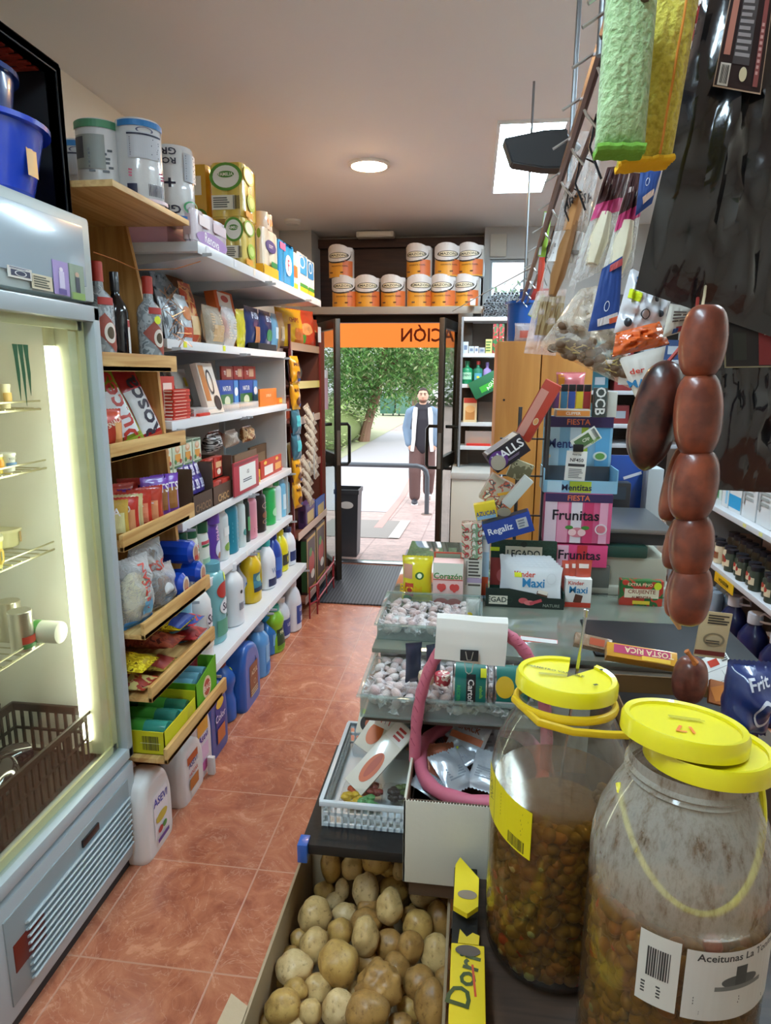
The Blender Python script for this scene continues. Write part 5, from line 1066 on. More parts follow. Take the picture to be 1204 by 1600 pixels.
# ---------------------------------------------------------------- bottles on the metal shelves
def mb(label,i,pl,pr,pt,x,kind,col,cap,deco=(),sy=.75,name='detergent_bottle',band=None,z=None,grp=None,mat=None,cat='bottle'):
    zz = MZ[i] if z is None else z; yc,w_,h_ = slot(pl,pr,pt,x,zz); w_ = min(w_,.15)
    return bottle(name,label,cat,(x-w_*sy/2,yc,zz),w_,h_,kind,col,cap,deco,sy=sy,band=band,group=grp,mat=mat)
# top bottle row (shelf 4)
mb('white shampoo bottle with dark green pump cap nearest the wooden shelves',4,291,302,832,-1.17,'shampoo','#e4e6dc','#1f5a3c',[('r',0,.45,.8,.1,'#c84a5a'),('r',0,.25,.7,.14,'#5aa06a')],name='shampoo_bottle')
mb('white shampoo bottle with dark green cap and orange base picture',4,303,319,822,-1.17,'shampoo','#dfe3da','#1f6040',[('r',0,.62,.85,.06,'#c84a5a'),('r',0,.56,.8,.04,'#2f7a4c'),('d',0,.45,.6,.12,'#b88a6a'),('r',0,.14,.8,.2,'#e89a4c')],name='shampoo_bottle')
mb('white shampoo bottle with dark green cap and pale green base beside the purple bottle',4,320,334,815,-1.17,'shampoo','#dfe6dc','#1f6040',[('r',0,.62,.85,.06,'#c84a5a'),('r',0,.56,.8,.04,'#2f7a4c'),('r',0,.2,.8,.24,'#9ac0a4')],name='shampoo_bottle')
mb('bright purple flat bottle in the upper bottle row',4,334,350,800,-1.17,'shampoo','#5c3c9c','#6a48ac',[('t','PHA',0,.62,.10,'#e8b8d8',90),('d',.1,.32,.6,.3,'#cfd4ea'),('d',.1,.2,.3,.12,'#9c6a4c')],sy=.6,name='shampoo_bottle')
mb('clear white bottle with green leaf label beside the purple bottle',4,350,364,792,-1.17,'slim','#d6dbd8','#e4e6e4',[('d',0,.25,.5,.16,'#7fa84a'),('r',0,.55,.5,.16,'#e8ecea')],name='shampoo_bottle')
mb('teal metallic bottle with embossed waves in the upper row',4,364,379,778,-1.17,'slim','#1c7f96','#1a7388',[('l',0,.4,.6,.4,'#48a8bc',5)],name='shampoo_bottle')
mb('pale mint bottle between the teal and the black bottle',4,380,388,778,-1.17,'slim','#d4e4e2','#b8d8d4',[('d',0,.3,.5,.14,'#3c8a84')],name='shampoo_bottle')
mb('slim black and green bottle beside the pink bottle',4,388,394,774,-1.18,'slim','#20302c','#1a1c1c',[('r',0,.4,.6,.3,'#5aa06a')],name='shampoo_bottle')
mb('plain pink tall bottle in the upper row',4,394,408,770,-1.17,'slim','#d48a98','#cf8494',[('l',0,.2,.4,.1,'#a85a6c',2)],name='shampoo_bottle')
mb('black bottle with brown swirl print in the upper row',4,409,421,764,-1.17,'slim','#2a2120','#1f1a1a',[('o',0,.62,.5,.14,'#b8a090'),('d',0,.4,.5,.16,'#8a5a3c'),('o',0,.25,.5,.12,'#a88a70')],name='shampoo_bottle')
mb('bright green bottle in the upper row',4,425,436,754,-1.17,'slim','#2fb05a','#d8e8dc',[('d',0,.3,.5,.2,'#a8e0b4')],name='shampoo_bottle')
mb('white bottle with green cap next to the bright green one',4,436,443,752,-1.17,'slim','#dfe8ea','#4cb878',[],name='shampoo_bottle')
mb('light blue bottle at the far end of the upper row',4,443,450,748,-1.17,'slim','#7fc4e4','#a8d8ee',[('r',0,.4,.6,.4,'#d8eef6')],name='shampoo_bottle')
mb('pale blue slim bottle last in the upper row against the end panel',4,450,456,746,-1.17,'slim','#9ad4ee','#3c90c8',[],name='shampoo_bottle')
# bread-blue pack & second row (shelf 5)
mb('light blue softener bottle partly behind the wooden rail',5,292,316,942,-1.10,'shampoo','#4f9cc8','#7fc0dc',[('r',0,.45,.7,.4,'#b8d8e8'),('d',0,.3,.4,.2,'#3a78b0')])
mb('white softener bottle with dark oval logo nearest the wooden shelves',5,316,346,905,-1.09,'round','#dfe0e0','#e6e6e4',[('d',.1,.52,.6,.22,'#e8e4ea'),('t','San',.12,.52,.12,'#2c2c48'),('d',-.1,.38,.2,.1,'#4c5a3c'),('r',0,.22,.6,.1,'#d8d0c0')])
mb('teal floral softener bottle with yellow price tag',5,343,362,878,-1.11,'slim','#7ab4b8','#5a9cac',[('d',0,.66,.7,.2,'#b83a34'),('d',.2,.8,.3,.1,'#e4ef30'),('d',.1,.45,.7,.2,'#e4e8ea'),('t','San',.1,.45,.1,'#2c2c48'),('r',0,.2,.8,.2,'#5a9c80')])
mb('large white bottle with round cap and small barcode label',5,364,396,880,-1.10,'round','#dcdddf','#d6d9dc',[('d',-.1,.55,.14,.06,'#333333'),('b',-.1,.32,.28,.12,'#33405c',8),('d',.45,.5,.2,.3,'#c86a8a')],sy=.8)
mb('white bottle with dark blue cap and blue label behind the large white one',5,389,402,872,-1.16,'bleach','#cfd4de','#24448c',[('r',0,.35,.9,.3,'#3a70b8')])
mb('clear yellow floor cleaner bottle with red cap',5,397,418,858,-1.12,'waist','#d8b41c','#d04a28',[('r',0,.42,.85,.3,'#3f7a8c'),('d',0,.46,.5,.14,'#9ac0a0'),('r',0,.26,.85,.08,'#2a3a4c')])
mb('yellow bottle with teal cap tucked behind the red-capped yellow one',5,412,424,850,-1.15,'bleach','#dcc41c','#3aa0a0',[('r',0,.35,.8,.3,'#e8e4c0'),('d',0,.6,.5,.14,'#e8e8d0')])
mb('white bottle with turquoise cap and dark label base',5,421,439,844,-1.11,'bleach','#dfe4ea','#3ab0b0',[('t','WC',0,.38,.12,'#8aa0c0'),('r',0,.15,.9,.16,'#2a3458')])
mb('dark blue cleaner bottle in the second row',5,434,446,834,-1.13,'bleach','#23429c','#1f3a88',[('r',0,.35,.8,.3,'#3c6ac0')])
mb('bright yellow cleaner bottle near the far end of the second row',5,444,456,828,-1.13,'bleach','#e0d41c','#d8cc1c',[('r',0,.3,.8,.26,'#3a3c34'),('t','K',0,.3,.14,'#e0d41c')])
mb('white bottle with navy cap last in the second row',5,455,468,824,-1.12,'bleach','#dde2ea','#22305c',[('r',0,.26,.85,.26,'#2a3c70')])
mb('small blue bottle at the back between teal and white bottles',5,356,368,900,-1.25,'bleach','#3a70b0','#24448c')
# floor row
def fb(label,pl,pr,pt,pb,kind,col,cap,deco=(),sy=.75,band=None,x=None,fixw=None):
    p0 = at((pl+pr)/2,pb,Z=0); x = p0.x if x is None else x; y = yat((pl+pr)/2,x,0); y0,y1 = yat(pl,x,0),yat(pr,x,0); w_ = fixw or min(.16,(y1-y0)*.9); h_ = zat(pt,x-.03,y)
    return bottle('detergent_bottle',label,'bottle',(x-w_*sy/2,y,0),w_,min(h_,.375),kind,col,cap,deco,sy=sy,band=band)
def fj(label,pl,pr,pt,pb,col,cap,deco,d=.10,w=.19,hmax=.345,x=None):
    p0 = at((pl+pr)/2,pb,Z=0); x = p0.x if x is None else x; y = yat((pl+pr)/2,x,0); h_ = min(hmax,zat(pt,x-.04,y))
    return jug('detergent_jug',label,'jug',(x-d/2,y,0),w,d,h_,col,cap,deco)
ASE = lambda c1,c2: [('r',.05,.45,.62,.55,'#e8e2e4'),('t','ASEVI',.05,.62,.10,c1,-4),('d',.05,.40,.5,.12,'#c8b040'),('d',-.04,.25,.2,.08,'#b83a34'),('d',.14,.26,.18,.08,'#4a8a3c'),('r',.05,.14,.5,.05,c2)]
t = fj('white ribbed laundry jug with colourful label in front below the lowest wooden shelf',222,284,1195,1326,'#e3e2df','#e8e8e6',ASE('#3a3c9c','#5a3a8c'),d=.105,w=.165,hmax=.30,x=-1.045)
t = fj('white laundry jug with orange brown label and open grip under the wooden shelf',284,326,1155,1258,'#dedddb','#e8e8e6',[('r',-.05,.72,.6,.14,'#c05a28'),('t','ASEVI',-.05,.62,.10,'#2a3c8c'),('t','HOGAR',-.05,.46,.07,'#c04a3c'),('r',-.05,.28,.5,.2,'#b8702c'),('r',-.05,.12,.4,.07,'#e8e2d8')],d=.10,w=.16,hmax=.33,x=-1.05)
t = fj('white laundry jug with pink label beside the dark blue jug',309,331,1100,1224,'#dcd8dc','#e2b040',[('r',0,.7,.7,.2,'#e2a83c'),('t','Asevi',0,.55,.10,'#3a3c9c'),('r',0,.35,.6,.2,'#dcb8d4'),('d',0,.16,.5,.14,'#c05a9c')],d=.10,w=.15,hmax=.34,x=-1.06)
t = fj('white jug with red and blue label against the wall side of the lowest shelf',206,232,1190,1320,'#d8d6d4','#c8302c',[('r',0,.78,.8,.12,'#c23a34'),('t','Asevi',0,.62,.14,'#2c3a8c'),('d',-.1,.38,.5,.16,'#e8c040'),('d',.1,.24,.5,.12,'#3a5a9c'),('r',0,.08,.5,.06,'#b83a5c')],d=.10,w=.15,hmax=.32,x=-1.10)
t.location = (-1.20,1.945,0)
BL = '#2c5aa8'
fj('dark blue laundry jug with purple and orange label beside the wooden unit',330,360,1062,1182,'#27509a','#20407c',[('r',.05,.45,.6,.6,'#3a3c8c'),('d',.05,.68,.5,.14,'#e8c040'),('t','Color',.05,.5,.10,'#dcd4ec'),('r',.05,.26,.5,.2,'#c8703c'),('d',.0,.9,.16,.06,'#e4ef30')],d=.11,w=.17,hmax=.36,x=-1.06)
t = carton('power_adapter','small white box by the foot of the dark blue jug','box',(-1.035,yat(331,-1.035,0),0),.02,.03,.08,'#d8d8d6',bev=.004)
fb('tall metallic blue bottle with brown cap and yellow dot, narrow side out',355,383,1030,1138,'waist','#2f64b4','#7a3a30',[('d',.2,.82,.2,.06,'#e4ef30')],sy=1.1,x=-1.09,fixw=.125)
fj('metallic blue laundry jug with brown label and open grip',380,413,1002,1110,'#2d62b0','#8a4436',[('r',.05,.4,.6,.5,'#8a5234'),('o',.1,.34,.16,.08,'#d8c8a8'),('l',.05,.2,.5,.12,'#c8b898',3),('t','AZUL',.05,.52,.08,'#e0d0b4')],d=.12,w=.20,hmax=.37,x=-1.06)
fb('metallic blue jug half hidden behind the brown labelled jug',398,418,990,1090,'bleach','#2a6cb8','#6a3c38',[],x=-1.13,fixw=.14)
fb('light blue softener bottle with grey cap standing on the floor',407,434,975,1073,'round','#5a98d0','#8aa4bc',[('r',.1,.45,.6,.34,'#8ab8dc'),('t','SOFT',.1,.46,.08,'#3a6aa8',90),('r',.1,.16,.6,.16,'#3c80c8')],x=-1.08)
fb('narrow bright blue bottle with turquoise cap between light blue and green bottles',426,440,962,1048,'bleach','#2a78c0','#2a9cc4',[('r',0,.4,.6,.3,'#78b4e0')],x=-1.12)
fb('lime green cleaner bottle with dark label on the floor',432,455,945,1032,'waist','#8cc830','#3cb4a0',[('r',0,.34,.85,.34,'#2c4a30'),('t','PINO',0,.42,.08,'#e8f0c0'),('r',0,.12,.85,.08,'#6aa028')],x=-1.09)
fb('white bleach bottle with dark blue label beside the lime green bottle',444,461,933,1002,'bleach','#dfe1e6','#e4e6ea',[('r',0,.3,.9,.4,'#3a4c90'),('t','LEJIA',0,.34,.1,'#e4e8f4')],x=-1.11)
fb('large white bleach bottle with blue label, last on the floor by the racks',458,483,905,985,'bleach','#e2e4e8','#e8eaee',[('r',.05,.34,.8,.36,'#34509c'),('t','LEJIA',.05,.42,.09,'#e4e8f4'),('r',.05,.24,.3,.1,'#c8ccd8')],x=-1.07)
# ================================================================ PAPER ROLLS OVER THE DOOR
AMB = [('r',0,.28,.99,.54,'#d8962c'),('r',.32,.3,.36,.5,'#cc6a34'),('d',-.06,.76,.98,.60,'#2a241e'),('d',-.07,.80,.96,.58,'#d3cfcc'),('r',0,.93,.96,.12,'#d3cfcc'),('d',0,.72,.66,.20,'#2b2a26'),('d',0,.72,.60,.16,'#ddd3b4'),('t','AMAZONA',0,.72,.08,'#3a3a34'),('t','GIGANTE PAPEL',.05,.37,.045,'#4a2a18'),('l',0,.16,.55,.08,'#5c3a20',1)]
zl = 2.152; rr = .098
x0s = [at(x,478,Y=5.37).x for x in (539,574,615,654,693,730)]
nms = ['first','second','third','fourth','fifth','last']
r0 = None
for j,(xs,hh) in enumerate(((x0s,0),([at(x,434,Y=5.37).x for x in (534,655,698,736)],1))):
    for i,x in enumerate(xs):
        lab = 'kitchen roll in the '+('lower' if not j else 'upper')+' row over the door, '+(nms[i] if not j else ['alone at the tissue box end','nearer the gap','middle of the three','last by the cover plate'][i])+(' from the tissue boxes' if not j else '')
        if r0 is None:
            r0 = rolls('kitchen_roll',lab,(x,5.37,zl),rr,.222,1,1,PAPERFILM('#c9c0b8'),AMB,rz=0,grp='kitchen rolls stacked over the door',cat='kitchen roll')
            t = r0
        else:
            t = copy_tree(r0); t['label'] = lab; t.location = (x,5.37,zl+.223*hh)
        t.rotation_euler.z = math.radians([0,8,-6,14,-12,-20][i] if not j else [-6,-14,4,-16][i])
# ================================================================ BROWN RACKS between shelving and door
RK = P('#6a3a2c',.5); RY0, RY1 = 4.16, 5.02
rk = thing('display_rack','brown metal display rack with price strips between white shelving and door','rack',(0,0,0))
b = MB().box(-1.60,-1.58,RY0,RY1,.05,1.95).box(-1.60,-1.12,RY1-.012,RY1,.05,1.95); b.build('rack_panel', RK, rk)
RS = [(.12,-1.05),(.52,-1.10),(.80,-1.16),(1.16,-1.16),(1.45,-1.16),(1.72,-1.16)]
RS = [(zat(910,-1.08,4.6),-1.08),(zat(818,-1.12,4.6),-1.12),(zat(730,-1.16,4.6),-1.16),(zat(656,-1.16,4.6),-1.16),(zat(602,-1.16,4.6),-1.16),(zat(545,-1.16,4.6),-1.16)]
for i,(z,x) in enumerate(RS):
    s_ = MB().box(-1.58,x,RY0,RY1,z-.012,z).build('shelf', RK, rk)
    MB().box(x,x+.005,RY0,RY1,z-.02,z+.03).build('price_strip', P(['#a8948a','#c9a890','#b89a88','#c8a890','#d8c060','#b08a68'][i],.4), s_)
for y in (RY0+.01,RY1-.01): MB().box(-1.16,-1.145,y-.01,y+.01,.05,1.95).build('post', P('#7a2c28',.4), rk)
# snack bags on the rack shelves
def rbag(label,i,pl,pr,pt,x,mat,decos,d=.09,rx=-6,rz=90,wr=.08):
    z,_ = RS[i]; yc,w_,h_ = slot(pl,pr,pt,x,z); return bag('snack_bag',label,'bag',(x-d/2,yc,z+.001),w_,d,h_,mat,decos,rz=rz,rx=rx,wr=wr)
rbag('yellow crisp bag on the top rack shelf nearest the white shelving',5,456,474,482,-1.2,FOIL('#e0a41c'),[('r',.2,.3,.4,.4,'#d8702c'),('t','CHIPS',0,.7,.12,'#a03018')],rz=70)
rbag('red and green crisp bag on the top rack shelf beside the yellow one',5,474,492,484,-1.19,FOIL('#cc4424'),[('d',0,.5,.5,.3,'#e8a060'),('r',-.2,.25,.3,.2,'#5a9a3c')],rz=70)
rbag('orange crisp bag farthest along the top rack shelf',5,488,500,498,-1.22,FOIL('#d8542c'),[('d',0,.5,.5,.3,'#e8c080')],rz=70)
rbag('dark bag of coffee on the second rack shelf',4,462,478,560,-1.22,FOIL('#2a2624'),[('r',0,.5,.4,.3,'#4a443c')])
rbag('orange and blue packets on the third rack shelf',3,456,470,618,-1.22,FOIL('#b84a2c'),[('r',0,.5,.5,.4,'#3a8a9c')])
t = rbag('brown bag lying on the fourth rack shelf behind the sachet strips',2,462,478,690,-1.22,FOIL('#9c7a3c'),[])
rbag('blue glossy bag on top of the purple box in the lower rack',1,492,508,760,-1.2,FOIL('#2a5cb0'),[('r',0,.5,.5,.3,'#3c78cc')])
box2('snack_box','purple carton with gold figure on the lower rack shelf','box',466,478,492,790,RS[1][0],-1.13,'#5c3c6e',[('r',0,.4,.7,.5,'#c8a860'),('r',0,.85,.8,.15,'#4a3468')],[('r',0,.5,.5,.5,'#3c2a50')])
box2('snack_box','blue carton with gold figure beside the purple one','box',492,493,508,782,RS[1][0],-1.13,'#34549c',[('r',0,.4,.6,.5,'#c8a860')])
for i,(pm,pr,pt,lab) in enumerate(((480,494,842,'gold framed gift box with food picture on the bottom rack shelf, nearer one'),(495,508,824,'gold framed gift box with food picture on the bottom rack shelf, farther one'))):
    box2('gift_box',lab,'box',pm-9,pm,pr,pt,RS[0][0],-1.10,'#3a2420',[('r',0,.5,.94,.95,'#c8a050'),('r',0,.5,.82,.85,'#4a2c24'),('d',0,.5,.6,.4,'#b83c2c'),('d',.1,.28,.4,.16,'#e0d8cc'),('d',-.1,.7,.3,.16,'#5a8a3c')],[('r',0,.5,.9,.9,'#2c5a30')])
g = MB()
for zz in (.30,.42): g.tube([(-1.06,4.2,zz-.2),(-1.03,4.3,zz-.2),(-1.03,4.85,zz-.2),(-1.06,5.0,zz-.2)],.006,8)
for y in (4.35,4.6,4.82): g.cyl((-1.03,y,.05),(-1.03,y,.22),.004,8)
g.cyl((-1.03,4.3,.0),(-1.03,4.3,.22),.006).cyl((-1.03,4.85,0),(-1.03,4.85,.22),.006).cyl((-1.06,4.2,0),(-1.06,4.2,.22),.006)
o = g.build('wire_guard', P('#9c2c34',.35,metal=.3), None); tag(o,'dark red wire guard rail on the floor in front of the racks','rail')
# hanging strips of snack bags
def strip_of(n,px,x,z_top,z_bot,w_,mat_fn,lab,grp,rz=75,d=.05,lean=0,name='snack_bag'):
    y = yat(px,x,(z_top+z_bot)/2); st = (z_top-z_bot)/n
    g = MB().box(-.006,.006,0,.001,z_bot,z_top+.05); o = g.build('hanging_strip', P('#cfd3d6',.3), None); o.location = (x-.012,y,0); tag(o,'clear hanging strip that holds the '+grp,'strip')
    for i in range(n):
        m_,dec,c_ = mat_fn(i); bag(name,(c_+' '+lab+', '+['topmost','second from the top','third from the top','fourth from the top','fifth','sixth','seventh','eighth','ninth','lowest'][i if i<n-1 else 9]+' on its strip'),'bag',(x+.012,y+lean*i,z_top-st*(i+1)),w_,d,st*1.08,m_,dec,rz=rz,rx=-5,wr=.12,seed=i+1,group=grp)
yel = lambda i: ((FOIL('#e2a018'),[('d',0,.3,.5,.3,'#6a3c24'),('t','MAIZ',0,.7,.13,'#5a3018'),('d',.2,.15,.3,.12,'#3a5a9c')],'yellow') if i not in (2,3) else (FOIL('#3a6a7c'),[('r',0,.5,.5,.4,'#5ac0c8')],'teal'))
strip_of(6,461,-1.13,zat(560,-1.13,4.25),zat(790,-1.13,4.25),.10,yel,'nut sachet by the white end panel','snack sachets by the white end panel')
tan = lambda i: (PRINT('#b09a84',['#d6c8b4','#8a7460'],40,.3),[('r',0,.5,.5,.4,'#d8cdb8'),('r',.3,.5,.1,.7,'#5c4a3c')],'beige')
def seedstrip(px,x,zt_,zb_,n,lab,grp):
    y = yat(px,x,(zt_+zb_)/2); st = (zt_-zb_)/n; g = MB().box(-.004,.004,0,.001,zb_,zt_+.03); o = g.build('hanging_strip', P('#cfd3d6',.3), None); o.location = (x-.008,y,0); tag(o,'clear hanging strip that holds the '+grp,'strip')
    first = None
    for i in range(n):
        l_ = 'slanted beige seed sachet '+lab+', '+['topmost','second','third','fourth','fifth','sixth','seventh','eighth','ninth'][i]+' from the top'
        if first is None:
            first = bag('seed_sachet',l_,'sachet',(x,y,zt_-st),.055,.022,.17,tan(0)[0],tan(0)[1],rz=60,ry=0,wr=.1,seed=4,group=grp); first.rotation_euler = (math.radians(0),math.radians(-32),math.radians(60)); t = first
        else: t = copy_tree(first); t['label'] = l_; t.location = (x,y+.01*i,zt_-st*(i+1))
seedstrip(492,-1.08,zat(650,-1.08,4.6),zat(745,-1.08,4.6),7,'on the longer strip','beige seed sachets on the longer strip')
seedstrip(486,-1.08,zat(725,-1.08,4.5),zat(785,-1.08,4.5),4,'on the shorter strip','beige seed sachets on the shorter strip')
t = thing('hanging_card','lilac and white card hanging beside the door leaf','card',(-1.13,5.1,zat(640,-1.13,5.1)),80)
MB().box(-.04,.04,-.002,.002,0,.30).build('card', P('#c9a0b8',.5), t); decorate(t, flat_surf(.004), .08,.30,[('r',0,.9,.9,.2,'#d4dae6')])
t = thing('hanging_card','small white notice hanging high on the brown rack beside the door','card',(-1.14,4.95,zat(535,-1.14,4.95)),80)
MB().box(-.025,.025,-.002,.002,0,.11).build('card', P('#d8dade',.5), t)
# ================================================================ COUNTER
CT = .95
m, nt, b_, N_, L_ = nodes_of('counter_glass'); b_.inputs['Base Color'].default_value = (*srgb('#6f7468'),1); b_.inputs['Roughness'].default_value = .06; b_.inputs['Coat Weight'].default_value = .6; b_.inputs['Specular IOR Level'].default_value = .8
GLT = m
ct = thing('display_counter','long shop counter with dark green glass top carrying sweets, scale and jars','counter',(0,0,0))
MB().box(-.24,.69,1.60,2.75,CT-.012,CT,.002).build('glass_top', GLT, ct)
MB().box(-.22,.64,1.62,2.73,.10,CT-.03,.004).build('cabinet_body', P('#c9c6bc',.5), ct)
MB().box(-.22,.64,1.62,2.73,CT-.03,CT-.0125,.002).build('top_rim', METAL('#b8bcbc',.3), ct)
MB().box(-.20,.62,1.64,2.71,0,.10).build('plinth', P('#3a3632',.6), ct)
sc_ = thing('side_table','dark wooden table carrying the olive jars and the loose goods beside the counter','table',(0,0,0))
MB().box(.02,.80,.45,1.598,.60,.640,.003).build('table_top', WOOD('#4a382c','#33261e',axis='X'), sc_)
for x in (.07,.75):
    for y in (.60,1.55): MB().box(x-.025,x+.025,y-.025,y+.025,0,.60,.002).build('leg', P('#3a2c22',.6), sc_)
rz_ = thing('side_box','dark carton raising the goods at the counter end behind the jars','box',(0,0,0))
MB().box(.32,.66,1.22,1.598,.641,.90,.004).build('carton', CARD('#4c3a2c'), rz_)
def fc(name,label,cat,pl,pr,pt,pb,Y,d,mat,decos=(),rz=0,rx=0,side=None,top=None,z=None,bev=.0015,group=None,part='carton'):
    p0 = at(pl,pb,Y=Y); p1 = at(pr,pb,Y=Y); zb = p0.z if z is None else z; zt_ = zat(pt,(p0.x+p1.x)/2,Y)
    return carton(name,label,cat,((p0.x+p1.x)/2,Y+d/2,zb),p1.x-p0.x,d,zt_-zb,mat,decos,rz,rx,0,group,side,top,bev,part)
def tilt(name,label,cat,cx,cy,w_,h_,d,ang,Y,mat,decos=(),rz=0,rx=0,side=None,top=None,part='carton'):
    c_ = at(cx,cy,Y=Y); t = carton(name,label,cat,(0,0,0),w_,d,h_,mat,decos,0,0,0,None,side,top,.0015,part)
    M_ = T(*c_) @ R(rz,'Z') @ R(rx,'X') @ R(ang,'Y') @ T(0,0,-h_/2); t.location = M_.translation; t.rotation_euler = M_.to_euler(); return t
def fbag(name,label,cat,pl,pr,pt,pb,Y,d,mat,decos=(),rz=0,rx=0,z=None,wr=.06,seed=1,part='pouch'):
    p0 = at(pl,pb,Y=Y); p1 = at(pr,pb,Y=Y); zb = p0.z if z is None else z; zt_ = zat(pt,(p0.x+p1.x)/2,Y)
    return bag(name,label,cat,((p0.x+p1.x)/2,Y+d/2,zb),p1.x-p0.x,d,zt_-zb,mat,decos,rz,rx,0,None,wr,seed,part=part)
# --- front row on the counter
fbag('sweet_bag','yellow sweet bag with red and green print at the aisle end of the counter','bag',626,674,872,943,1.955,.05,FOIL('#e6d81e'),[('d',.1,.62,.3,.16,'#3a6a2c'),('d',.1,.62,.16,.10,'#e8f0d0'),('r',-.25,.3,.3,.3,'#c0402c'),('r',-.3,.7,.3,.3,'#d8a088'),('t','BOM',-.2,.3,.18,'#e8c020'),('d',-.3,.1,.3,.16,'#4a8a3c')],z=CT)
fc('sweet_box','white and pink carton with red hearts, open at the top, beside the yellow bag','box',675,722,880,946,1.955,.06,'#f0c8c4',[('r',0,.85,.98,.30,'#e4e8dc'),('t','Corazón',0,.70,.14,'#3c8a3c'),('r',0,.61,.98,.02,'#c83a34'),('d',-.26,.44,.2,.16,'#d84c48'),('d',-.16,.44,.2,.16,'#d84c48'),('d',-.21,.40,.14,.16,'#d84c48'),('d',.16,.44,.2,.16,'#d84c48'),('d',.28,.44,.2,.16,'#d84c48'),('d',.22,.40,.14,.16,'#d84c48'),('d',-.2,.08,.5,.2,'#d8403c'),('d',.22,.08,.5,.2,'#d8403c')],z=CT)
t = thing('cardboard_flap','open red-edged flap standing behind the hearts carton','flap',(at(700,865,Y=2.03).x,2.03,CT),0); MB().box(-.045,.045,0,.003,0,.150,.0005).build('flap', CARD('#c4503c'), t); decorate(t,flat_surf(0),.09,.15,[('r',0,.9,.86,.14,'#9aa894')])
fc('label_tower','narrow white carton printed with a table, between the hearts carton and the ham display','box',723,751,865,935,2.0,.06,'#dcdcd2',[('l',.1,.62,.7,.6,'#55554c',9),('r',.1,.45,.8,.10,'#b8a8c8'),('b',-.35,.6,.1,.5,'#777777',4)],z=CT+.0)
for i in range(4):
    tilt('sachet_stack','striped cellophane sachet '+['lowest','second lowest','second highest','topmost'][i]+' in the pile on the table-printed carton','sachet',737,862-13*i,.062,.03,.05,4*(-1)**i,2.02,PRINT('#d8c8b8',['#b84c4c','#8aa88a','#e4e0d8'],40,.2))
fc('blister_box','pale blue and white carton with red base next to the ham display','box',750,762,838,924,2.04,.05,'#a9c4dc',[('r',0,.2,.9,.3,'#d8542c'),('r',0,.85,.8,.2,'#e8ecf0')],z=CT)
# ham display box with tall back card
xl, xr = at(758,950,Y=1.97).x, at(880,950,Y=1.97).x; wd = xr-xl; hb = zat(843,(xl+xr)/2,2.10)-CT
t = thing('ham_display','dark green display box with white LEGADO label and curled ham picture','display box',((xl+xr)/2,2.03,CT))
b = MB().prism(rounded([(-wd*.44,0),(wd*.44,0),(wd*.44,hb),(-wd*.44,hb)],.006),.06,.064,M=Matrix(((1,0,0,0),(0,0,1,0),(0,1,0,0),(0,0,0,1)))); b.box(-wd*.5,wd*.5,-.06,.06,0,.003)
b.prism([(-wd*.5,0),(-.06,0),(-.06,.045),(-.02,.05),(.06,.05),(.0,.02)],0,.001,M=T(0,0,-1)) if 0 else None
b.box(-wd*.5,-wd*.5+.003,-.06,.06,0,.05).box(wd*.5-.003,wd*.5,-.06,.06,0,.05)
b.build('display_back', PRINT('#1f3c30',['#27483a','#1a3228'],90,.4,stretch=(1,1,3)), t)
pts = [(-wd*.5,0),(wd*.5,0),(wd*.5,.034),(wd*.3,.035),(wd*.1,.048),(-wd*.2,.060),(-wd*.5,.058)]
MB().prism(pts,-.063,-.060,M=Matrix(((1,0,0,0),(0,0,1,0),(0,1,0,0),(0,0,0,1)))).build('front_lip', CARD('#1c2a24'), t)
decorate(t, lambda u,z,e:(u,-.063-e,z), wd, .06, [('r',-.34,.38,.24,.46,'#d9d6c6'),('t','LEGADO',-.34,.40,.28,'#26352c'),('d',-.02,.40,.12,.3,'#c85a60'),('d',.06,.30,.14,.26,'#d8787a'),('r',.14,.36,.16,.16,'#c24a54',20),('t','NATURE',.34,.2,.16,'#8a9488')])
decorate(t, lambda u,z,e:(u,.06-e,z), wd*.88, hb, [('r',-.1,.42,.8,.5,'#9a3a34'),('r',.2,.42,.5,.48,'#e4d8c8'),('d',-.25,.35,.3,.3,'#c0605c'),('r',0,.74,.56,.30,'#d6d3c0'),('t','LEGADO',0,.76,.13,'#1f2c26',0,.5),('t','IBERICO',0,.62,.05,'#4a524a'),('d',0,.93,.1,.1,'#1a2a22'),('r',-.44,.83,.14,.07,'#e6ee2c'),('r',.34,.55,.16,.3,'#d8a088',-10)])
for i in range(6):
    o_ = .006*(5-i); nm = ['rearmost','fifth from the front','fourth from the front','third from the front','second from the front','frontmost'][i]
    xa = at(779+3*i,935,Y=1.985).x; xb = at(862+3*i,935,Y=1.985).x
    dec = [('t','Kinder',-.22,.80,.15,'#c8402c'),('t','Maxi',-.05,.58,.24,'#2c80b4'),('r',.12,.24,.22,.22,'#5c3424',-12),('r',.14,.34,.2,.1,'#e8e0d4',-12),('o',.3,.7,.2,.3,'#d0d4d8')] if i > 3 else [('t','Maxi',0,.85,.16,'#2c80b4')]
    if i == 5: dec += [('r',-.36,.78,.14,.12,'#e6ee2c')]
    bag('chocolate_sachet','white and blue chocolate sachet in the ham display box, '+nm,'sachet',((xa+xb)/2,2.035-.012*i,CT+.01),xb-xa,.014,.117+o_*.6,P('#dfe4e8',.25,coat=.6,bump=.3,bscale=25),dec,rz=0,rx=-8,wr=.04,seed=i+1,seal=.06,group='white chocolate sachets in the ham display')
fc('sweet_box','open white and brown chocolate carton beside the ham display box','box',881,922,905,948,2.0,.06,'#e4e2de',[('t','Kinder',-.1,.86,.14,'#c8402c'),('t','Maxi',0,.62,.24,'#2c80b4'),('r',.0,.30,.3,.3,'#5c3424',-12),('r',0,.08,.98,.18,'#b83a28')],z=CT)
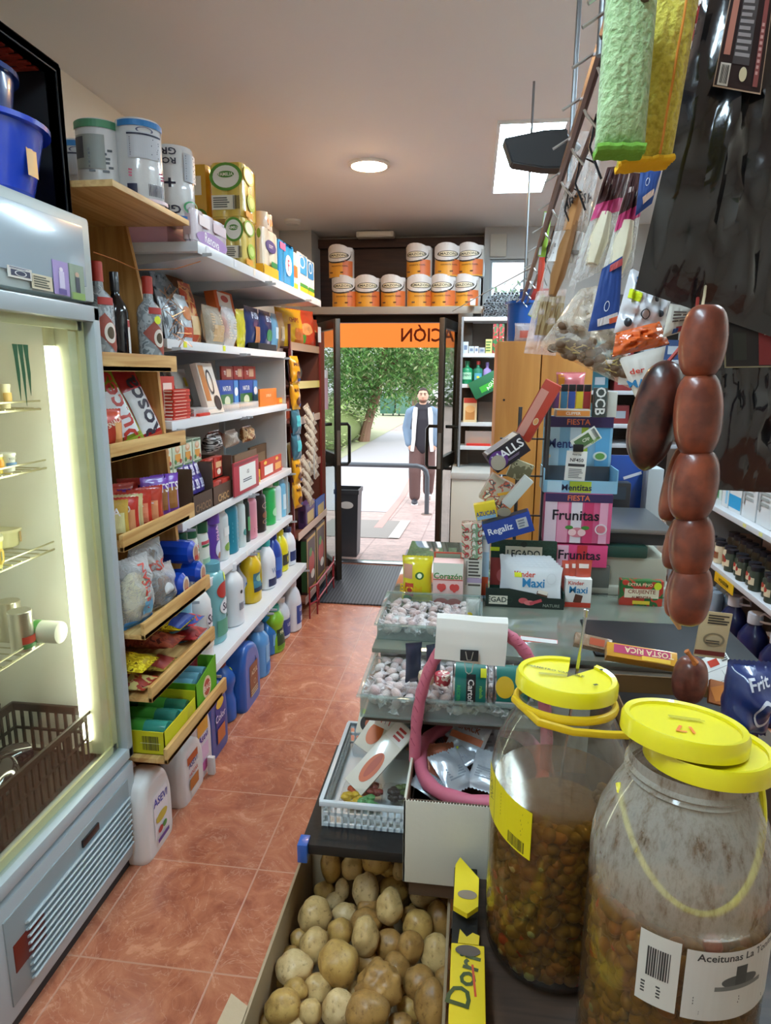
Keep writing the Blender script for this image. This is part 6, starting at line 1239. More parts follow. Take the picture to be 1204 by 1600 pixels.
for i in range(3): bag('chocolate_sachet','red and white sachet poking out of the open chocolate carton, '+['aisle side','middle','scale side'][i],'sachet',(at(890+10*i,900,Y=2.03).x,2.03,CT+.03),.05,.012,.105+.004*i,FOIL('#c8503c'),[('r',0,.85,.6,.12,'#f0e0d8')],rz=0,rx=-8+5*i,seed=i,wr=.1)
fc('nougat_pack','red and green wrapped nougat pack standing by the scale','pack',967,1034,908,944,2.04,.03,PRINT('#b83a2c',['#2c6a34','#c8402c'],26,.3),[('r',0,.5,.8,.36,'#e0d4b8'),('t','CRUJIENTE',0,.55,.2,'#8a3a28'),('t','ALMENDRA',0,.35,.1,'#8a3a28'),('r',0,.14,.4,.14,'#e0c83c'),('d',.36,.82,.18,.3,'#d8ea30'),('t','EXTRA FINO',-.05,.86,.12,'#e8d8b0')],z=CT)
# --- scale
sx0, sx1 = .30, .64
t = thing('shop_scale','grey counter scale with wide metal weighing plate','scale',(.47,2.32,CT))
MB().box(-.19,.17,-.17,.17,.012,.125,.012).box(-.21,.19,-.19,.10,.0,.03,.006).build('scale_body', P('#a8a898',.45), t)
MB().box(-.10,.10,-.185,-.12,.125,.165,.008).build('dial_housing', P('#24443a',.4), t)
MB().box(-.18,.16,-.15,.17,.160,.204,.01).build('plate_support', P('#33363a',.5), t)
MB().box(-.19,.178,-.18,.19,.205,.220,.004).build('weighing_plate', METAL('#8f9498',.34), t)
MB().lathe([(.055,0),(.055,.002),(.04,.002),(.04,0)],32,c=(-.04,0,.2205),close=False).build('plate_ring', P('#5c6064',.3,metal=.8), t)
t = thing('scale_display','black display block with row of keys behind the weighing plate','display',(.49,2.62,CT))
MB().box(-.10,.12,-.03,.03,0,.30,.01).build('display_housing', P('#26282c',.4), t)
MB().box(-.08,.10,-.033,-.029,.235,.285).build('screen', P('#3c4650',.2), t)
fc('folder','blue plastic folder standing behind the scale with white sticker','folder',950,1008,712,776,2.70,.02,PLASTIC('#1f4c9c'),[('r',.1,.8,.5,.03,'#d8dce4',20)],z=CT)
fc('register_side','pale grey upright panel beside the blue folder','panel',1008,1032,733,792,2.62,.10,P('#a9b0b2',.5),[],z=CT)
t = fbag('plastic_bag','white crumpled bag behind the sausage string on the scale side','bag',1012,1040,800,868,2.66,.06,CLEAR('#f2ece6',.5,.2,.8),[('t','BOLSA',0,.8,.1,'#a86a4a')],wr=.14,z=CT)
t = thing('rubber_mat','black dotted rubber mat on the glass counter top','mat',(.49,1.76,CT))
m, nt, bb, NN, LL = nodes_of('dotted_rubber'); vo = NN.new('ShaderNodeTexVoronoi'); vo.inputs['Scale'].default_value = 90; tc = NN.new('ShaderNodeTexCoord'); LL.new(tc.outputs['Object'], vo.inputs['Vector']); vo.inputs['Randomness'].default_value = 0
rp = NN.new('ShaderNodeValToRGB'); rp.color_ramp.elements[0].color = (.045,.045,.05,1); rp.color_ramp.elements[1].color = (.012,.012,.014,1); rp.color_ramp.elements[1].position = .5; LL.new(vo.outputs['Distance'], rp.inputs['Fac']); LL.new(rp.outputs['Color'], bb.inputs['Base Color']); bb.inputs['Roughness'].default_value = .55
MB().box(-.16,.24,-.13,.12,0,.006,.002).build('mat_sheet', m, t)
# --- tilted cartons on the wire stand
st = thing('wire_stand','dark wire display stand holding the tilted sweet boxes','stand',(.20,2.16,CT))
g = MB()
for x in (-.05,.035): g.cyl((x,0,0),(x,0,.60),.006,8)
for z in (.12,.25,.38,.5): g.cyl((-.11,-.0,z),(.035,0,z),.003,6); g.cyl((-.10,0,z),(-.10,-.06,z-.02),.003,6).cyl((-.05,0,z),(-.05,-.10,z-.02),.003,6)
g.box(-.10,.08,-.08,.08,0,.008).box(.030,.046,-.004,.02,0,.66); g.build('wire_frame', P('#4a4c50',.4,metal=.6), st)
tilt('lozenge_box','black and purple open display box with white HALLS lettering, tilted','box',790,706,.118,.062,.085,-36,2.03,'#1a1420',[('d',-.3,.5,.5,.9,'#5a2c78'),('t','HALLS',.02,.62,.44,'#e8e8ec'),('l',.1,.24,.4,.12,'#8a7a98',2)],rz=8,top=[('r',0,.5,.9,.9,'#b8c4c8'),('l',0,.5,.8,.8,'#54607a',4)])
tilt('sweet_box','long red and pink sweet box, tilted steeply, above the black box','box',840,642,.05,.19,.045,27,2.08,'#c0402c',[('r',-.2,.45,.5,.8,'#d8988a'),('d',.25,.35,.3,.12,'#e0a060'),('o',.25,.35,.3,.12,'#e8d8b0')],rz=-12,side=[('r',0,.5,.8,.8,'#c8786c')])
t = tilt('label_roll','end disc and white label roll under the black box','roll',778,722,.045,.045,.03,0,1.98,P('#9aa0a4',.3,metal=.6),[]); bpy.data.objects.remove(t.children[0]); MB().lathe([(0,-.014),(.022,-.014),(.022,.014),(0,.014)],24,M=T(0,0,.022)@R(90,'X')).build('disc', METAL('#b4b8ba',.3), t)
tilt('sticker_tray','tilted tray of small striped gum packs under the black box','tray',778,768,.09,.085,.05,28,2.06,PRINT('#b8ac98',['#c8604c','#4a5a5a','#e0d8c8'],60,.3),[('r',.2,.6,.5,.1,'#d8a02c',40)])
tilt('label_roll','long pale label roll with round end, tilted across the gum tray','roll',808,768,.032,.105,.03,38,1.99,P('#c6ccc8',.35),[])
t = tilt('label_roll','round end disc of the pale label roll','disc',787,800,.04,.04,.02,0,1.96,P('#9aa0a4',.3,metal=.6),[]); bpy.data.objects.remove(t.children[0]); MB().lathe([(0,-.006),(.020,-.006),(.020,.006),(0,.006)],24,sy=.6,M=T(0,0,.02)@R(90,'X')).build('disc', METAL('#a4aaac',.3), t)
tilt('sweet_box','small yellow carton with blue lettering peeking out below the gum tray','box',758,797,.065,.05,.03,-12,2.02,'#e8cc2c',[('t','AZUCAR',0,.35,.3,'#2c4a8c'),('r',0,.12,.9,.2,'#8ab8d8')])
tilt('licorice_box','blue carton with white script lettering, tilted, above the ham display','box',793,822,.145,.062,.05,-19,1.99,'#1c3f96',[('t','Regaliz',-.16,.5,.42,'#dfe4f0'),('r',.30,.55,.22,.5,'#b8bcc0'),('l',.3,.55,.16,.4,'#777d88',3)],top=[('r',0,.5,.95,.9,'#2a2a34')])
tilt('sweet_bag','crumpled olive picture bag behind the pale label roll','bag',812,735,.07,.06,.03,20,2.12,PRINT('#7a7a5c',['#b8b898','#4a4c38'],40,.4),[])
tilt('sweet_bag','torn dark brown open box under the yellow carton','box',768,815,.08,.03,.05,-20,2.05,'#3a2a22',[])
bpy.data.objects[t.name]
# --- Fiesta sweet boxes stacked: support, unitas box, Frunitas, Mentitas
STR = lambda base,c1,c2,n: [('r',-.35+.35*i,.45,.16,.88,(c1,c2)[i%2]) for i in range(n)]
sup = fc('display_box','grey plastic support box carrying the tall sweet displays','box',884,948,884,950,2.13,.10,P('#5c5e58',.5),[],z=CT)
zU = at(910,886,Y=2.12).z
fc('sweet_box','pink sweet box with cut front lip at the bottom of the stack','box',868,947,852,886,2.12,.12,'#d8467c',[('r',-.38,.5,.22,.96,'#e8b8cc'),('r',0,.55,.2,.9,'#c8343c'),('t','Frunitas',-.05,.55,.42,'#26182a')],z=zU,side=[('r',0,.5,.9,.9,'#d8a8bc')])
zF = zat(848,.35,2.13)
fc('sweet_box','large pink and white FIESTA Frunitas sweet display with strawberry picture','box',847,952,772,850,2.12,.13,'#d8608c',[('r',-.40,.45,.18,.9,'#e8d0dc'),('r',-.22,.45,.16,.9,'#e89cb8'),('r',-.02,.45,.16,.9,'#e4dce4'),('r',.16,.45,.14,.9,'#cc3c6c'),('r',.38,.45,.12,.9,'#e8a8c4'),('r',0,.92,.99,.17,'#3a2c5c'),('t','FIESTA',0,.92,.11,'#e8784c'),('t','Frunitas',-.03,.57,.21,'#1f1626'),('d',0,.22,.26,.2,'#dc8494'),('d',-.07,.22,.12,.14,'#f0c8cc'),('d',.07,.22,.12,.14,'#f0c8cc'),('d',-.12,.32,.12,.08,'#4a8a3c'),('d',.12,.32,.12,.08,'#4a8a3c'),('o',.35,.3,.18,.22,'#e8e0e4'),('d',.35,.3,.12,.14,'#d87888')],z=zF+.002,side=[('r',0,.5,.9,.9,'#c8789c')])
zM = zat(772,.35,2.13)+.003; zM1 = zat(752,.35,2.12)
t = thing('sweet_box','tall open light blue FIESTA Mentitas sweet display above the pink one','box',(.345,2.19,zM)); wm = .222; hm = zat(650,.345,2.25)-zM
b = MB().box(-wm/2,wm/2,.058,.062,0,hm).box(-wm/2,wm/2,-.06,.06,0,.003).box(-wm/2,wm/2,-.063,-.06,0,zM1-zM).box(-wm/2-.003,-wm/2,-.06,.06,0,.075).box(wm/2,wm/2+.003,-.06,.06,0,.075)
b.build('open_carton', CARD('#8cc0dc'), t)
decorate(t, lambda u,z,e:(u,.058-e,z), wm, hm, [('r',-.36,.55,.2,.85,'#bcdcec'),('r',0,.55,.22,.85,'#d4e6ee'),('r',.1,.55,.1,.85,'#a8c83c'),('r',.36,.55,.2,.85,'#5aa4d0'),('r',0,.92,.99,.15,'#3a2c5c'),('t','FIESTA',0,.92,.08,'#e8784c'),('t','Mentitas',-.14,.62,.13,'#2c3f7c',0,.58),('d',.33,.45,.2,.13,'#dfe8e0'),('d',.33,.45,.14,.09,'#6aa04c'),('d',-.42,.44,.08,.06,'#e8d8c0'),('r',0,.16,.96,.3,'#44464a')])
decorate(t, lambda u,z,e:(u,-.063-e,z), wm, zM1-zM, [('r',.0,.5,.3,.9,'#b8d03c'),('r',-.36,.5,.2,.9,'#bcdcec'),('t','Mentitas',-.05,.45,.5,'#26284c')])
tilt('price_card','white card with green script clipped diagonally on the blue display','card',915,687,.085,.045,.003,-35,2.10,'#dfe2d8',[('r',-.1,.5,.6,.7,'#5a7a4c'),('t','Clip',0,.5,.3,'#e8f0e0'),('b',.38,.5,.14,.8,'#555555',6),('t','Gum',.25,.18,.26,'#6aa02c')])
tilt('battery_card','white card printed NF450 hanging in front of the blue display','card',899,728,.062,.092,.004,2,2.09,'#e4e4e0',[('t','NF450',.02,.70,.12,'#26262a'),('r',.02,.53,.8,.09,'#3a3a3e'),('l',.02,.25,.7,.34,'#8a8a8c',6),('t','Panel Clip',.0,.88,.07,'#3a3a3e')])
tilt('binder_clip','small black clip holding the white cards','clip',903,700,.03,.022,.012,0,2.085,P('#141418',.4),[])
# lighters, papers box on top
zl_ = zM+hm+.001
fc('lighter_tray','orange edged tray under the row of lighters','tray',868,922,640,652,2.17,.06,'#c8c0b0',[('r',0,.5,.95,.7,'#d88a3c'),('t','CLIPPER',0,.5,.4,'#e8e0d0')],z=zl_)
zl2 = zat(640,.28,2.17)+.002
for i,(px,c_,nm) in enumerate(((868,'#5c2c6a','purple'),(881,'#2c6a8c','teal'),(893,'#2a4a94','blue'),(905,'#d8c02c','yellow'),(917,'#a8282c','red'))):
    x = at(px,630,Y=2.19).x; t = thing('lighter',nm+' lighter standing with black top in the tray above the blue display','lighter',(x,2.20,zl2))
    MB().box(-.011,.011,-.006,.006,0,.055,.004).build('lighter_body', P(c_,.2,coat=.5), t); MB().box(-.0105,.0105,-.006,.006,.055,.076,.002).build('lighter_head', P('#1a1a1e',.4), t)
fc('paper_box','black and grey rolling paper box with vertical white OCB lettering','box',926,946,606,652,2.17,.03,'#3c4440',[('t','OCB',0,.55,.34,'#e0e4e0',-90)],z=zl_)
fc('paper_box','pale box standing beside the rolling paper box','box',947,962,612,652,2.19,.03,'#c8cac0',[],z=zl_)
fbag('sweet_bag','orange and pink bag lying on top behind the lighters','bag',868,915,582,612,2.28,.05,FOIL('#d8787c'),[('r',-.35,.5,.2,.8,'#e8922c')],wr=.1)
# ================================================================ CANDY TRAYS on the aisle side of the counter
TRY = GLAZE('#eef6f4',.10,'#e8f0ee')
def tray(label, x0,x1,y0,y1,z,h):
    t = thing('plastic_tray',label,'tray',((x0+x1)/2,(y0+y1)/2,z)); w_, d_ = x1-x0, y1-y0; b = MB(); k_ = .003
    b.box(-w_/2,w_/2,-d_/2,d_/2,0,k_).box(-w_/2,-w_/2+k_,-d_/2,d_/2,0,h).box(w_/2-k_,w_/2,-d_/2,d_/2,0,h).box(-w_/2,w_/2,-d_/2,-d_/2+k_,0,h).box(-w_/2,w_/2,d_/2-k_,d_/2,0,h)
    b.box(-w_/2-.008,-w_/2+.004,-d_/2,d_/2,h-.004,h,.001).box(w_/2-.004,w_/2+.008,-d_/2,d_/2,h-.004,h,.001).box(-w_/2-.008,w_/2+.008,-d_/2-.008,-d_/2+.004,h-.004,h,.001).box(-w_/2-.008,w_/2+.008,d_/2-.004,d_/2+.008,h-.004,h,.001)
    b.build('clear_walls', TRY, t); return t
tray('far clear tray of wrapped sweets beside the yellow bag',-.235,.04,1.66,1.93,CT,.045)
trs = thing('tray_support','pale plank carrying the nearer sweet tray above the white basket','plank',(0,0,0))
MB().box(-.225,.20,1.385,1.597,.865,.88,.002).build('plank', P('#4c4036',.5), trs); MB().box(-.20,-.17,1.55,1.597,.60,.865).box(.12,.16,1.56,1.597,.64,.865).build('bracket', P('#8a8678',.5), trs)
tray('nearer clear tray of wrapped sweets behind the pink basket handle',-.232,.17,1.37,1.645,.881,.055)
def candy(label, loc, cols, grp, rz, rx):
    t = thing('wrapped_sweet',label,'sweet',loc,rz,rx,group=grp)
    MB().ball((0,0,0),(.013,.010,.009),10).build('sweet', P(cols,.4), t)
    b = MB().grid(lambda i,j: (-.014-.014*i, (.004+.010*i)*(2*j-1), .003*math.sin(j*9)),3,5).grid(lambda i,j: (.014+.014*i, (.004+.010*i)*(2*j-1), .003*math.sin(j*9)),3,5).ball((0,0,0),(.016,.012,.011),8)
    b.build('cellophane', CLEAR('#f6f2f2',.30,.08,.6,wscale=90), t); return t
cols_ = ['#d8a890','#e4c4b4','#b86a54','#e8dcd0']; protos = {}; cn_ = dict(zip(cols_,('peach','pale pink','brown red','cream')))
def sweets(n, x0,x1,y0,y1,z0,z1,grp,lab,seed):
    rnd = random.Random(seed); nx = int((x1-x0)/.030)+1; ny = int((y1-y0)/.026)+1; k_ = 0
    while k_ < n:
        c_ = cols_[k_%4]; x = x0+(x1-x0)*((k_%nx)+rnd.random()*.6)/nx; y = y0+(y1-y0)*(((k_//nx)%ny)+rnd.random()*.6)/ny; lay = k_//(nx*ny); z = z0+(z1-z0)*min(1,lay*.5+rnd.random()*.4)
        key = (grp,c_)
        if key not in protos: t = protos[key] = candy(cn_[c_]+' '+lab,(x,y,z),c_,grp,0,0)
        else: t = copy_tree(protos[key]); t.location = (x,y,z)
        t.rotation_euler = (rnd.uniform(-.6,.6),rnd.uniform(-.6,.6),rnd.uniform(0,6.28)); k_ += 1
sweets(85,-.215,.02,1.68,1.91,CT+.016,CT+.045,'wrapped sweets in the far tray','sweet twisted in clear cellophane in the far tray',3)
sweets(150,-.215,.15,1.39,1.625,.900,.940,'wrapped sweets in the nearer tray','sweet twisted in clear cellophane in the nearer tray',5)
fbag('sweet_bag','small clear bag with yellow corner standing in the far tray by the ham display','bag',726,748,938,985,1.80,.03,CLEAR('#e8ece8',.4,.1,.8),[('d',-.2,.2,.4,.3,'#d8c01c')],z=CT+.02)
fbag('sweet_bag','crumpled clear mint bag at the aisle corner of the far tray','bag',606,640,975,1012,1.74,.04,CLEAR('#dfeae8',.5,.1,.9),[],z=CT+.03,wr=.16,rz=20)
tilt('snack_packet','red and white folded snack packet lying behind the yellow jar lid','packet',840,1012,.10,.05,.02,4,1.70,FOIL('#cc4436'),[('r',0,.85,.95,.22,'#e6e2e0'),('t','Navid',0,.5,.2,'#e8dcd8')],rx=-50)
for i,(px,c_) in enumerate(((665,'#c8b090'),(690,'#b83a44'),(645,'#2a3448'),(676,'#2a3448'))):
    if i < 2: 
        x = at(px,1098,Y=1.44).x; t = thing('sweet_stick',['round coil of pale striped sweet in front of the green can','red and white twisted sweet stick beside the green can'][i],'sweet',(x,1.44,.955)); MB().lathe([(0,-.012),(.018,-.012),(.02,0),(.018,.012),(0,.012)],18).build('coil', PRINT(c_,['#e8d8c8','#a84a44'],70,.4), t)
    else: bag('sweet_bag',['dark blue pointed bag clip at the aisle side of the pink handle','second dark blue folded sachet beside it at the pink handle'][i-2],'sachet',(at(px,1075,Y=1.46).x,1.46,.93),.04,.012,.10,FOIL(c_),[],rz=10*i,wr=.14,seed=i)
# green cans lying on their side
def lycan(label, x, y, z, r, L, decos):
    t = thing('food_can',label,'can',(x,y,z)); M_ = R(90,'Y')
    MB().lathe([(0,-L/2),(r*.9,-L/2),(r,-L/2+.003),(r,L/2-.003),(r*.9,L/2),(0,L/2)],36,M=M_).build('can_body', METAL('#c4c8ca',.25), t)
    MB().lathe([(r+.0006,-L/2+.006),(r+.0006,L/2-.006)],36,close=False,M=M_).build('paper_label', P('#127a72',.4), t)
    decorate(t, lambda u,z_,e: (z_-L/2, -(r+e+.001)*math.cos(u/r*1.0), -(r+e+.001)*math.sin(u/r)), 2*r, L, decos, lift=.0012); return t
DC = [('r',0,.52,.9,.26,'#1a1c20',0),('t','Cartoña',0,.52,.17,'#e8e8e6',0,.8),('r',-.5,.86,.24,.16,'#e6ee2c'),('t','rabolla',-.05,.80,.09,'#8ad04c',0,.6),('d',.62,.72,.3,.30,'#7ac050'),('r',.62,.40,.28,.36,'#c89a7c'),('t','RECIEN',0,.18,.10,'#3cb060',0)]
xc = (at(703,1075,Y=1.42).x+at(765,1075,Y=1.42).x)/2
lycan('green tin can lying on its side with black and white label, nearer the aisle',xc,1.42,zat(1075,xc,1.40)+.0,.047,.080,DC)
lycan('second green tin can lying on its side, half hidden by the yellow jar lid',xc+.092,1.42,zat(1075,xc,1.40),.047,.080,[('r',.3,.5,.3,.9,'#d8dce0'),('d',-.2,.3,.5,.5,'#e8c42c')])
# ================================================================ WHITE BASKET with salads
BK = CLEAR('#e4eef4',.45,.25)
wb = crate('plastic_basket','clear white slotted plastic basket of packed salads at the counter end','basket',(-.205,1.44,.666),.19,.335,.062,P('#dde7ee',.3,alpha=.8),cell=.014,t=.004,rim=.007)
ldg = thing('black_carton','flat black carton ledge under the white basket and over the potato box','carton',(0,0,0))
MB().box(-.335,-.115,1.21,1.60,.640,.664,.003).build('carton', CARD('#1d1a19'), ldg)
MB().box(-.340,-.318,1.20,1.235,.625,.668,.002).build('blue_edge', P('#2a5cb0',.3,coat=.5), ldg)
def salad(label, x, y, z, r, cols, rz=0):
    t = thing('salad_box',label,'food box',(x,y,z),rz); MB().box(-r,r,-r*.8,r*.8,0,.042,.016).build('clear_box', GLAZE('#fafafa',.03), t)
    rnd = random.Random(int(x*1000)+3)
    for c_ in cols:
        b = MB()
        for i in range(14): b.ball((c_[1]*r+rnd.uniform(-.35,.35)*r, c_[2]*r+rnd.uniform(-.3,.3)*r, .018+rnd.random()*.018),(.011,.009,.007),6)
        b.build('filling', P(c_[0],.4), t)
    return t
salad('round clear salad box of orange and green pieces at the near basket end',-.225,1.345,.672,.048,[('#c8562c',-.2,.45),('#d8b42c',-.4,-.35),('#5a9a5c',.4,-.4),('#7a2c24',.5,.4)])
salad('dark clear food box beside the round salad box in the basket',-.145,1.36,.672,.035,[('#3a2c2a',0,0),('#5a6a3c',.4,.3)])
salad('clear box with cracker label at the far end of the basket',-.24,1.53,.69,.038,[('#2a3448',0,0)])
salad('clear box of dark sweets behind the meat trays',-.15,1.52,.70,.040,[('#2c2a34',0,0),('#8a5a44',.2,.3)])
t = tilt('meat_pack','long clear vacuum pack of orange cured sausage slices leaning in the basket','meat pack',594,1182,.055,.185,.012,38,1.40,P('#e2dccf',.2,coat=.8),[('d',.05,.33,.6,.44,'#c8602c'),('d',.05,.36,.3,.36,'#b04a24'),('r',.0,.86,.9,.24,'#e8e2dc'),('l',.1,.86,.5,.18,'#b83a34',3)],rx=-42)
t = tilt('meat_pack','white bordered pack of orange slices behind the long vacuum pack','meat pack',590,1140,.06,.12,.010,30,1.49,P('#dcd4c4',.2,coat=.8),[('d',0,.4,.6,.5,'#cf6a30'),('r',0,.88,.9,.2,'#e8dcd0')],rx=-42)
t = tilt('meat_pack','pack with yellow corner and dark window at the far basket corner','meat pack',574,1128,.05,.06,.012,8,1.56,P('#e0d8c8',.25,coat=.6),[('d',0,.45,.7,.7,'#2a2422'),('d',.1,.45,.4,.4,'#b8603c'),('r',-.1,.9,.6,.2,'#e4e02c')],rx=-30)
tilt('flyer','white paper leaflet with red stripes standing between basket and handle','leaflet',612,1105,.05,.11,.002,20,1.50,'#e6e2de',[('r',-.2,.5,.05,.8,'#c0504c'),('r',0,.5,.03,.8,'#8a6a8a'),('r',.2,.5,.05,.8,'#c0504c')],rx=-25)
# ================================================================ WHITE CARTON with silver snack bags, pink basket
bx = thing('white_carton','open white cardboard box with brown inside holding silver snack bags','box',(.045,1.375,.615)); bw_, bd_, bh_ = .315, .372, .19
b = MB().box(-bw_/2,bw_/2,-bd_/2,-bd_/2+.005,0,bh_,.001).box(-bw_/2,-bw_/2+.005,-bd_/2,bd_/2,0,bh_,.001); b.build('outer_wall', CARD('#d2cfc0'), bx)
b = MB().box(-bw_/2,bw_/2,bd_/2-.005,bd_/2,0,bh_+.045).box(bw_/2-.005,bw_/2,-bd_/2+.01,bd_/2,0,bh_).box(-bw_/2+.005,bw_/2,-bd_/2+.005,bd_/2,0,.004).box(-bw_/2+.0052,-bw_/2+.007,-bd_/2+.005,bd_/2,.01,bh_).box(-bw_/2+.005,bw_/2,-bd_/2+.0052,-bd_/2+.007,.01,bh_)
b.build('inner_wall', CARD('#7a5844'), bx)
g = MB()
for i in range(52): g.box(-bw_/2+.006*i,-bw_/2+.003+.006*i,-bd_/2+.001,-bd_/2+.004,bh_,bh_+.0035)
g.build('corrugated_edge', CARD('#5a4a3c'), bx)
bx_z = .615
fl = thing('cardboard_block','small folded cardboard block under the white box','block',(.0,0,0)); MB().box(-.10,.015,1.20,1.55,.575,.614,.002).build('block', CARD('#5a4636'), fl)
# pink basket
PK = P('#c2657a',.55,bump=.6,bscale=25)
pb = thing('gift_basket','round basket rim and tall arched handle wrapped in pink crepe paper','basket',(.045,1.375,.79))
rim = [( .138*math.cos(a), .16*math.sin(a), .006*math.sin(3*a)) for a in [math.tau*i/40 for i in range(40)]]
MB().tube(rim,[.0155+.0015*math.sin(i*1.9) for i in range(40)],12,closed=True).build('wrapped_rim', PK, pb)
zt_h = zat(978,.03,1.36)-.79
hx0, hz0 = -.142, .0
arch = []
for i in range(45):
    a = math.pi*i/44; arch.append((-.145*math.cos(a)-.004, -.02, zt_h*math.sin(a)**.75 if 0<i<44 else 0))
MB().tube(arch,[.013+.0012*math.sin(i*2.3) for i in range(45)],12).build('wrapped_handle', PK, pb)
g = MB()
for i in range(1,43): 
    p = Vector(arch[i]); q = Vector(arch[i+1]); g.tube([p+Vector((0,-.0135,0)),(p+q)/2+Vector((0,-.009,0))+(q-p).cross(Vector((0,1,0))).normalized()*.010],.0014,4)
g.build('paper_twist', P('#a84c62',.6), pb)
MB().lathe([(.135,0),(.118,-.12),(0,-.12)],32,sy=1.15,close=False).build('basket_bowl', P('#6a4434',.7,bump=.8,bscale=60), pb)
# snack bags in it
for i,(px,py,s_,rz,rx,c_,lab) in enumerate(((738,1135,.075,20,-55,'#b8c0c8','silver snack bag highest at the back of the pink basket'),(700,1158,.07,-25,-60,'#c0c8d0','silver snack bag with yellow dot near the brown carton wall'),(745,1165,.065,60,-70,'#aab2ba','silver snack bag beside the jar, upper one'),(715,1190,.085,-30,-45,'#b4bcc6','large silver snack bag with copper band in the middle of the basket'),(755,1190,.085,10,-50,'#c4cad2','silver snack bag with fine print close to the jar'),(683,1205,.07,-60,-65,'#a8aeb6','silver and copper snack bag nearest the pink handle foot'),(692,1222,.07,15,-60,'#9c5a40','copper coloured snack bag low at the front of the basket'),(725,1232,.07,40,-60,'#bac2ca','silver snack bag at the front between rim and copper bag'),(752,1234,.07,-20,-60,'#c2cad2','silver snack bag at the front rim beside the jar'),(700,1243,.06,70,-70,'#aab4bc','small silver snack bag tucked under the front rim'),(672,1175,.06,-70,-65,'#8a5040','copper side of a snack bag against the brown carton wall'))):
    p = at(px,py,Z=.775-.004*i if i<6 else .755); 
    t = bag('snack_bag',lab,'snack bag',(p.x,p.y,p.z-.02),s_,.020,s_*1.15,P(c_,.28,metal=.35,bump=.9,bscale=35),[('r',0,.5,.9,.14,'#b86a48'),('t','SNACK',0,.7,.12,'#8a4a34')] if i in (1,3,6) else ([('l',0,.5,.7,.6,'#8a94a0',8),('d',-.2,.7,.2,.14,'#d8dc3c')] if i in (4,5) else [('l',0,.4,.6,.3,'#88929c',5)]),rz=rz,rx=rx,wr=.2,seed=i+30); t.scale = (1.2,1.2,1.2); t.location.z += .016
# paper with binder clip
pa = thing('paper_note','curled white paper clipped over the top of the pink handle','paper',(at(735,965,Y=1.34).x,1.352,.79+zt_h+.018))
wP = at(790,990,Y=1.34).x-at(679,990,Y=1.34).x
pr = [(.030,-.06),(.024,-.02),(.014,.004),(0,.008),(-.012,.002),(-.020,-.02),(-.024,-.05),(-.026,-.085)]
MB().grid(lambda i,j: ((i-.5)*wP+.004*math.sin(j*3), (lambda q: pr[int(q)][0]+(pr[min(7,int(q)+1)][0]-pr[int(q)][0])*(q-int(q)))(j*6.999)+.002*math.sin(i*7), (lambda q: pr[int(q)][1]+(pr[min(7,int(q)+1)][1]-pr[int(q)][1])*(q-int(q)))(j*6.999)-.008*i*j),14,28).build('sheet', P('#e2ded6',.6), pa)
bc = thing('binder_clip','black binder clip holding the white paper on the pink handle','clip',(at(733,1018,Y=1.32).x,1.318,zat(1030,0,1.32)))
MB().prism([(-.006,0),(.006,0),(.001,.022),(-.001,.022)],-.019,.019,M=Matrix(((0,0,1,0),(1,0,0,0),(0,1,0,0),(0,0,0,1)))).build('clip_body', P('#15151c',.35), bc)
MB().tube([(-.010,-.006,.0),(-.006,-.012,-.022),(0,-.013,-.026),(.006,-.012,-.022),(.010,-.006,0)],.0012,6).tube([(-.008,-.004,.02),(-.004,-.010,.004),(.004,-.010,.004),(.008,-.004,.02)],.001,6).build('wire_lever', METAL('#b8b8b4',.3), bc)
# ================================================================ POTATO BOX
px0,px1,py0,py1,pz0,pz1 = -.36,-.012,.80,1.385,.34,.555
bxp = thing('potato_box','open cardboard box full of loose potatoes at the bottom of the picture','box',(0,0,0))
CB2 = CARD('#a08a6c')
b = MB().box(px0,px0+.006,py0,py1,pz0,pz1,.001).box(px1-.006,px1,py0,py1,pz0,pz1,.001).box(px0,px1,py1-.006,py1,pz0,pz1-.01,.001).box(px0,px1,py0,py0+.006,pz0,pz1,.001).box(px0,px1,py0,py1,pz0,pz0+.006); b.build('box_walls', CB2, bxp)
b = MB(); b.prism([(px0+.002,.80),(px0+.002,.925),(px0-.035,.945),(px0-.045,.80)],pz1,pz1+.004); b.build('corner_flap', CARD('#b09a7c'), bxp)
MB().box(px0+.001,px0+.005,1.30,1.384,pz1,pz1+.03).build('corner_flap', CARD('#b09a7c'), bxp)
stp = thing('low_stool','low dark crate base under the potato box','base',(0,0,0)); MB().box(-.34,-.03,.82,1.37,0,.338,.004).build('crate_base', P('#4a3c30',.7), stp)
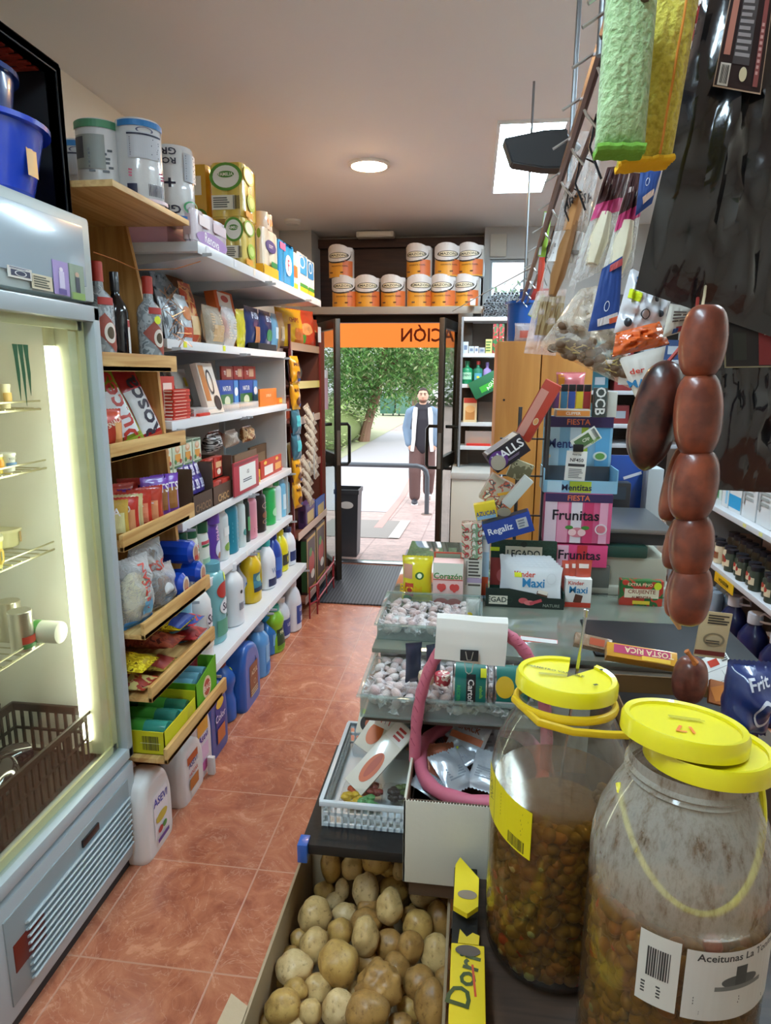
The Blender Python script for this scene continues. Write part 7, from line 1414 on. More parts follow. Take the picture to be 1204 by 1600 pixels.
def pot_mat(c1,c2,sd):
    k = ('pot',c1,c2)
    if k in _M: return _M[k]
    m, nt, b, N, L = nodes_of('potato_skin'); t = N.new('ShaderNodeTexCoord')
    n = N.new('ShaderNodeTexNoise'); n.inputs['Scale'].default_value = 16; n.inputs['Detail'].default_value = 8; n.inputs['Roughness'].default_value = .7; L.new(t.outputs['Object'], n.inputs['Vector'])
    r = N.new('ShaderNodeValToRGB'); r.color_ramp.elements[0].position = .32; r.color_ramp.elements[0].color = (*srgb(c2),1); r.color_ramp.elements[1].position = .55; r.color_ramp.elements[1].color = (*srgb(c1),1); L.new(n.outputs['Fac'], r.inputs['Fac'])
    v = N.new('ShaderNodeTexNoise'); v.inputs['Scale'].default_value = 110; v.inputs['Detail'].default_value = 2; L.new(t.outputs['Object'], v.inputs['Vector'])
    r2 = N.new('ShaderNodeValToRGB'); r2.color_ramp.elements[0].position = .30; r2.color_ramp.elements[0].color = (.35,.25,.15,1); r2.color_ramp.elements[1].position = .40; r2.color_ramp.elements[1].color = (1,1,1,1); L.new(v.outputs['Fac'], r2.inputs['Fac'])
    mu = N.new('ShaderNodeMix'); mu.data_type = 'RGBA'; mu.blend_type = 'MULTIPLY'; mu.inputs['Factor'].default_value = .55; L.new(r.outputs['Color'], mu.inputs[6]); L.new(r2.outputs['Color'], mu.inputs[7]); L.new(mu.outputs[2], b.inputs['Base Color'])
    b.inputs['Roughness'].default_value = .42; b.inputs['Subsurface Weight'].default_value = .0
    bp = N.new('ShaderNodeBump'); bp.inputs['Strength'].default_value = .3; bp.inputs['Distance'].default_value = .002; L.new(v.outputs['Fac'], bp.inputs['Height']); L.new(bp.outputs['Normal'], b.inputs['Normal'])
    _M[k] = m; return m
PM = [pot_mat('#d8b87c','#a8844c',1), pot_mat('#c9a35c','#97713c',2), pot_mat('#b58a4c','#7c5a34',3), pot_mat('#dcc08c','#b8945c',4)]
POT = [(430,268,92,145,0),(530,280,98,105,0),(640,245,128,118,1),(745,290,60,95,0),(405,388,95,80,-1),(482,380,62,88,0),(450,435,88,70,-1),(590,385,118,158,1),(715,385,128,112,0),(862,410,130,110,0),(965,420,85,100,-1),(360,500,150,152,1),(490,490,108,76,0),(522,466,50,40,-1),(600,455,100,80,0),(700,465,118,162,2),(590,525,138,105,0),(795,500,90,80,-1),(828,545,134,128,1),(925,520,108,158,0),(473,580,108,118,1),(590,592,118,162,2),(285,610,80,92,-1),(355,640,128,155,1),(410,590,62,60,-1),(700,635,140,128,0),(793,650,116,138,1),(910,680,132,175,0),(248,670,80,52,-1),(262,745,165,142,1),(466,725,180,190,2),(600,720,118,108,-1),(730,745,134,128,0),(660,825,205,195,2),(840,815,145,148,1),(950,800,80,110,-1),(268,845,105,94,1),(370,845,132,138,0),(207,920,160,148,1),(335,945,100,112,1),(465,930,150,165,1),(600,945,195,172,2),(790,930,110,112,-1),(890,910,150,215,1),(750,985,110,55,0),(545,850,70,80,-1),(680,560,80,60,-2),(640,650,70,60,-2),(200,800,60,60,-2),(430,820,70,60,-2),(990,650,60,120,-1),(960,980,100,120,0),(690,290,70,60,-2),(545,900,60,90,-1),(820,470,60,60,-2),(320,560,50,40,-2),(750,830,60,60,-2),(280,990,120,60,0),(120,990,90,70,-1)]
TR = [(['wide','long','round','small','stubby','plump'],['pale yellow','golden','brown-stained','light buff'])]
rowsn = ['by the far wall','in the second row','in the third row','in the fourth row','in the fifth row','in the sixth row','in the seventh row','in the nearest row']
seen = {}
for i,(cx,cy,w_,h_,lv) in enumerate(POT):
    cx_, cy_ = 370+cx/2.937, 1260+cy/2.937; Z = .475+.018*lv; p = at(cx_,cy_,Z=Z)
    if p.y > 1.36: p = at(cx_,cy_,Y=1.335)
    dep = (p-CAM).dot(FF); rx_ = w_/2.937*dep/FPX/2*1.04; ry_ = h_/2.937*dep/FPX/2*1.04; rd = (rx_+ry_)/2*.92
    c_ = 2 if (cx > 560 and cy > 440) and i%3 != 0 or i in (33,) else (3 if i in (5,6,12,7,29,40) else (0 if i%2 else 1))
    sz = 'large' if max(rx_,ry_) > .036 else ('small' if max(rx_,ry_) < .021 else 'medium')
    shp = 'round' if .85 < w_/h_ < 1.18 else ('long upright' if h_ > w_ else 'broad sideways')
    row = rowsn[min(7,int((cy-200)/102))]; q = (p.x-px0)/(px1-px0); colm = 'by the aisle-side wall' if q < .25 else 'left of centre' if q < .48 else 'right of centre' if q < .72 else 'by the yellow carton'
    if q >= .25 and q < .72: colm = 'a little aisle-side of centre' if q < .48 else 'just beyond centre'
    key = ' '.join((sz, shp, ['pale','golden','brown earthy','buff'][c_], 'potato', row+',', colm))
    seen[key] = seen.get(key,0)+1
    lab = key if seen[key] == 1 else key.replace(' potato ',' half-hidden potato ')
    t = thing('potato', lab, 'potato', p, group='potatoes heaped in the cardboard box')
    b = bmesh.new(); bmesh.ops.create_icosphere(b, subdivisions=4, radius=1)
    for v in b.verts:
        n_ = noise.noise(v.co*1.1+Vector((i*3.1,0,0)))*.16+noise.noise(v.co*2.6+Vector((i*7,2,0)))*(.05 if i != 33 else .22)
        v.co *= 1+n_
        v.co = Vector((v.co.x*rx_, v.co.y*rd, v.co.z*ry_))
    for k_ in range(5):
        d_ = Vector((random.gauss(0,1),random.gauss(0,1),random.gauss(0,1))).normalized()
        for v in b.verts:
            if v.co.normalized().dot(d_) > .97: v.co *= .975
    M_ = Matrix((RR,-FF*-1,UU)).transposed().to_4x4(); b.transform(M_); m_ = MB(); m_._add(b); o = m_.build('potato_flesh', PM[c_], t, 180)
for px,py in ((668,1352),(540,1368)):
    pass
# yellow carton strip with lettering, dark torn box
dz = .641
t = thing('crisp_carton','torn yellow and black carton edge with slanted Dori lettering beside the potatoes','carton',(0,0,0))
MB().box(-.006,.050,.70,.965,.641,.70,.002).build('yellow_edge', CARD('#e2c81c'), t)
MB().prism([(-.005,1.045),(.020,1.030),(.040,1.05),(.042,1.12),(.005,1.172),(-.004,1.15)],.690,.70).build('yellow_edge', CARD('#e2c81c'), t)
MB().box(-.006,.040,.966,1.18,.641,.670,.002).build('black_carton', CARD('#1b1917'), t)
MB().prism([(.005,.966),(.040,.966),(.042,.985),(.03,.99),(.02,.98),(.008,.995)],.690,.70).build('torn_flap', CARD('#d0b81c'), t)
decorate(t, lambda u,z,e: (.019+u,.80+z-.16,.70+e), .06,.32, [('t','Dori',-.05,.80,.12,'#3c4a1c',78,.3),('r',.22,.80,.06,.18,'#c84a24',5),('d',.05,.97,.7,.07,'#4a4038'),('l',-.1,.2,.5,.12,'#c8b018',2),('d',-.3,.05,.3,.06,'#a88a1c')])
decorate(t, lambda u,z,e: (.020+u,1.10+z-.16,.70+e), .06,.32, [('d',-.0,.42,.6,.07,'#8a7a68')])
# ================================================================ OLIVE JARS
TBL = .641
def jar(label, x, y, r, h, liquid, fillc, lids, strap, olives, shellc, amt):
    t = thing('olive_jar', label, 'jar', (x,y,TBL)); nk = r*.66
    H = h; prof = [(0,.004),(r*.86,.0),(r*.97,.02),(r,.05),(r,H*.62),(r*.985,H*.66),(r,H*.67),(r*.99,H*.72),(r*.93,H*.79),(r*.80,H*.86),(nk*1.04,H*.905),(nk,H*.915),(nk*1.05,H*.922),(nk,H*.93),(nk*1.05,H*.938),(nk,H*.948),(nk,H*.975)]
    MB().lathe(prof,56,close=False).build('clear_shell', GLAZE('#f6f4ec',amt,'#d4d0c4',.10 if amt < .2 else .30,.06,liquid*h), t)
    fr_ = r*.975; fl_ = liquid*H
    MB().lathe([(0,.006),(r*.84,.006),(fr_*.97,.025),(fr_,.06),(fr_,min(fl_,H*.6)),(fr_*.98 if fl_ < H*.66 else fr_*.96,fl_),(0,fl_)],48,close=False).build('brine', GLAZE(fillc,.04,fillc), t)
    if olives:
        rnd = random.Random(5+int(x*100)); b = MB(); b2 = MB(); b3 = MB()
        for k_ in range(olives):
            a = rnd.uniform(math.pi*.85,math.pi*2.15); z = rnd.uniform(.02,fl_-.035); q = r*.86-rnd.random()*.022; s_ = rnd.uniform(.8,1.15)
            M_ = T(q*math.cos(a),q*math.sin(a),z)@R(rnd.uniform(0,360),'X')@R(rnd.uniform(0,360),'Y')
            (b if k_%4 else b3 if k_%24 else b2).ball((0,0,0),(.0115*s_,.0115*s_,.015*s_),8,M=M_)
        o = b.build('olives', P('#75703a' if liquid > .55 else '#b8923a',.3,coat=.2), t, 180); o['kind'] = 'stuff'
        o = b2.build('pepper_pieces', P('#a84c30',.4), t, 180); o['kind'] = 'stuff'; o = b3.build('olives', P('#8c7440' if liquid > .55 else '#b4702c',.3), t, 180); o['kind'] = 'stuff'
        MB().lathe([(0,.01),(r*.62,.01),(r*.70,.04),(r*.70,fl_-.05),(0,fl_-.05)],32,close=False).build('olive_mass', P('#585026' if liquid > .55 else '#9a6c28',.6,bump=1.,bscale=60), t)
    return t
LQ2 = (zat(1455,.27,.735)-TBL)/.535
YL = P('#e9dc10',.35,coat=.3)
def lid(r,z,tiltx=0,tilty=0,notch=False,dx=0,dy=0,parent=None,decos=()):
    b = MB(); pf = [(0,.009),(r*.86,.009),(r*.87,.013),(r*.96,.015),(r,.009),(r,-.009),(r*.97,-.010),(r*.96,.004),(0,.004)]
    if notch: b.lathe(pf,60,close=False,a0=math.radians(78),a1=math.radians(78+325))
    else: b.lathe(pf,60,close=False)
    M_ = T(dx,dy,z)@R(tiltx,'X')@R(tilty,'Y'); b.bm.transform(M_); o = b.build('lid', YL, parent)
    if decos:
        e_ = bpy.data.objects.new('lid_print', None); COL.objects.link(e_); e_.parent = parent; e_.matrix_local = M_
        decorate(e_, lambda u,z_,e: (u,z_-r,  .0092+e), 2*r,2*r,decos)
        for c in list(e_.children): c.parent = o; c.matrix_local = M_
        bpy.data.objects.remove(e_)
    return o
j1 = jar('big clear jar of green olives in brown brine with a notched yellow lid',.168,1.045,.116,.505,.66,'#e4c088',None,None,1500,'#e6e6de',.10)
lid(.082,.512,-3,2,True,0,0,j1,[('t','DIAMETRO VARIABLE',-.1,.62,.045,'#5c5a10',-18),('l',-.1,.50,.35,.05,'#8a8410',2),('r',.25,.32,.05,.03,'#2a2a10',30),('r',.38,.72,.04,.03,'#2a2a10',30)])
MB().tube([(.080*math.cos(a),.080*math.sin(a),.478-.008*math.sin(a)) for a in [math.tau*i/48 for i in range(48)]],.0055,8,closed=True,flat=1.4).tube([(-.085,-.01,.482),(-.05,-.078,.479),(0,-.094,.476),(.05,-.088,.472),(.115,-.075,.468)],.0045,8,flat=1.6).build('strap_handle', P('#e6c018',.4), j1)
decorate(j1, lambda u,z,e: (.1165*math.sin(u/.1165-1.02)*(1+e), -.1165*math.cos(u/.1165-1.02)*(1+e), z+.265-.22*u), .125,.085, [('r',0,.5,1,1,'#e4d412'),('r',-.19,.5,.012,1,'#8a8010'),('l',.22,.62,.48,.5,'#6a6410',7),('b',.28,.16,.26,.24,'#2c2a10',14),('t','ACEITUNA',-.34,.6,.22,'#6a6410',-70,.5)], lift=.004)
g = MB().cyl((.005,.03,.30),(.030,.035,.62),.0028,8); g.lathe([(0,0),(.0045,0),(.0045,.012),(0,.014)],12,c=(.030,.035,.615)); o = g.build('metal_hook', METAL('#b8bcc0',.2), None); o.location = (.168,1.045,TBL); tag(o,'thin steel ladle handle sticking out of the notched lid','ladle')
j2 = jar('nearest big milky jar with two stacked yellow lids and a hanging yellow handle',.300,.835,.117,.535,LQ2,'#f4cf92',None,None,1000,'#dcdad0',.34)
lid(.079,.528,-5,0,False,.018,-.008,j2)
o = lid(.079,.550,-7,4,False,-.010,.008,j2,[('t','17',-.05,.36,.14,'#e87a1c',178),('l',.05,.60,.3,.06,'#a8a020',2)])
MB().tube([(.088*math.cos(a),.088*math.sin(a)-.018*abs(math.sin(a)),.482-.11*max(0,-math.sin(a))**1.1+.012*math.cos(a)) for a in [math.pi+math.pi*i/32 for i in range(33)]],.0042,8,flat=1.2).build('hanging_handle', YL, j2)
LBZ = zat(1590,.30,.72)-TBL
decorate(j2, lambda u,z,e: (.1175*math.sin(u/.1175+.18)*(1+e), -.1175*math.cos(u/.1175+.18)*(1+e), z+LBZ), .20,.105, [('r',-.36,.5,.24,.98,'#d8d6cc'),('r',.14,.47,.70,.95,'#d2d0c8'),('t','Aceitunas La Tonita',.14,.86,.10,'#3a3a38',0,.62),('d',.14,.52,.26,.18,'#5c5f5c'),('r',.14,.60,.08,.26,'#4c4f4c'),('r',.14,.44,.34,.06,'#7a7d78'),('l',.0,.26,.3,.12,'#5c5c58',3),('l',.14,.1,.5,.06,'#6c6c68',2),('b',-.36,.6,.14,.4,'#3a3a38',10),('l',-.38,.22,.14,.18,'#4a4a48',4)], lift=.004)
# ===== LOOSE GOODS to the far side of the jars
tilt('biscuit_packet','yellow and red crinkled biscuit packet lying on the brown carton edge','packet',1000,1026,.155,.035,.03,7,1.50,FOIL('#d89a2c'),[('r',-.0,.6,.8,.6,'#b8325c'),('t','TOSTA RICA',.1,.62,.4,'#e8d0a0',180),('r',.2,.2,.4,.3,'#e8b82c')],rx=-48)
t = thing('open_carton','open brown carton under the biscuit packet','box',(.46,1.42,.901)); MB().box(-.12,.14,-.10,.10,0,.004).box(-.12,.14,.097,.10,0,.055).box(.137,.14,-.10,.10,0,.055).box(-.12,-.117,-.10,.10,0,.055).box(-.12,.14,-.10,-.097,0,.04).build('carton_walls', CARD('#7a5a34'), t)
MB().box(-.10,.12,-.08,.08,.004,.02).build('dark_contents', P('#1f1a18',.5), t)
t = thing('chorizo_coil','dark red shiny cured sausage coil between the two jar lids','sausage',(.395,1.36,.93)); MB().tube([(.035*math.cos(a),.028*math.sin(a),.0) for a in [math.tau*i/20 for i in range(19)]],.018,14).build('sausage', P('#5c1a14',.15,coat=.8,bump=.5,bscale=60), t)
t = thing('glass_pot','small clear glass pot beside the dark sausage coil','pot',(.455,1.34,.925)); MB().lathe([(0,0),(.022,0),(.026,.05),(.024,.055),(.020,.052),(.018,.01),(0,.01)],24,close=False).build('pot', CLEAR('#b8b0a4',.4,.1), t)
tilt('snack_packet','brown and clear wrapped roll behind the notched lid','packet',925,1005,.09,.03,.03,10,1.62,CLEAR('#c8a888',.5,.1,.8),[('r',.1,.5,.4,.6,'#b8502c')],rx=-40)
tilt('card','white ruled card with red stamp leaning near the big blue bag','card',1128,1060,.075,.105,.002,-24,1.42,'#e4e6e4',[('r',.0,.84,.30,.14,'#c8402c'),('l',.36,.86,.2,.12,'#444444',3),('r',0,.70,.9,.01,'#888888'),('r',.1,.35,.01,.6,'#888888'),('r',0,.45,.9,.01,'#888888')],rx=-40)
tilt('envelope','orange and brown open paper envelope below the white card','envelope',1140,1088,.085,.05,.012,12,1.36,'#a8602c',[('r',-.1,.6,.7,.6,'#c87a34',25),('r',.3,.2,.3,.2,'#3a2418',20)],rx=-40)
tilt('paper_note','cream till receipt with brown stripe hanging below the sausages','receipt',1113,992,.058,.095,.001,4,1.30,'#c9b48c',[('r',0,.10,.98,.10,'#7a3428'),('l',.1,.84,.7,.22,'#3a342c',4),('o',.05,.4,.7,.3,'#8a7a5c'),('l',.05,.35,.5,.1,'#5a5040',2)],rx=0,rz=0)
t = fbag('crisp_bag','large navy blue bag with white outline print at the edge of the picture','bag',1138,1215,1052,1168,1.15,.10,FOIL('#1f3470'),[('t','Frit',.05,.82,.14,'#d8dce8',8),('o',.15,.45,.4,.4,'#c8ccd8'),('r',-.2,.12,.5,.2,'#2c5aa0')],wr=.15)
# ================================================================ RIGHT OF THE DOOR: small shelving, freezer, orange cabinet
su = thing('shelving_unit','narrow white metal shelving of toiletries beside the right door leaf','shelf unit',(0,0,0))
su['label'] = 'narrow white metal shelving of toiletries between the door post and the orange cabinet'
SY = 5.02; SZ = [zat(495,0,SY),zat(552,0,SY),zat(600,0,SY),zat(660,0,SY),zat(697,0,SY)]
b = MB().box(-.10,-.085,SY-.01,SY+.03,.9,SZ[0]); 
for i in range(34): b.box(-.101,-.0995,SY+.0,SY+.012,.95+.033*i,.965+.033*i)
b.build('perforated_post', P('#8c9094',.4,metal=.4), su)
MB().box(-.085,.62,SY+.28,SY+.29,.9,SZ[0]).build('back_panel', P('#6a5e54',.6), su)
for z in SZ: MB().box(-.085,.62,SY,SY+.28,z-.028,z,.002).build('shelf', P('#cfd3d6',.4), su)
t = thing('chest_freezer','white low cabinet standing beside the door behind the counter','cabinet',(0,0,0)); zf = zat(738,-.1,4.75)
MB().box(-.135,.40,4.75,5.30,.02,zf-.05,.006).build('cabinet_body', P('#c9c9bc',.4), t); MB().box(-.14,.405,4.74,5.305,zf-.05,zf,.008).build('worktop', P('#b4b6b2',.4), t)
def sh(name,label,cat,pl,pr,pt,i,mat,decos=(),d=.06,y=None,dy=.02,**k):
    x0,x1 = xat(pl,SY+dy,SZ[i]),xat(pr,SY+dy,SZ[i]); h = zat(pt,(x0+x1)/2,SY+dy)-SZ[i]
    return carton(name,label,cat,((x0+x1)/2,SY+dy+d/2,SZ[i]),x1-x0,d,h,mat,decos,0,0,0,None,None,None,.001)
for i,(pl,pr,pt,c_) in enumerate(((723,731,534,'#c4ccd4'),(732,740,541,'#b8c4cc'),(741,747,541,'#c8ccd4'),(748,757,543,'#a8acb0'))): sh('soap_box','small pale box on the upper toiletries shelf, '+['first','second','third','fourth'][i]+' from the door post','box',pl,pr,pt,1,c_,[('r',0,.5,.6,.4,'#6a7a94')])
sh('soap_box','yellow green stacked soap boxes beside the pale boxes on the upper toiletries shelf','box',758,768,530,1,'#c8cc7c',[('l',0,.5,.9,.8,'#5a7a3c',4)])
for i in (0,1): sh('foil_roll_box',['nearer','farther'][i]+' tall red and green roll box upright under the bundle of tubes','box',769+9*i,777+9*i,506,1,PRINT('#3c7a4c',['#c83c44','#e0d8d0'],30,.3),dy=.03)
def sb(label,px,w_,pt,i,kind,c,cap,deco): 
    x = xat(px,SY+.05,SZ[i]); h = zat(pt,x,SY+.05)-SZ[i]; return bottle('mouthwash_bottle',label,'bottle',(x,SY+.06,SZ[i]),w_,h,kind,c,cap,deco,rz=0)
sb('green mouthwash bottle with green cap nearest the door post',729,.085,564,2,'gin','#1f8a5c','#1c6a48',[('r',0,.35,.8,.3,'#a8d8b8'),('t','DENT',0,.38,.1,'#1c5a40')])
sb('green mouthwash bottle with red cap in the middle of the toiletries shelf',746,.07,564,2,'gin','#2c7a60','#c8342c',[('r',0,.32,.8,.3,'#5aa8c8'),('d',0,.3,.3,.1,'#e0d83c')])
sb('lilac pointed bottle beside the red-capped mouthwash',760,.06,566,2,'gin','#9a86c4','#7a64a8',[('r',0,.3,.6,.2,'#c8b8e0')])
t = sh('bread_box','small red and cream box with arched picture on the lower toiletries shelf','box',723,744,622,3,'#e0cca0',[('r',0,.9,.95,.2,'#c84a3c'),('r',0,.35,.7,.5,'#c88a4a'),('d',0,.55,.7,.3,'#e8b878')])
sh('food_tray','clear boxed tray with dark contents beside the arched picture box','tray',746,778,628,3,CLEAR('#8a7a70',.5,.1),dy=.06)
t = sh('food_tray','clear lidded tray of colourful sweets with red base on the bottom toiletries shelf','tray',726,768,674,4,CLEAR('#f0e0d8',.3,.1)); 
t['label']='clear lidded tray of sweets with red base on the lowest toiletries shelf'
MB().box(-.09,.09,-.032,.032,-.001,.02,.003).build('red_base', P('#c8342c',.3), t); MB().box(-.08,.08,-.028,.028,.02,.065).build('sweets', PRINT('#c87a3c',['#7aa03c','#b83a2c','#e0c080'],60,.4), t)
t = tilt('ant_powder_box','dark green tilted box lettered AGUA beside the orange cabinet','box',760,600,.24,.13,.06,-28,4.99,'#1f6a44',[('r',.1,.35,.7,.35,'#3fae3a'),('t','AGUA',.12,.40,.20,'#f0f4f0',28,.6)])
t.children[1] if len(t.children)>1 else None
# orange wood cabinet
oc = thing('wood_cabinet','tall orange wood cabinet side standing behind the tilted sweet boxes','cabinet',(0,0,0)); zo = zat(533,.1,3.0)
OW = WOOD('#c8883c','#b5742c',axis='Z',bands=16)
x0 = at(778,533,Y=3.0).x; xm = at(846,560,Y=3.0).x; x1 = at(872,560,Y=3.0).x
MB().box(x0,xm-.003,3.0,3.45,0,zo,.002).build('side_panel', OW, oc); MB().box(xm+.003,x1+.15,3.01,3.45,0,zo,.002).build('door', OW, oc); 
pk = at(787,625,Y=2.999); MB().cyl((pk.x,2.997,pk.z),(pk.x,3.01,pk.z),.005).build('screw_hole', P('#2a1a10',.6), oc)
# bucket and contents on the cabinet
xb0, xb1 = at(794,478,Y=3.12).x, at(850,478,Y=3.12).x
bk = bucket('plastic_bucket','bright blue bucket with white wire handle on top of the orange cabinet',(xb0+xb1)/2,3.20,zo+.001,.075,(xb1-xb0)/2,zat(474,.2,3.12)-zo,'#1f62c0',False)
r_ = (xb1-xb0)/2; hb_ = zat(474,.2,3.12)-zo
MB().tube([(-r_*math.cos(a)*.98, -.03, hb_+.10*math.sin(a)) for a in [math.pi*i/20*.75 for i in range(21)]],.003,6).build('wire_handle', P('#d8dcdc',.3), bk)
t = fbag('cleaning_pack','small clear and white packet hanging on the front of the blue bucket','packet',803,835,505,528,3.05,.03,CLEAR('#f0e8e8',.5,.1,.8),[('r',0,.4,.5,.4,'#c86a5c')],z=zo+.001)
t = tilt('brush','dark blue brush head standing in the bucket','brush',820,468,.05,.09,.03,0,3.2,P('#1c3c78',.5)); t = tilt('brush','red and orange cleaning brush behind the bucket','brush',842,462,.09,.06,.03,0,3.3,P('#b83424',.5))
# bundle of metal tube ends
tb = thing('tube_bundle','round bundle of hollow grey tube ends on top of the narrow shelving','bundle',(0,0,0)); rnd = random.Random(4); b = MB(); bb2 = MB()
zt0 = SZ[0]; cxb = at(790,470,Y=SY).x; pts_ = []
for j in range(7):
    for i in range(14):
        x = cxb-.16+.026*i+(j%2)*.013; z = zt0+.015+.024*j
        if (x-cxb)**2/.16**2+(z-zt0-.02)**2/.17**2 < 1.05: pts_.append((x+rnd.uniform(-.002,.002),z+rnd.uniform(-.002,.002)))
for x,z in pts_:
    b.lathe([(.0115,0),(.0115,.26),(.0085,.26),(.0085,0),(.0115,0)],12,close=False,M=T(x,SY+rnd.uniform(-.01,.02),z)@R(-90,'X'))
o = b.build('tubes', METAL('#a8adb2',.35), tb); o['kind'] = 'stuff'
t = thing('camera_box','small white box with round lens at the ledge corner','box',(at(738,486,Y=5.2).x,5.2,2.156-.0)); MB().box(-.02,.02,-.02,.02,-.001,.045,.003).lathe([(.008,0),(.008,.004),(0,.004)],16,M=T(0,-.02,.022)@R(90,'X')).build('housing', P('#d4d4d0',.4), t)
g = MB().tube([at(706,487,Y=5.1),at(716,481,Y=4.6),at(760,456,Y=3.9),at(830,418,Y=2.9)],.0025,6); o = g.build('support_wire', P('#8c9094',.4,metal=.6), None); tag(o,'thin taut wire running from the door top to the hanging rack','wire')
# ================================================================ HANGING RACK
rk = thing('hanging_rack','long brown metal bar with hooks hung from the ceiling over the counter','rack',(0,0,0))
A, B_ = at(972,-30,Y=.72), at(816,470,Y=3.1)
b = MB().tube([A,A.lerp(B_,.5),B_],.007,8); A2, B2 = A+Vector((.022,0,-.012)), B_+Vector((.02,0,-.01)); b.tube([A2,A2.lerp(B2,.5),B2],.005,8); b.build('bar', P('#6a4c40',.35,metal=.6), rk)
for i in range(13):
    p = A.lerp(B_,(i/12)**1.6*.98+.01); MB().tube([p+Vector((.02,0,-.03)),p+Vector((.004,0,-.012)),p+Vector((-.006,-.003,.006)),p+Vector((-.028,-.006,-.008))],.0022,6).build('hook', METAL('#c4c8ca',.3), rk)
for k_ in range(8):
    p = A.lerp(B_,.12+.07*k_); MB().tube([p+Vector((.03,0,-.09)),p+Vector((.012,0,-.05)),p+Vector((.018,0,-.01)),p+Vector((.04,0,-.02))],.0018,6).build('hook', P('#22242a',.3,metal=.6), rk)
pr_ = at(893,205,Y=1.9); q = at(905,60,Z=ZC)
MB().cyl((.20,3.0,B_.z),(.20,3.0,ZC),.005,8).build('ceiling_rod', METAL('#8c9094',.35), rk); MB().cyl((pr_.x,pr_.y,pr_.z-.12),(pr_.x+.0,pr_.y,ZC),.006,8).build('ceiling_rod', METAL('#8c9094',.35), rk)
MB().cyl((A.x,A.y+.1,A.z-.02),(A.x,A.y+.1,ZC),.005).build('ceiling_rod', METAL('#8c9094',.35), rk)
# dark hanging dustpan
dp = thing('dustpan','dark grey plastic dustpan hanging in front of the ceiling panel light','dustpan',(0,0,0))
Pn = [at(x,y,Y=1.9) for x,y in ((787,215),(800,254),(850,262),(884,262),(887,200),(850,202))]
def solid_from(pts3, th, mat, name, parent, bulge=0):
    n_ = FF.copy(); b = bmesh.new(); f = [b.verts.new(p) for p in pts3]; g_ = [b.verts.new(p+n_*th+Vector((0,0,bulge))) for p in pts3]
    b.faces.new(f); b.faces.new(g_[::-1])
    for i in range(len(f)): b.faces.new([f[i-1],f[i],g_[i],g_[i-1]][::-1])
    bmesh.ops.recalc_face_normals(b, faces=b.faces); bmesh.ops.bevel(b, geom=list(b.edges), offset=.003, segments=2, affect='EDGES'); m = MB(); m._add(b); return m.build(name, mat, parent)
solid_from(Pn, .035, P('#34383d',.4), 'pan', dp)
MB().cyl(at(880,212,Y=1.93),at(903,232,Y=1.96),.010,10).build('handle', P('#2c3035',.4), dp)
# --- hanging packs described by their four corners in the shop
def hq(name,label,cat,c4,Y,d,mat,decos=(),wr=.08,seed=1,Yb=None,part='pouch',pw=2.2,seal=.04,n=20):
    Yb = Y if Yb is None else Yb
    P4 = [at(c4[0][0],c4[0][1],Y=Y),at(c4[1][0],c4[1][1],Y=Y),at(c4[2][0],c4[2][1],Y=Yb),at(c4[3][0],c4[3][1],Y=Yb)]   # tl tr br bl
    c_ = (P4[0]+P4[1]+P4[2]+P4[3])/4; t = thing(name,label,cat,c_); L4 = [p-c_ for p in P4]
    w_ = ((L4[1]-L4[0]).length+(L4[2]-L4[3]).length)/2; h_ = ((L4[0]-L4[3]).length+(L4[1]-L4[2]).length)/2
    N = (L4[2]-L4[3]).cross(L4[0]-L4[3]).normalized(); N = -N if N.dot(FF) > 0 else N
    def pos(i,j,off): return L4[3].lerp(L4[2],i).lerp(L4[0].lerp(L4[1],i),j)+N*off
    def th(i,j):
        if i<=0 or i>=1 or j<=0 or j>=1: return 0
        q = d/2*pillow_th(2*i-1,max(-1,min(1,(2*j-1)/(1-2*seal))),pw); return q*(1+wr*4*noise.noise(Vector((i*6+seed,j*7,seed))))+wr*.05*noise.noise(Vector((i*12,j*5+seed,1)))*(1 if q>0 else .2)
    m = MB()
    for s_ in (1,-1): m.grid(lambda i,j: pos(i,j,s_*abs(th(i,j))), n, n+4)
    bmesh.ops.remove_doubles(m.bm, verts=m.bm.verts, dist=1e-5); bmesh.ops.recalc_face_normals(m.bm, faces=m.bm.faces)
    m.build(part, mat, t, 60)
    decorate(t, lambda u,z,e: pos(u/w_+.5,z/h_,abs(th(u/w_+.5,z/h_))+e+.0008), w_, h_, decos); return t, pos, w_, h_
def terry(c,c2):
    m, nt, b, N, L = nodes_of('terry_cloth'); t = N.new('ShaderNodeTexCoord'); n = N.new('ShaderNodeTexNoise'); n.inputs['Scale'].default_value = 180; n.inputs['Detail'].default_value = 3; L.new(t.outputs['Object'], n.inputs['Vector'])
    r = N.new('ShaderNodeValToRGB'); r.color_ramp.elements[0].position=.35; r.color_ramp.elements[0].color = (*srgb(c2),1); r.color_ramp.elements[1].position=.6; r.color_ramp.elements[1].color = (*srgb(c),1); L.new(n.outputs['Fac'], r.inputs['Fac']); L.new(r.outputs['Color'], b.inputs['Base Color'])
    b.inputs['Roughness'].default_value = 1; b.inputs['Sheen Weight'].default_value = .4
    bp = N.new('ShaderNodeBump'); bp.inputs['Strength'].default_value = 1; bp.inputs['Distance'].default_value = .004; L.new(n.outputs['Fac'], bp.inputs['Height']); L.new(bp.outputs['Normal'], b.inputs['Normal']); return m
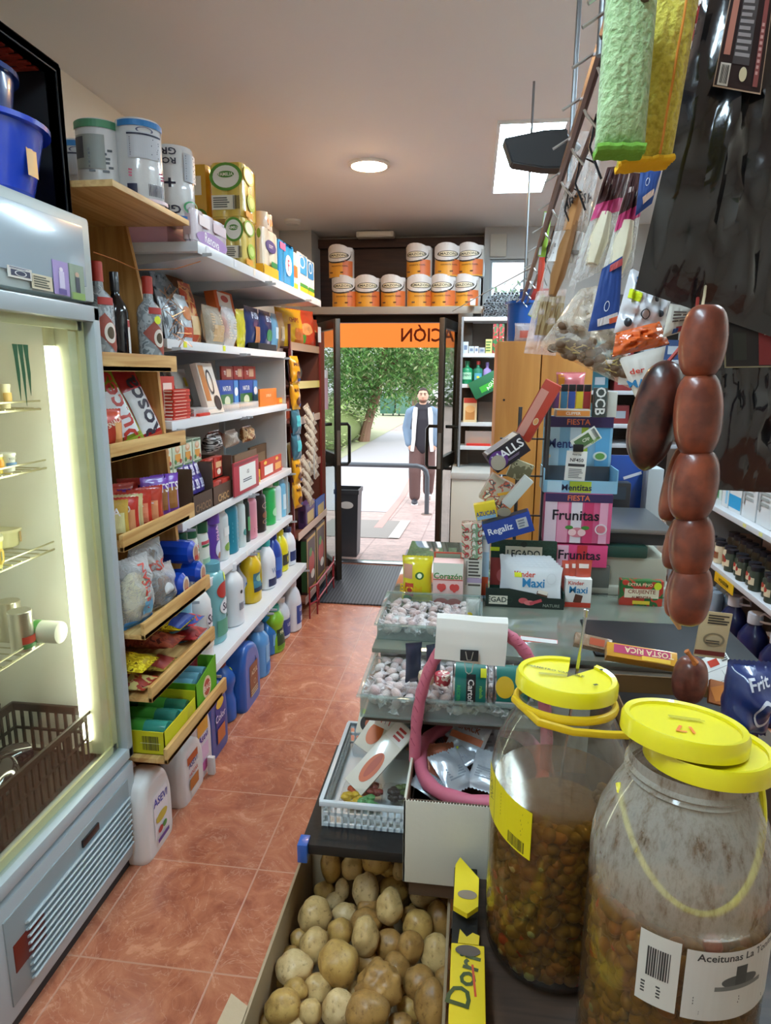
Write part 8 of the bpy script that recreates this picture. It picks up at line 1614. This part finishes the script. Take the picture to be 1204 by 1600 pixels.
def towel(name,label,c4,Y,th,mat,matd,nf):
    t,pos,w_,h_ = hq(name,label,'cloth',c4,Y,th,mat,wr=.015,pw=3.2,seal=0,part='terry_cloth',n=30)
    for k_ in range(nf):   # folded edges at the bottom
        o_ = (k_-(nf-1)/2)*th/nf*.9
        b = MB().tube([pos(.03+.94*i/10,.004+.004*math.sin(i*2+k_),o_+.001*math.sin(i*3+k_)) for i in range(11)],th/nf*.62,8); b.build('folded_edge', matd, t)
    return t,pos
towel('folded_cloth','folded light green fluffy cleaning cloth hanging nearest the camera',((948,-40),(1030,-40),(1006,238),(928,238)),.74,.036,terry('#b0cc98','#8fb077'),P('#6fa63a',.9,bump=.5,bscale=200),5)
t,pos = towel('folded_cloth','folded yellow fluffy cloth with orange seam behind the green one',((1015,-40),(1098,-40),(1048,254),(962,262)),.79,.040,terry('#d9cc52','#b5a536'),P('#e8b41c',.9,bump=.5,bscale=200),7)
MB().tube([pos(.68,.02+.96*i/20,.023+.001*math.sin(i)) for i in range(21)],.0012,6).build('seam', P('#d8862c',.8), t)
BLK = P('#0b0f16',.22,coat=.7,bump=.9,bscale=14)
t,pos,_,_ = hq('vacuum_pack','large black vacuum-wrapped meat pack with label, hanging behind the cloths','meat pack',((1110,-60),(1260,-60),(1215,530),(992,452)),.86,.05,BLK,[],wr=.16,seed=3)
def patch(t,pos,u0,u1,v0,v1,decos,col,off,shear=0):
    w_ = (pos(u1,v0,0)-pos(u0,v0,0)).length; h_ = (pos(u0,v1,0)-pos(u0,v0,0)).length
    decorate(t, lambda u,z,e: pos(u0+(u/w_+.5)*(u1-u0)+shear*(z/h_), v0+(z/h_)*(v1-v0), off+e), w_, h_, [('r',0,.5,1,1,col)]+list(decos))
patch(t,pos,.20,.60,.62,.90,[('r',0,.5,.96,.97,'#2a1a1c'),('r',-.34,.62,.14,.6,'#b87a6a'),('r',-.32,.13,.22,.22,'#d8d4cc'),('b',-.32,.13,.16,.18,'#33302c',9),('r',-.02,.55,.36,.62,'#4a4648'),('l',-.02,.58,.32,.56,'#9a9496',9),('d',.06,.15,.16,.14,'#d8cca8'),('r',.34,.5,.10,.9,'#8a4a48'),('l',.34,.4,.07,.5,'#c89a94',9)],'#b8a088',.030)
t,pos,_,_ = hq('vacuum_pack','second black vacuum-wrapped pack hanging lower beside the sausages','meat pack',((1100,430),(1250,420),(1245,772),(1112,765)),.90,.05,BLK,[],wr=.16,seed=8)
patch(t,pos,.08,.62,.58,1.0,[('r',0,.5,.94,.97,'#1c1a1c'),('r',.30,.5,.26,.95,'#7a2428'),('r',-.16,.62,.5,.26,'#4a4a3c'),('r',-.2,.22,.26,.28,'#262a26'),('l',.30,.5,.06,.4,'#c8b0a8',3)],'#8a8468',.032)
hq('vacuum_pack','dark red and black label corner of a third pack at the picture edge','meat pack',((1086,-40),(1110,-40),(1094,110),(1064,150)),.90,.02,FOIL('#a83434'),[('t','RO',0,.5,.3,'#e8d8d0',80)],wr=.1)
hq('blue_pack','bright blue and white pack behind the black packs by the picture edge','pack',((1188,230),(1260,230),(1250,430),(1180,420)),1.05,.04,FOIL('#2c5cb0'),[('r',0,.4,.7,.5,'#dfe4ea'),('l',0,.4,.5,.4,'#3a5aa8',5)])
CF = CLEAR('#ffffff',.14,.06,.9,wscale=18)
t,pos,w_,h_ = hq('utensil_pack','clear pack of brown wafer biscuits with white paper band, hanging first in the row','pack',((905,205),(948,205),(893,475),(838,470)),1.36,.03,CF,[('t','ARTESA',0,.60,.06,'#44464c',18),('r',0,.33,.96,.18,'#d8d6d4'),('l',0,.34,.8,.12,'#8a8480',3),('d',.0,.28,.08,.03,'#c86a3c')],wr=.2,part='clear_bag')
t['label'] = 'clear bag of brown bread with white paper band hanging first in the row'
MB().tube([pos(.5,.48,0),pos(.45,.3,0),pos(.42,.16,0),pos(.40,.04,0)],[.026,.034,.034,.018],14,flat=.4).build('bread', P('#9a6c3c',.7,bump=.8,bscale=40), t)
MB().tube([pos(.5,.66,0),pos(.48,.55,0),pos(.45,.42,0)],[.012,.030,.028],14,flat=.4).build('bread_slice', P('#b8824c',.7,bump=.8,bscale=40), t)
for i,(c4,Y,lab) in enumerate((( ((948,262),(985,258),(948,420),(888,448)),1.18,'clear pack with brown and pink card head holding white mop cotton, nearer the aisle'),( ((984,270),(1008,272),(988,420),(925,478)),1.14,'second brown and pink headed clear pack of white cotton, partly behind the black pack'))):
    t,pos,w_,h_ = hq('mop_pack',lab,'mop pack',c4,Y,.03,CLEAR('#ffffff',.22,.06,.9),[('r',.0,.84,.98,.32,'#4a2c2c'),('r',0,.62,.98,.13,'#c8447c'),('l',-.2,.86,.3,.08,'#d8ccc4',1)],wr=.12,seed=i+3,part='clear_bag')
    MB().tube([pos(.5,.58,0),pos(.5,.35,0),pos(.5,.12,0)],[.022,.034,.022],14,flat=.45).build('white_cotton', P('#e0d6bc',.9,bump=.6,bscale=50), t)
t,pos,w_,h_ = hq('garlic_bag','clear twisted bag full of dried brown figs hanging under the mop packs','bag',((905,452),(962,440),(990,610),(842,540)),1.22,.06,CLEAR('#fff8ee',.18,.06,.9,wscale=14),[],wr=.2,part='clear_bag')
b = MB(); rnd = random.Random(8)
for i in range(46):
    u, v = rnd.uniform(.08,.92), rnd.uniform(.05,.42); b.ball(pos(u,v,rnd.uniform(-.012,.012)),(.010,.009,.008),8)
o = b.build('dried_pods', P('#6e5642',.8,bump=.8,bscale=80), t); o['kind']='stuff'; b = MB()
for i in range(24): u,v = rnd.uniform(.1,.9),rnd.uniform(.03,.25); p = pos(u,v,.014); b.cyl(p,p+Vector((rnd.uniform(-.018,.018),0,rnd.uniform(-.01,.01))),.0012,5)
o = b.build('dried_stalks', P('#b8a468',.8), t); o['kind']='stuff'
hq('sponge_pack','clear pouch with pale brown block hanging beside the spatula','pack',((838,455),(885,452),(868,556),(818,552)),1.5,.03,CLEAR('#fff4f0',.30,.06,.8),[('r',.1,.6,.8,.6,'#a08a64')],wr=.14,part='clear_bag')
hq('spatula','white, green and red silicone spatula hanging at the aisle side of the row','spatula',((850,330),(862,332),(852,402),(840,400)),1.9,.012,P('#9fd04c',.4),[('r',-.3,.5,.3,.95,'#dfe8f0')],wr=.01); hq('spatula_handle_pack','red handle of the hanging spatula','spatula',((842,402),(852,402),(846,470),(836,470)),1.9,.014,P('#d8462c',.4),[],wr=.01)
hq('spatula','second green and white spatula tip lower in the row','spatula',((842,455),(852,462),(836,500),(824,492)),1.9,.012,P('#9fd04c',.4),[('r',-.3,.5,.35,.95,'#dfe8f0')],wr=.01)
hq('tag_pack','blue hanging card with white circle print above the black pack','card',((1000,268),(1034,262),(1018,318),(992,338)),1.1,.006,CARD('#2c4f96'),[('o',-.1,.7,.2,.2,'#dfe4f0'),('r',.1,.3,.6,.2,'#d8b8a8',15)],wr=.02)
hq('tag_pack','blue brush card hanging between the cotton packs and the dotted pouch','card',((940,420),(972,400),(966,512),(918,518)),1.08,.006,CARD('#23458c'),[('o',0,.35,.2,.16,'#dfe4f0'),('r',.1,.14,.7,.12,'#d8d0d0',10),('r',.3,.12,.3,.08,'#d8603c',10),('r',.2,.92,.6,.1,'#b84a4c')],wr=.02)
t,_,_,_ = hq('toy_pouch','white pouch with dark dots and blue letters holding an orange toy','pouch',((985,418),(1052,452),(1030,540),(958,520)),1.0,.03,P('#d9d9de',.25,coat=.6,bump=.4,bscale=20),[('t','SO',-.2,.85,.14,'#2c78b8'),('r',-.3,.62,.26,.14,'#dcec2c'),('d',.15,.7,.12,.1,'#33363c'),('d',.3,.5,.14,.12,'#33363c'),('o',.0,.4,.2,.16,'#33363c'),('d',-.3,.2,.16,.14,'#33363c'),('d',.2,.25,.12,.1,'#8a5a4c')],wr=.12)
hq('toy_pouch','glossy orange plastic toy wrapped in clear film below the dotted pouch','toy',((962,520),(1030,502),(1046,538),(956,558)),.98,.035,P('#e4682c',.12,coat=.9,bump=.5,bscale=25),[],wr=.14,seed=4)
hq('paper_tag','white printed tag with red and blue corner beside the top sausage','tag',((1046,474),(1082,480),(1078,515),(1034,528)),.92,.012,CARD('#d8d4c8'),[('l',.05,.6,.7,.4,'#6a5a54',4),('r',.2,.15,.6,.2,'#a83a44'),('r',-.1,.12,.2,.16,'#2c5aa8')],wr=.02)
hq('chocolate_card','white and red Maxi card with yellow tag hanging behind the black sausage','card',((966,560),(1040,540),(1020,650),(1000,640)),.95,.014,P('#dcd8d0',.4),[('t','der',-.2,.72,.10,'#c8402c'),('t','MAXI',-.1,.50,.14,'#2c80b4'),('r',.0,.16,.5,.2,'#e6e42c')],wr=.02)
# --- sausages
def saus_mat(c1,c2):
    m, nt, b, N, L = nodes_of('sausage_skin'); t = N.new('ShaderNodeTexCoord'); n = N.new('ShaderNodeTexNoise'); n.inputs['Scale'].default_value = 45; n.inputs['Detail'].default_value = 6; L.new(t.outputs['Object'], n.inputs['Vector'])
    r = N.new('ShaderNodeValToRGB'); r.color_ramp.elements[0].position=.38; r.color_ramp.elements[0].color = (*srgb(c2),1); r.color_ramp.elements[1].position=.66; r.color_ramp.elements[1].color = (*srgb(c1),1); L.new(n.outputs['Fac'], r.inputs['Fac']); L.new(r.outputs['Color'], b.inputs['Base Color'])
    b.inputs['Roughness'].default_value = .34; b.inputs['Coat Weight'].default_value = .25
    bp = N.new('ShaderNodeBump'); bp.inputs['Strength'].default_value = .5; bp.inputs['Distance'].default_value = .0015; L.new(n.outputs['Fac'], bp.inputs['Height']); L.new(bp.outputs['Normal'], b.inputs['Normal']); return m
SM = saus_mat('#8c452c','#5f2b1e'); SD = saus_mat('#5c2c20','#241312')
def link(m, px, py, w_, h_, Y, lean=0, fat=1.0):
    """one link of a string, given by its place, breadth and length"""
    c_ = at(px,py,Y=Y); dep = (c_-CAM).dot(FF); r = w_/2*dep/FPX; L_ = h_/2*dep/FPX*1.04; pf = []
    for i in range(15):
        a = -math.pi/2+math.pi*i/14; pf.append((max(0,r*math.cos(a)**.55) if 0<i<14 else 0, L_*math.sin(a)*.98))
    m.lathe(pf,24,close=False,M=T(*c_)@R(lean,'Y')); return c_, L_
ch = thing('chorizo_string','long string of reddish brown chorizo links hanging close to the camera','sausage',(0,0,0))
for i,(px,py,w_,h_,Y,ln) in enumerate(((1098,534,70,110,.66,2),(1090,648,72,128,.66,-3),(1083,758,72,114,.66,3),(1080,851,66,100,.66,-2),(1077,928,64,98,.66,2))):
    m = MB(); c_,L_ = link(m,px,py,w_,h_,Y,ln); m.build('link', SM, ch, 80)
for i,(px,py,w_,h_,Y,ln) in enumerate(((1056,755,38,120,.70,10),(1056,850,36,80,.70,8),(1057,925,34,80,.70,5))):
    m = MB(); link(m,px,py,w_,h_,Y,ln); m.build('link', SM, ch, 80)
p = at(1060,965,Y=.67); MB().tube([p+Vector((0,0,.02)),p+Vector((-.004,0,.0)),p+Vector((.002,0,-.012))],[.004,.005,.002],8).build('knot', P('#c8a070',.7), ch)
p = at(1095,480,Y=.66); MB().tube([p+Vector((0,0,-.01)),at(1100,462,Y=.78),at(1104,430,Y=.94),at(1120,-30,Y=.95)],.0015,6).build('string', P('#c8b898',.8), ch)
bs = thing('black_sausage','dark thick blood sausage hanging at the aisle side of the chorizo string','sausage',(0,0,0))
pts_ = [at(x,y,Y=.70) for x,y in ((1040,575),(1034,610),(1022,650),(1012,690),(1008,718))]
rr_ = [.017,.0225,.0235,.0235,.017]; m = MB().tube([pts_[0]+Vector((0,0,.008))]+pts_+[pts_[-1]+Vector((-.001,0,-.012))],[.004]+rr_+[.004],24)
o = m.build('sausage_skin', SD, bs, 80); md = o.modifiers.new('sub','SUBSURF'); md.levels = md.render_levels = 2
p = pts_[0]; MB().tube([p+Vector((0,0,.004)),p+Vector((.012,0,.02)),at(1085,520,Y=.72),at(1092,440,Y=.94),at(1110,-30,Y=.95)],.002,6).build('string', P('#a83a34',.6), bs)
ch2 = thing('chorizo_end','single brown chorizo end with frayed orange string behind the stacked yellow lids','sausage',(0,0,0))
m = MB(); link(m,1077,1062,52,72,1.36,2); m.build('sausage_skin', saus_mat('#7a4232','#5a2c22'), ch2, 80); p = at(1080,1033,Y=1.345)
MB().tube([p+Vector((0,0,-.02)),p+Vector((.006,-.004,.0)),p+Vector((-.004,0,.012)),p+Vector((-.012,0,.022))],[.005,.007,.004,.006],8).build('knot', P('#b86a2c',.7,bump=.8,bscale=80), ch2)
# ================================================================ RIGHT-HAND WALL SHELVES
ru = thing('shelving_unit','white metal wall shelving with milk cartons behind the hanging meat packs','shelf unit',(0,0,0)); RXS = 1.42
for z in (.575,.905,1.30,1.70,2.05): MB().box(RXS,XR-.02,2.2,4.3,z-.03,z,.002).build('shelf', P('#c9ced2',.4), ru)
MB().box(XR-.02,XR-.005,2.2,4.3,.05,2.3).build('back_panel', P('#4a443f',.6), ru); MB().box(RXS+.02,XR-.02,4.28,4.30,.05,2.3).build('end_panel', P('#8c8f90',.5), ru)
for y in (2.9,3.35,3.55): MB().box(RXS-.001,RXS,y,y+.04,.882,.900).build('price_tag', P('#d8dc8c',.5), ru)
ru2 = thing('shelving_unit','far white metal shelving behind the counter between cabinet and wall','shelf unit',(0,0,0))
for z in (.9,1.2,1.33,1.55,1.75,2.05): MB().box(.75,1.40,4.6,5.0,z-.025,z,.002).build('shelf', P('#b8bec4',.4), ru2)
MB().box(.75,.77,4.6,4.63,0,2.2).box(1.38,1.40,4.6,4.63,0,2.2).build('upright', P('#9aa0a4',.4), ru2); MB().box(.75,1.40,4.98,5.0,0,2.2).build('back_panel', P('#3c3430',.6), ru2)
rnd = random.Random(3)
for j,z in enumerate((1.55,1.33,1.75)):
    for i in range(4): carton('grocery_box',['teal','dark red','grey','navy'][i]+' grocery box on the far shelving, '+['shelf level with the blue display','lower shelf by the folder','upper shelf'][j],'box',(.84+.15*i,4.75,z),.11,.14,.12+.02*rnd.random(),['#2a6a7c','#8a2c2c','#5c6468','#26406c'][i],[('r',0,.5,.6,.4,'#a8b0b8')],rz=0)
def rx(name,label,cat,pl,pr,pt,z,X,d,mat,decos,group=None):
    y1, y0 = yat(pl,X,z), yat(pr,X,z); h = zat(pt,X,(y0+y1)/2)-z
    return carton(name,label,cat,(X+d/2,(y0+y1)/2,z),y1-y0,d,h,mat,decos,-90,group=group)
GR = [('r',0,.78,1,.22,'#5aa82c'),('r',0,.94,1,.12,'#dfe8e4'),('l',.0,.4,.7,.4,'#9aa4a4',7),('r',-.36,.4,.14,.5,'#a8aeb0')]
for i,(pl,pr,lab,dc) in enumerate(((1157,1178,'white milk carton with green band, nearer the sausages',GR),(1180,1203,'white milk carton with green band, at the picture edge',GR),(1137,1155,'white and light blue milk carton beside the green banded ones',[('r',0,.12,1,.16,'#2c9ad0'),('r',0,.6,.6,.4,'#b8d8ea')]),(1126,1136,'white milk carton with thin blue stripe at the far end of the row',[('r',.2,.5,.3,.9,'#8ac0dc')]),(1205,1228,'green banded milk carton just beyond the picture edge',GR))):
    rx('milk_carton',lab,'milk carton',pl,pr,672,.906,RXS+.05,.07,CARD('#d4dce0'),dc)
rx('milk_carton','green and white slim carton beside the sausage string','milk carton',1119,1126,692,.906,RXS+.1,.07,CARD('#c8d4cc'),[('r',-.2,.5,.3,.95,'#3c8a4c')])
for i in range(14):
    y = 4.15-.085*i if i < 9 else 3.36-.08*(i-9); lay = i%2; nm = ['first','second','third','fourth','fifth','sixth','seventh','eighth','ninth','tenth','eleventh','twelfth','thirteenth','last'][i]
    w_ = .072; bottle('preserve_jar',('cream jar' if i < 4 else 'dark green banded jar')+' on the lower wall shelf, '+nm+' from the far end','jar',(RXS+.05+.02*lay,y,.576),w_,.125,'jar','#cfc2a4' if i < 4 else '#3a4438','#24262e',[('r',0,.4,.9,.3,'#d8ccac' if i >= 4 else '#8a5a3c'),('d',0,.5,.4,.2,'#a83a2c')],rz=-90,sy=1,group='glass jars on the lower wall shelf')
for i in range(12):
    y = 4.1-.09*i; bottle('preserve_jar','dark jar in the second row of the wall shelf, number '+['one','two','three','four','five','six','seven','eight','nine','ten','eleven','twelve'][i]+' from the far end','jar',(RXS+.16,y,.576),.072,.16,'jar','#4a4438','#26283a',[('r',0,.4,.9,.3,'#b8a890')],rz=-90,sy=1,group='glass jars in the second row of the lower wall shelf')
rx('shelf_sign','yellow shelf sign lettered MERIENDA at the front of the lower wall shelf','sign',1117,1145,918,.55,RXS-.006,.003,P('#e2b81c',.4),[('t','MERIENDA',0,.5,.42,'#2c2410'),('l',0,.85,.9,.15,'#a8841c',1)])
rx('biscuit_box','bright blue box behind the jars near the sausage string','box',1118,1141,825,.576,RXS+.22,.08,PLASTIC('#1f44a8'),[('r',-.1,.5,.2,.4,'#c8d4ec')])
for i,(pl,pr,lab) in enumerate(((1150,1166,'pink and white tall carton behind the jars'),(1186,1200,'pale brown tall carton behind the jars near the picture edge'))): rx('milk_carton',lab,'carton',pl,pr,838,.576,RXS+.24,.07,CARD('#c8b0a4'),[('r',0,.5,.9,.2,'#dfd8d0')])
for i,(y,lab) in enumerate(((3.72,'dark blue softener jug with white loop cap, farthest of the row on the floor'),(3.45,'dark blue softener jug with white loop cap, second from the far end'),(3.18,'dark blue softener jug with white loop cap, third from the far end'),(2.93,'dark blue softener jug with white loop cap, nearest of the row'))):
    t = bottle('softener_jug',lab,'bottle',(1.48,y,0),.17,.46,'round','#141d4a','#c8ced8',[('r',0,.34,.9,.34,'#b8c4dc'),('r',0,.12,.9,.12,'#2c50b0'),('l',0,.38,.6,.16,'#5a6a94',4)],rz=-75,sy=.8)
    MB().tube([(.02,0,.44),(.06,0,.475),(.12,0,.47),(.125,0,.445),(.07,0,.43),(.03,0,.425)],.006,8).build('carry_loop', P('#c8ced8',.35), t)
for i in range(3):
    t = thing('water_pack',['lowest','middle','upper'][i]+' shrink-wrapped pack of clear water bottles on the floor below the far jars','water pack',(1.50,4.02,.0+.14*i)); b = MB()
    for a in range(2):
        for c in range(3): b.lathe([(0,0),(.038,0),(.040,.1),(.03,.125),(.012,.135),(0,.135)],14,c=(-.04+.08*a,-.08+.08*c,0))
    b.build('wrapped_bottles', P('#8ca0b0',.15,coat=.8), t)
t = thing('floor_runner','dark red brown boards on the floor behind the counter','mat',(0,0,0)); MB().box(1.0,1.38,2.3,4.4,0,.012).build('board', P('#5c3430',.5), t)
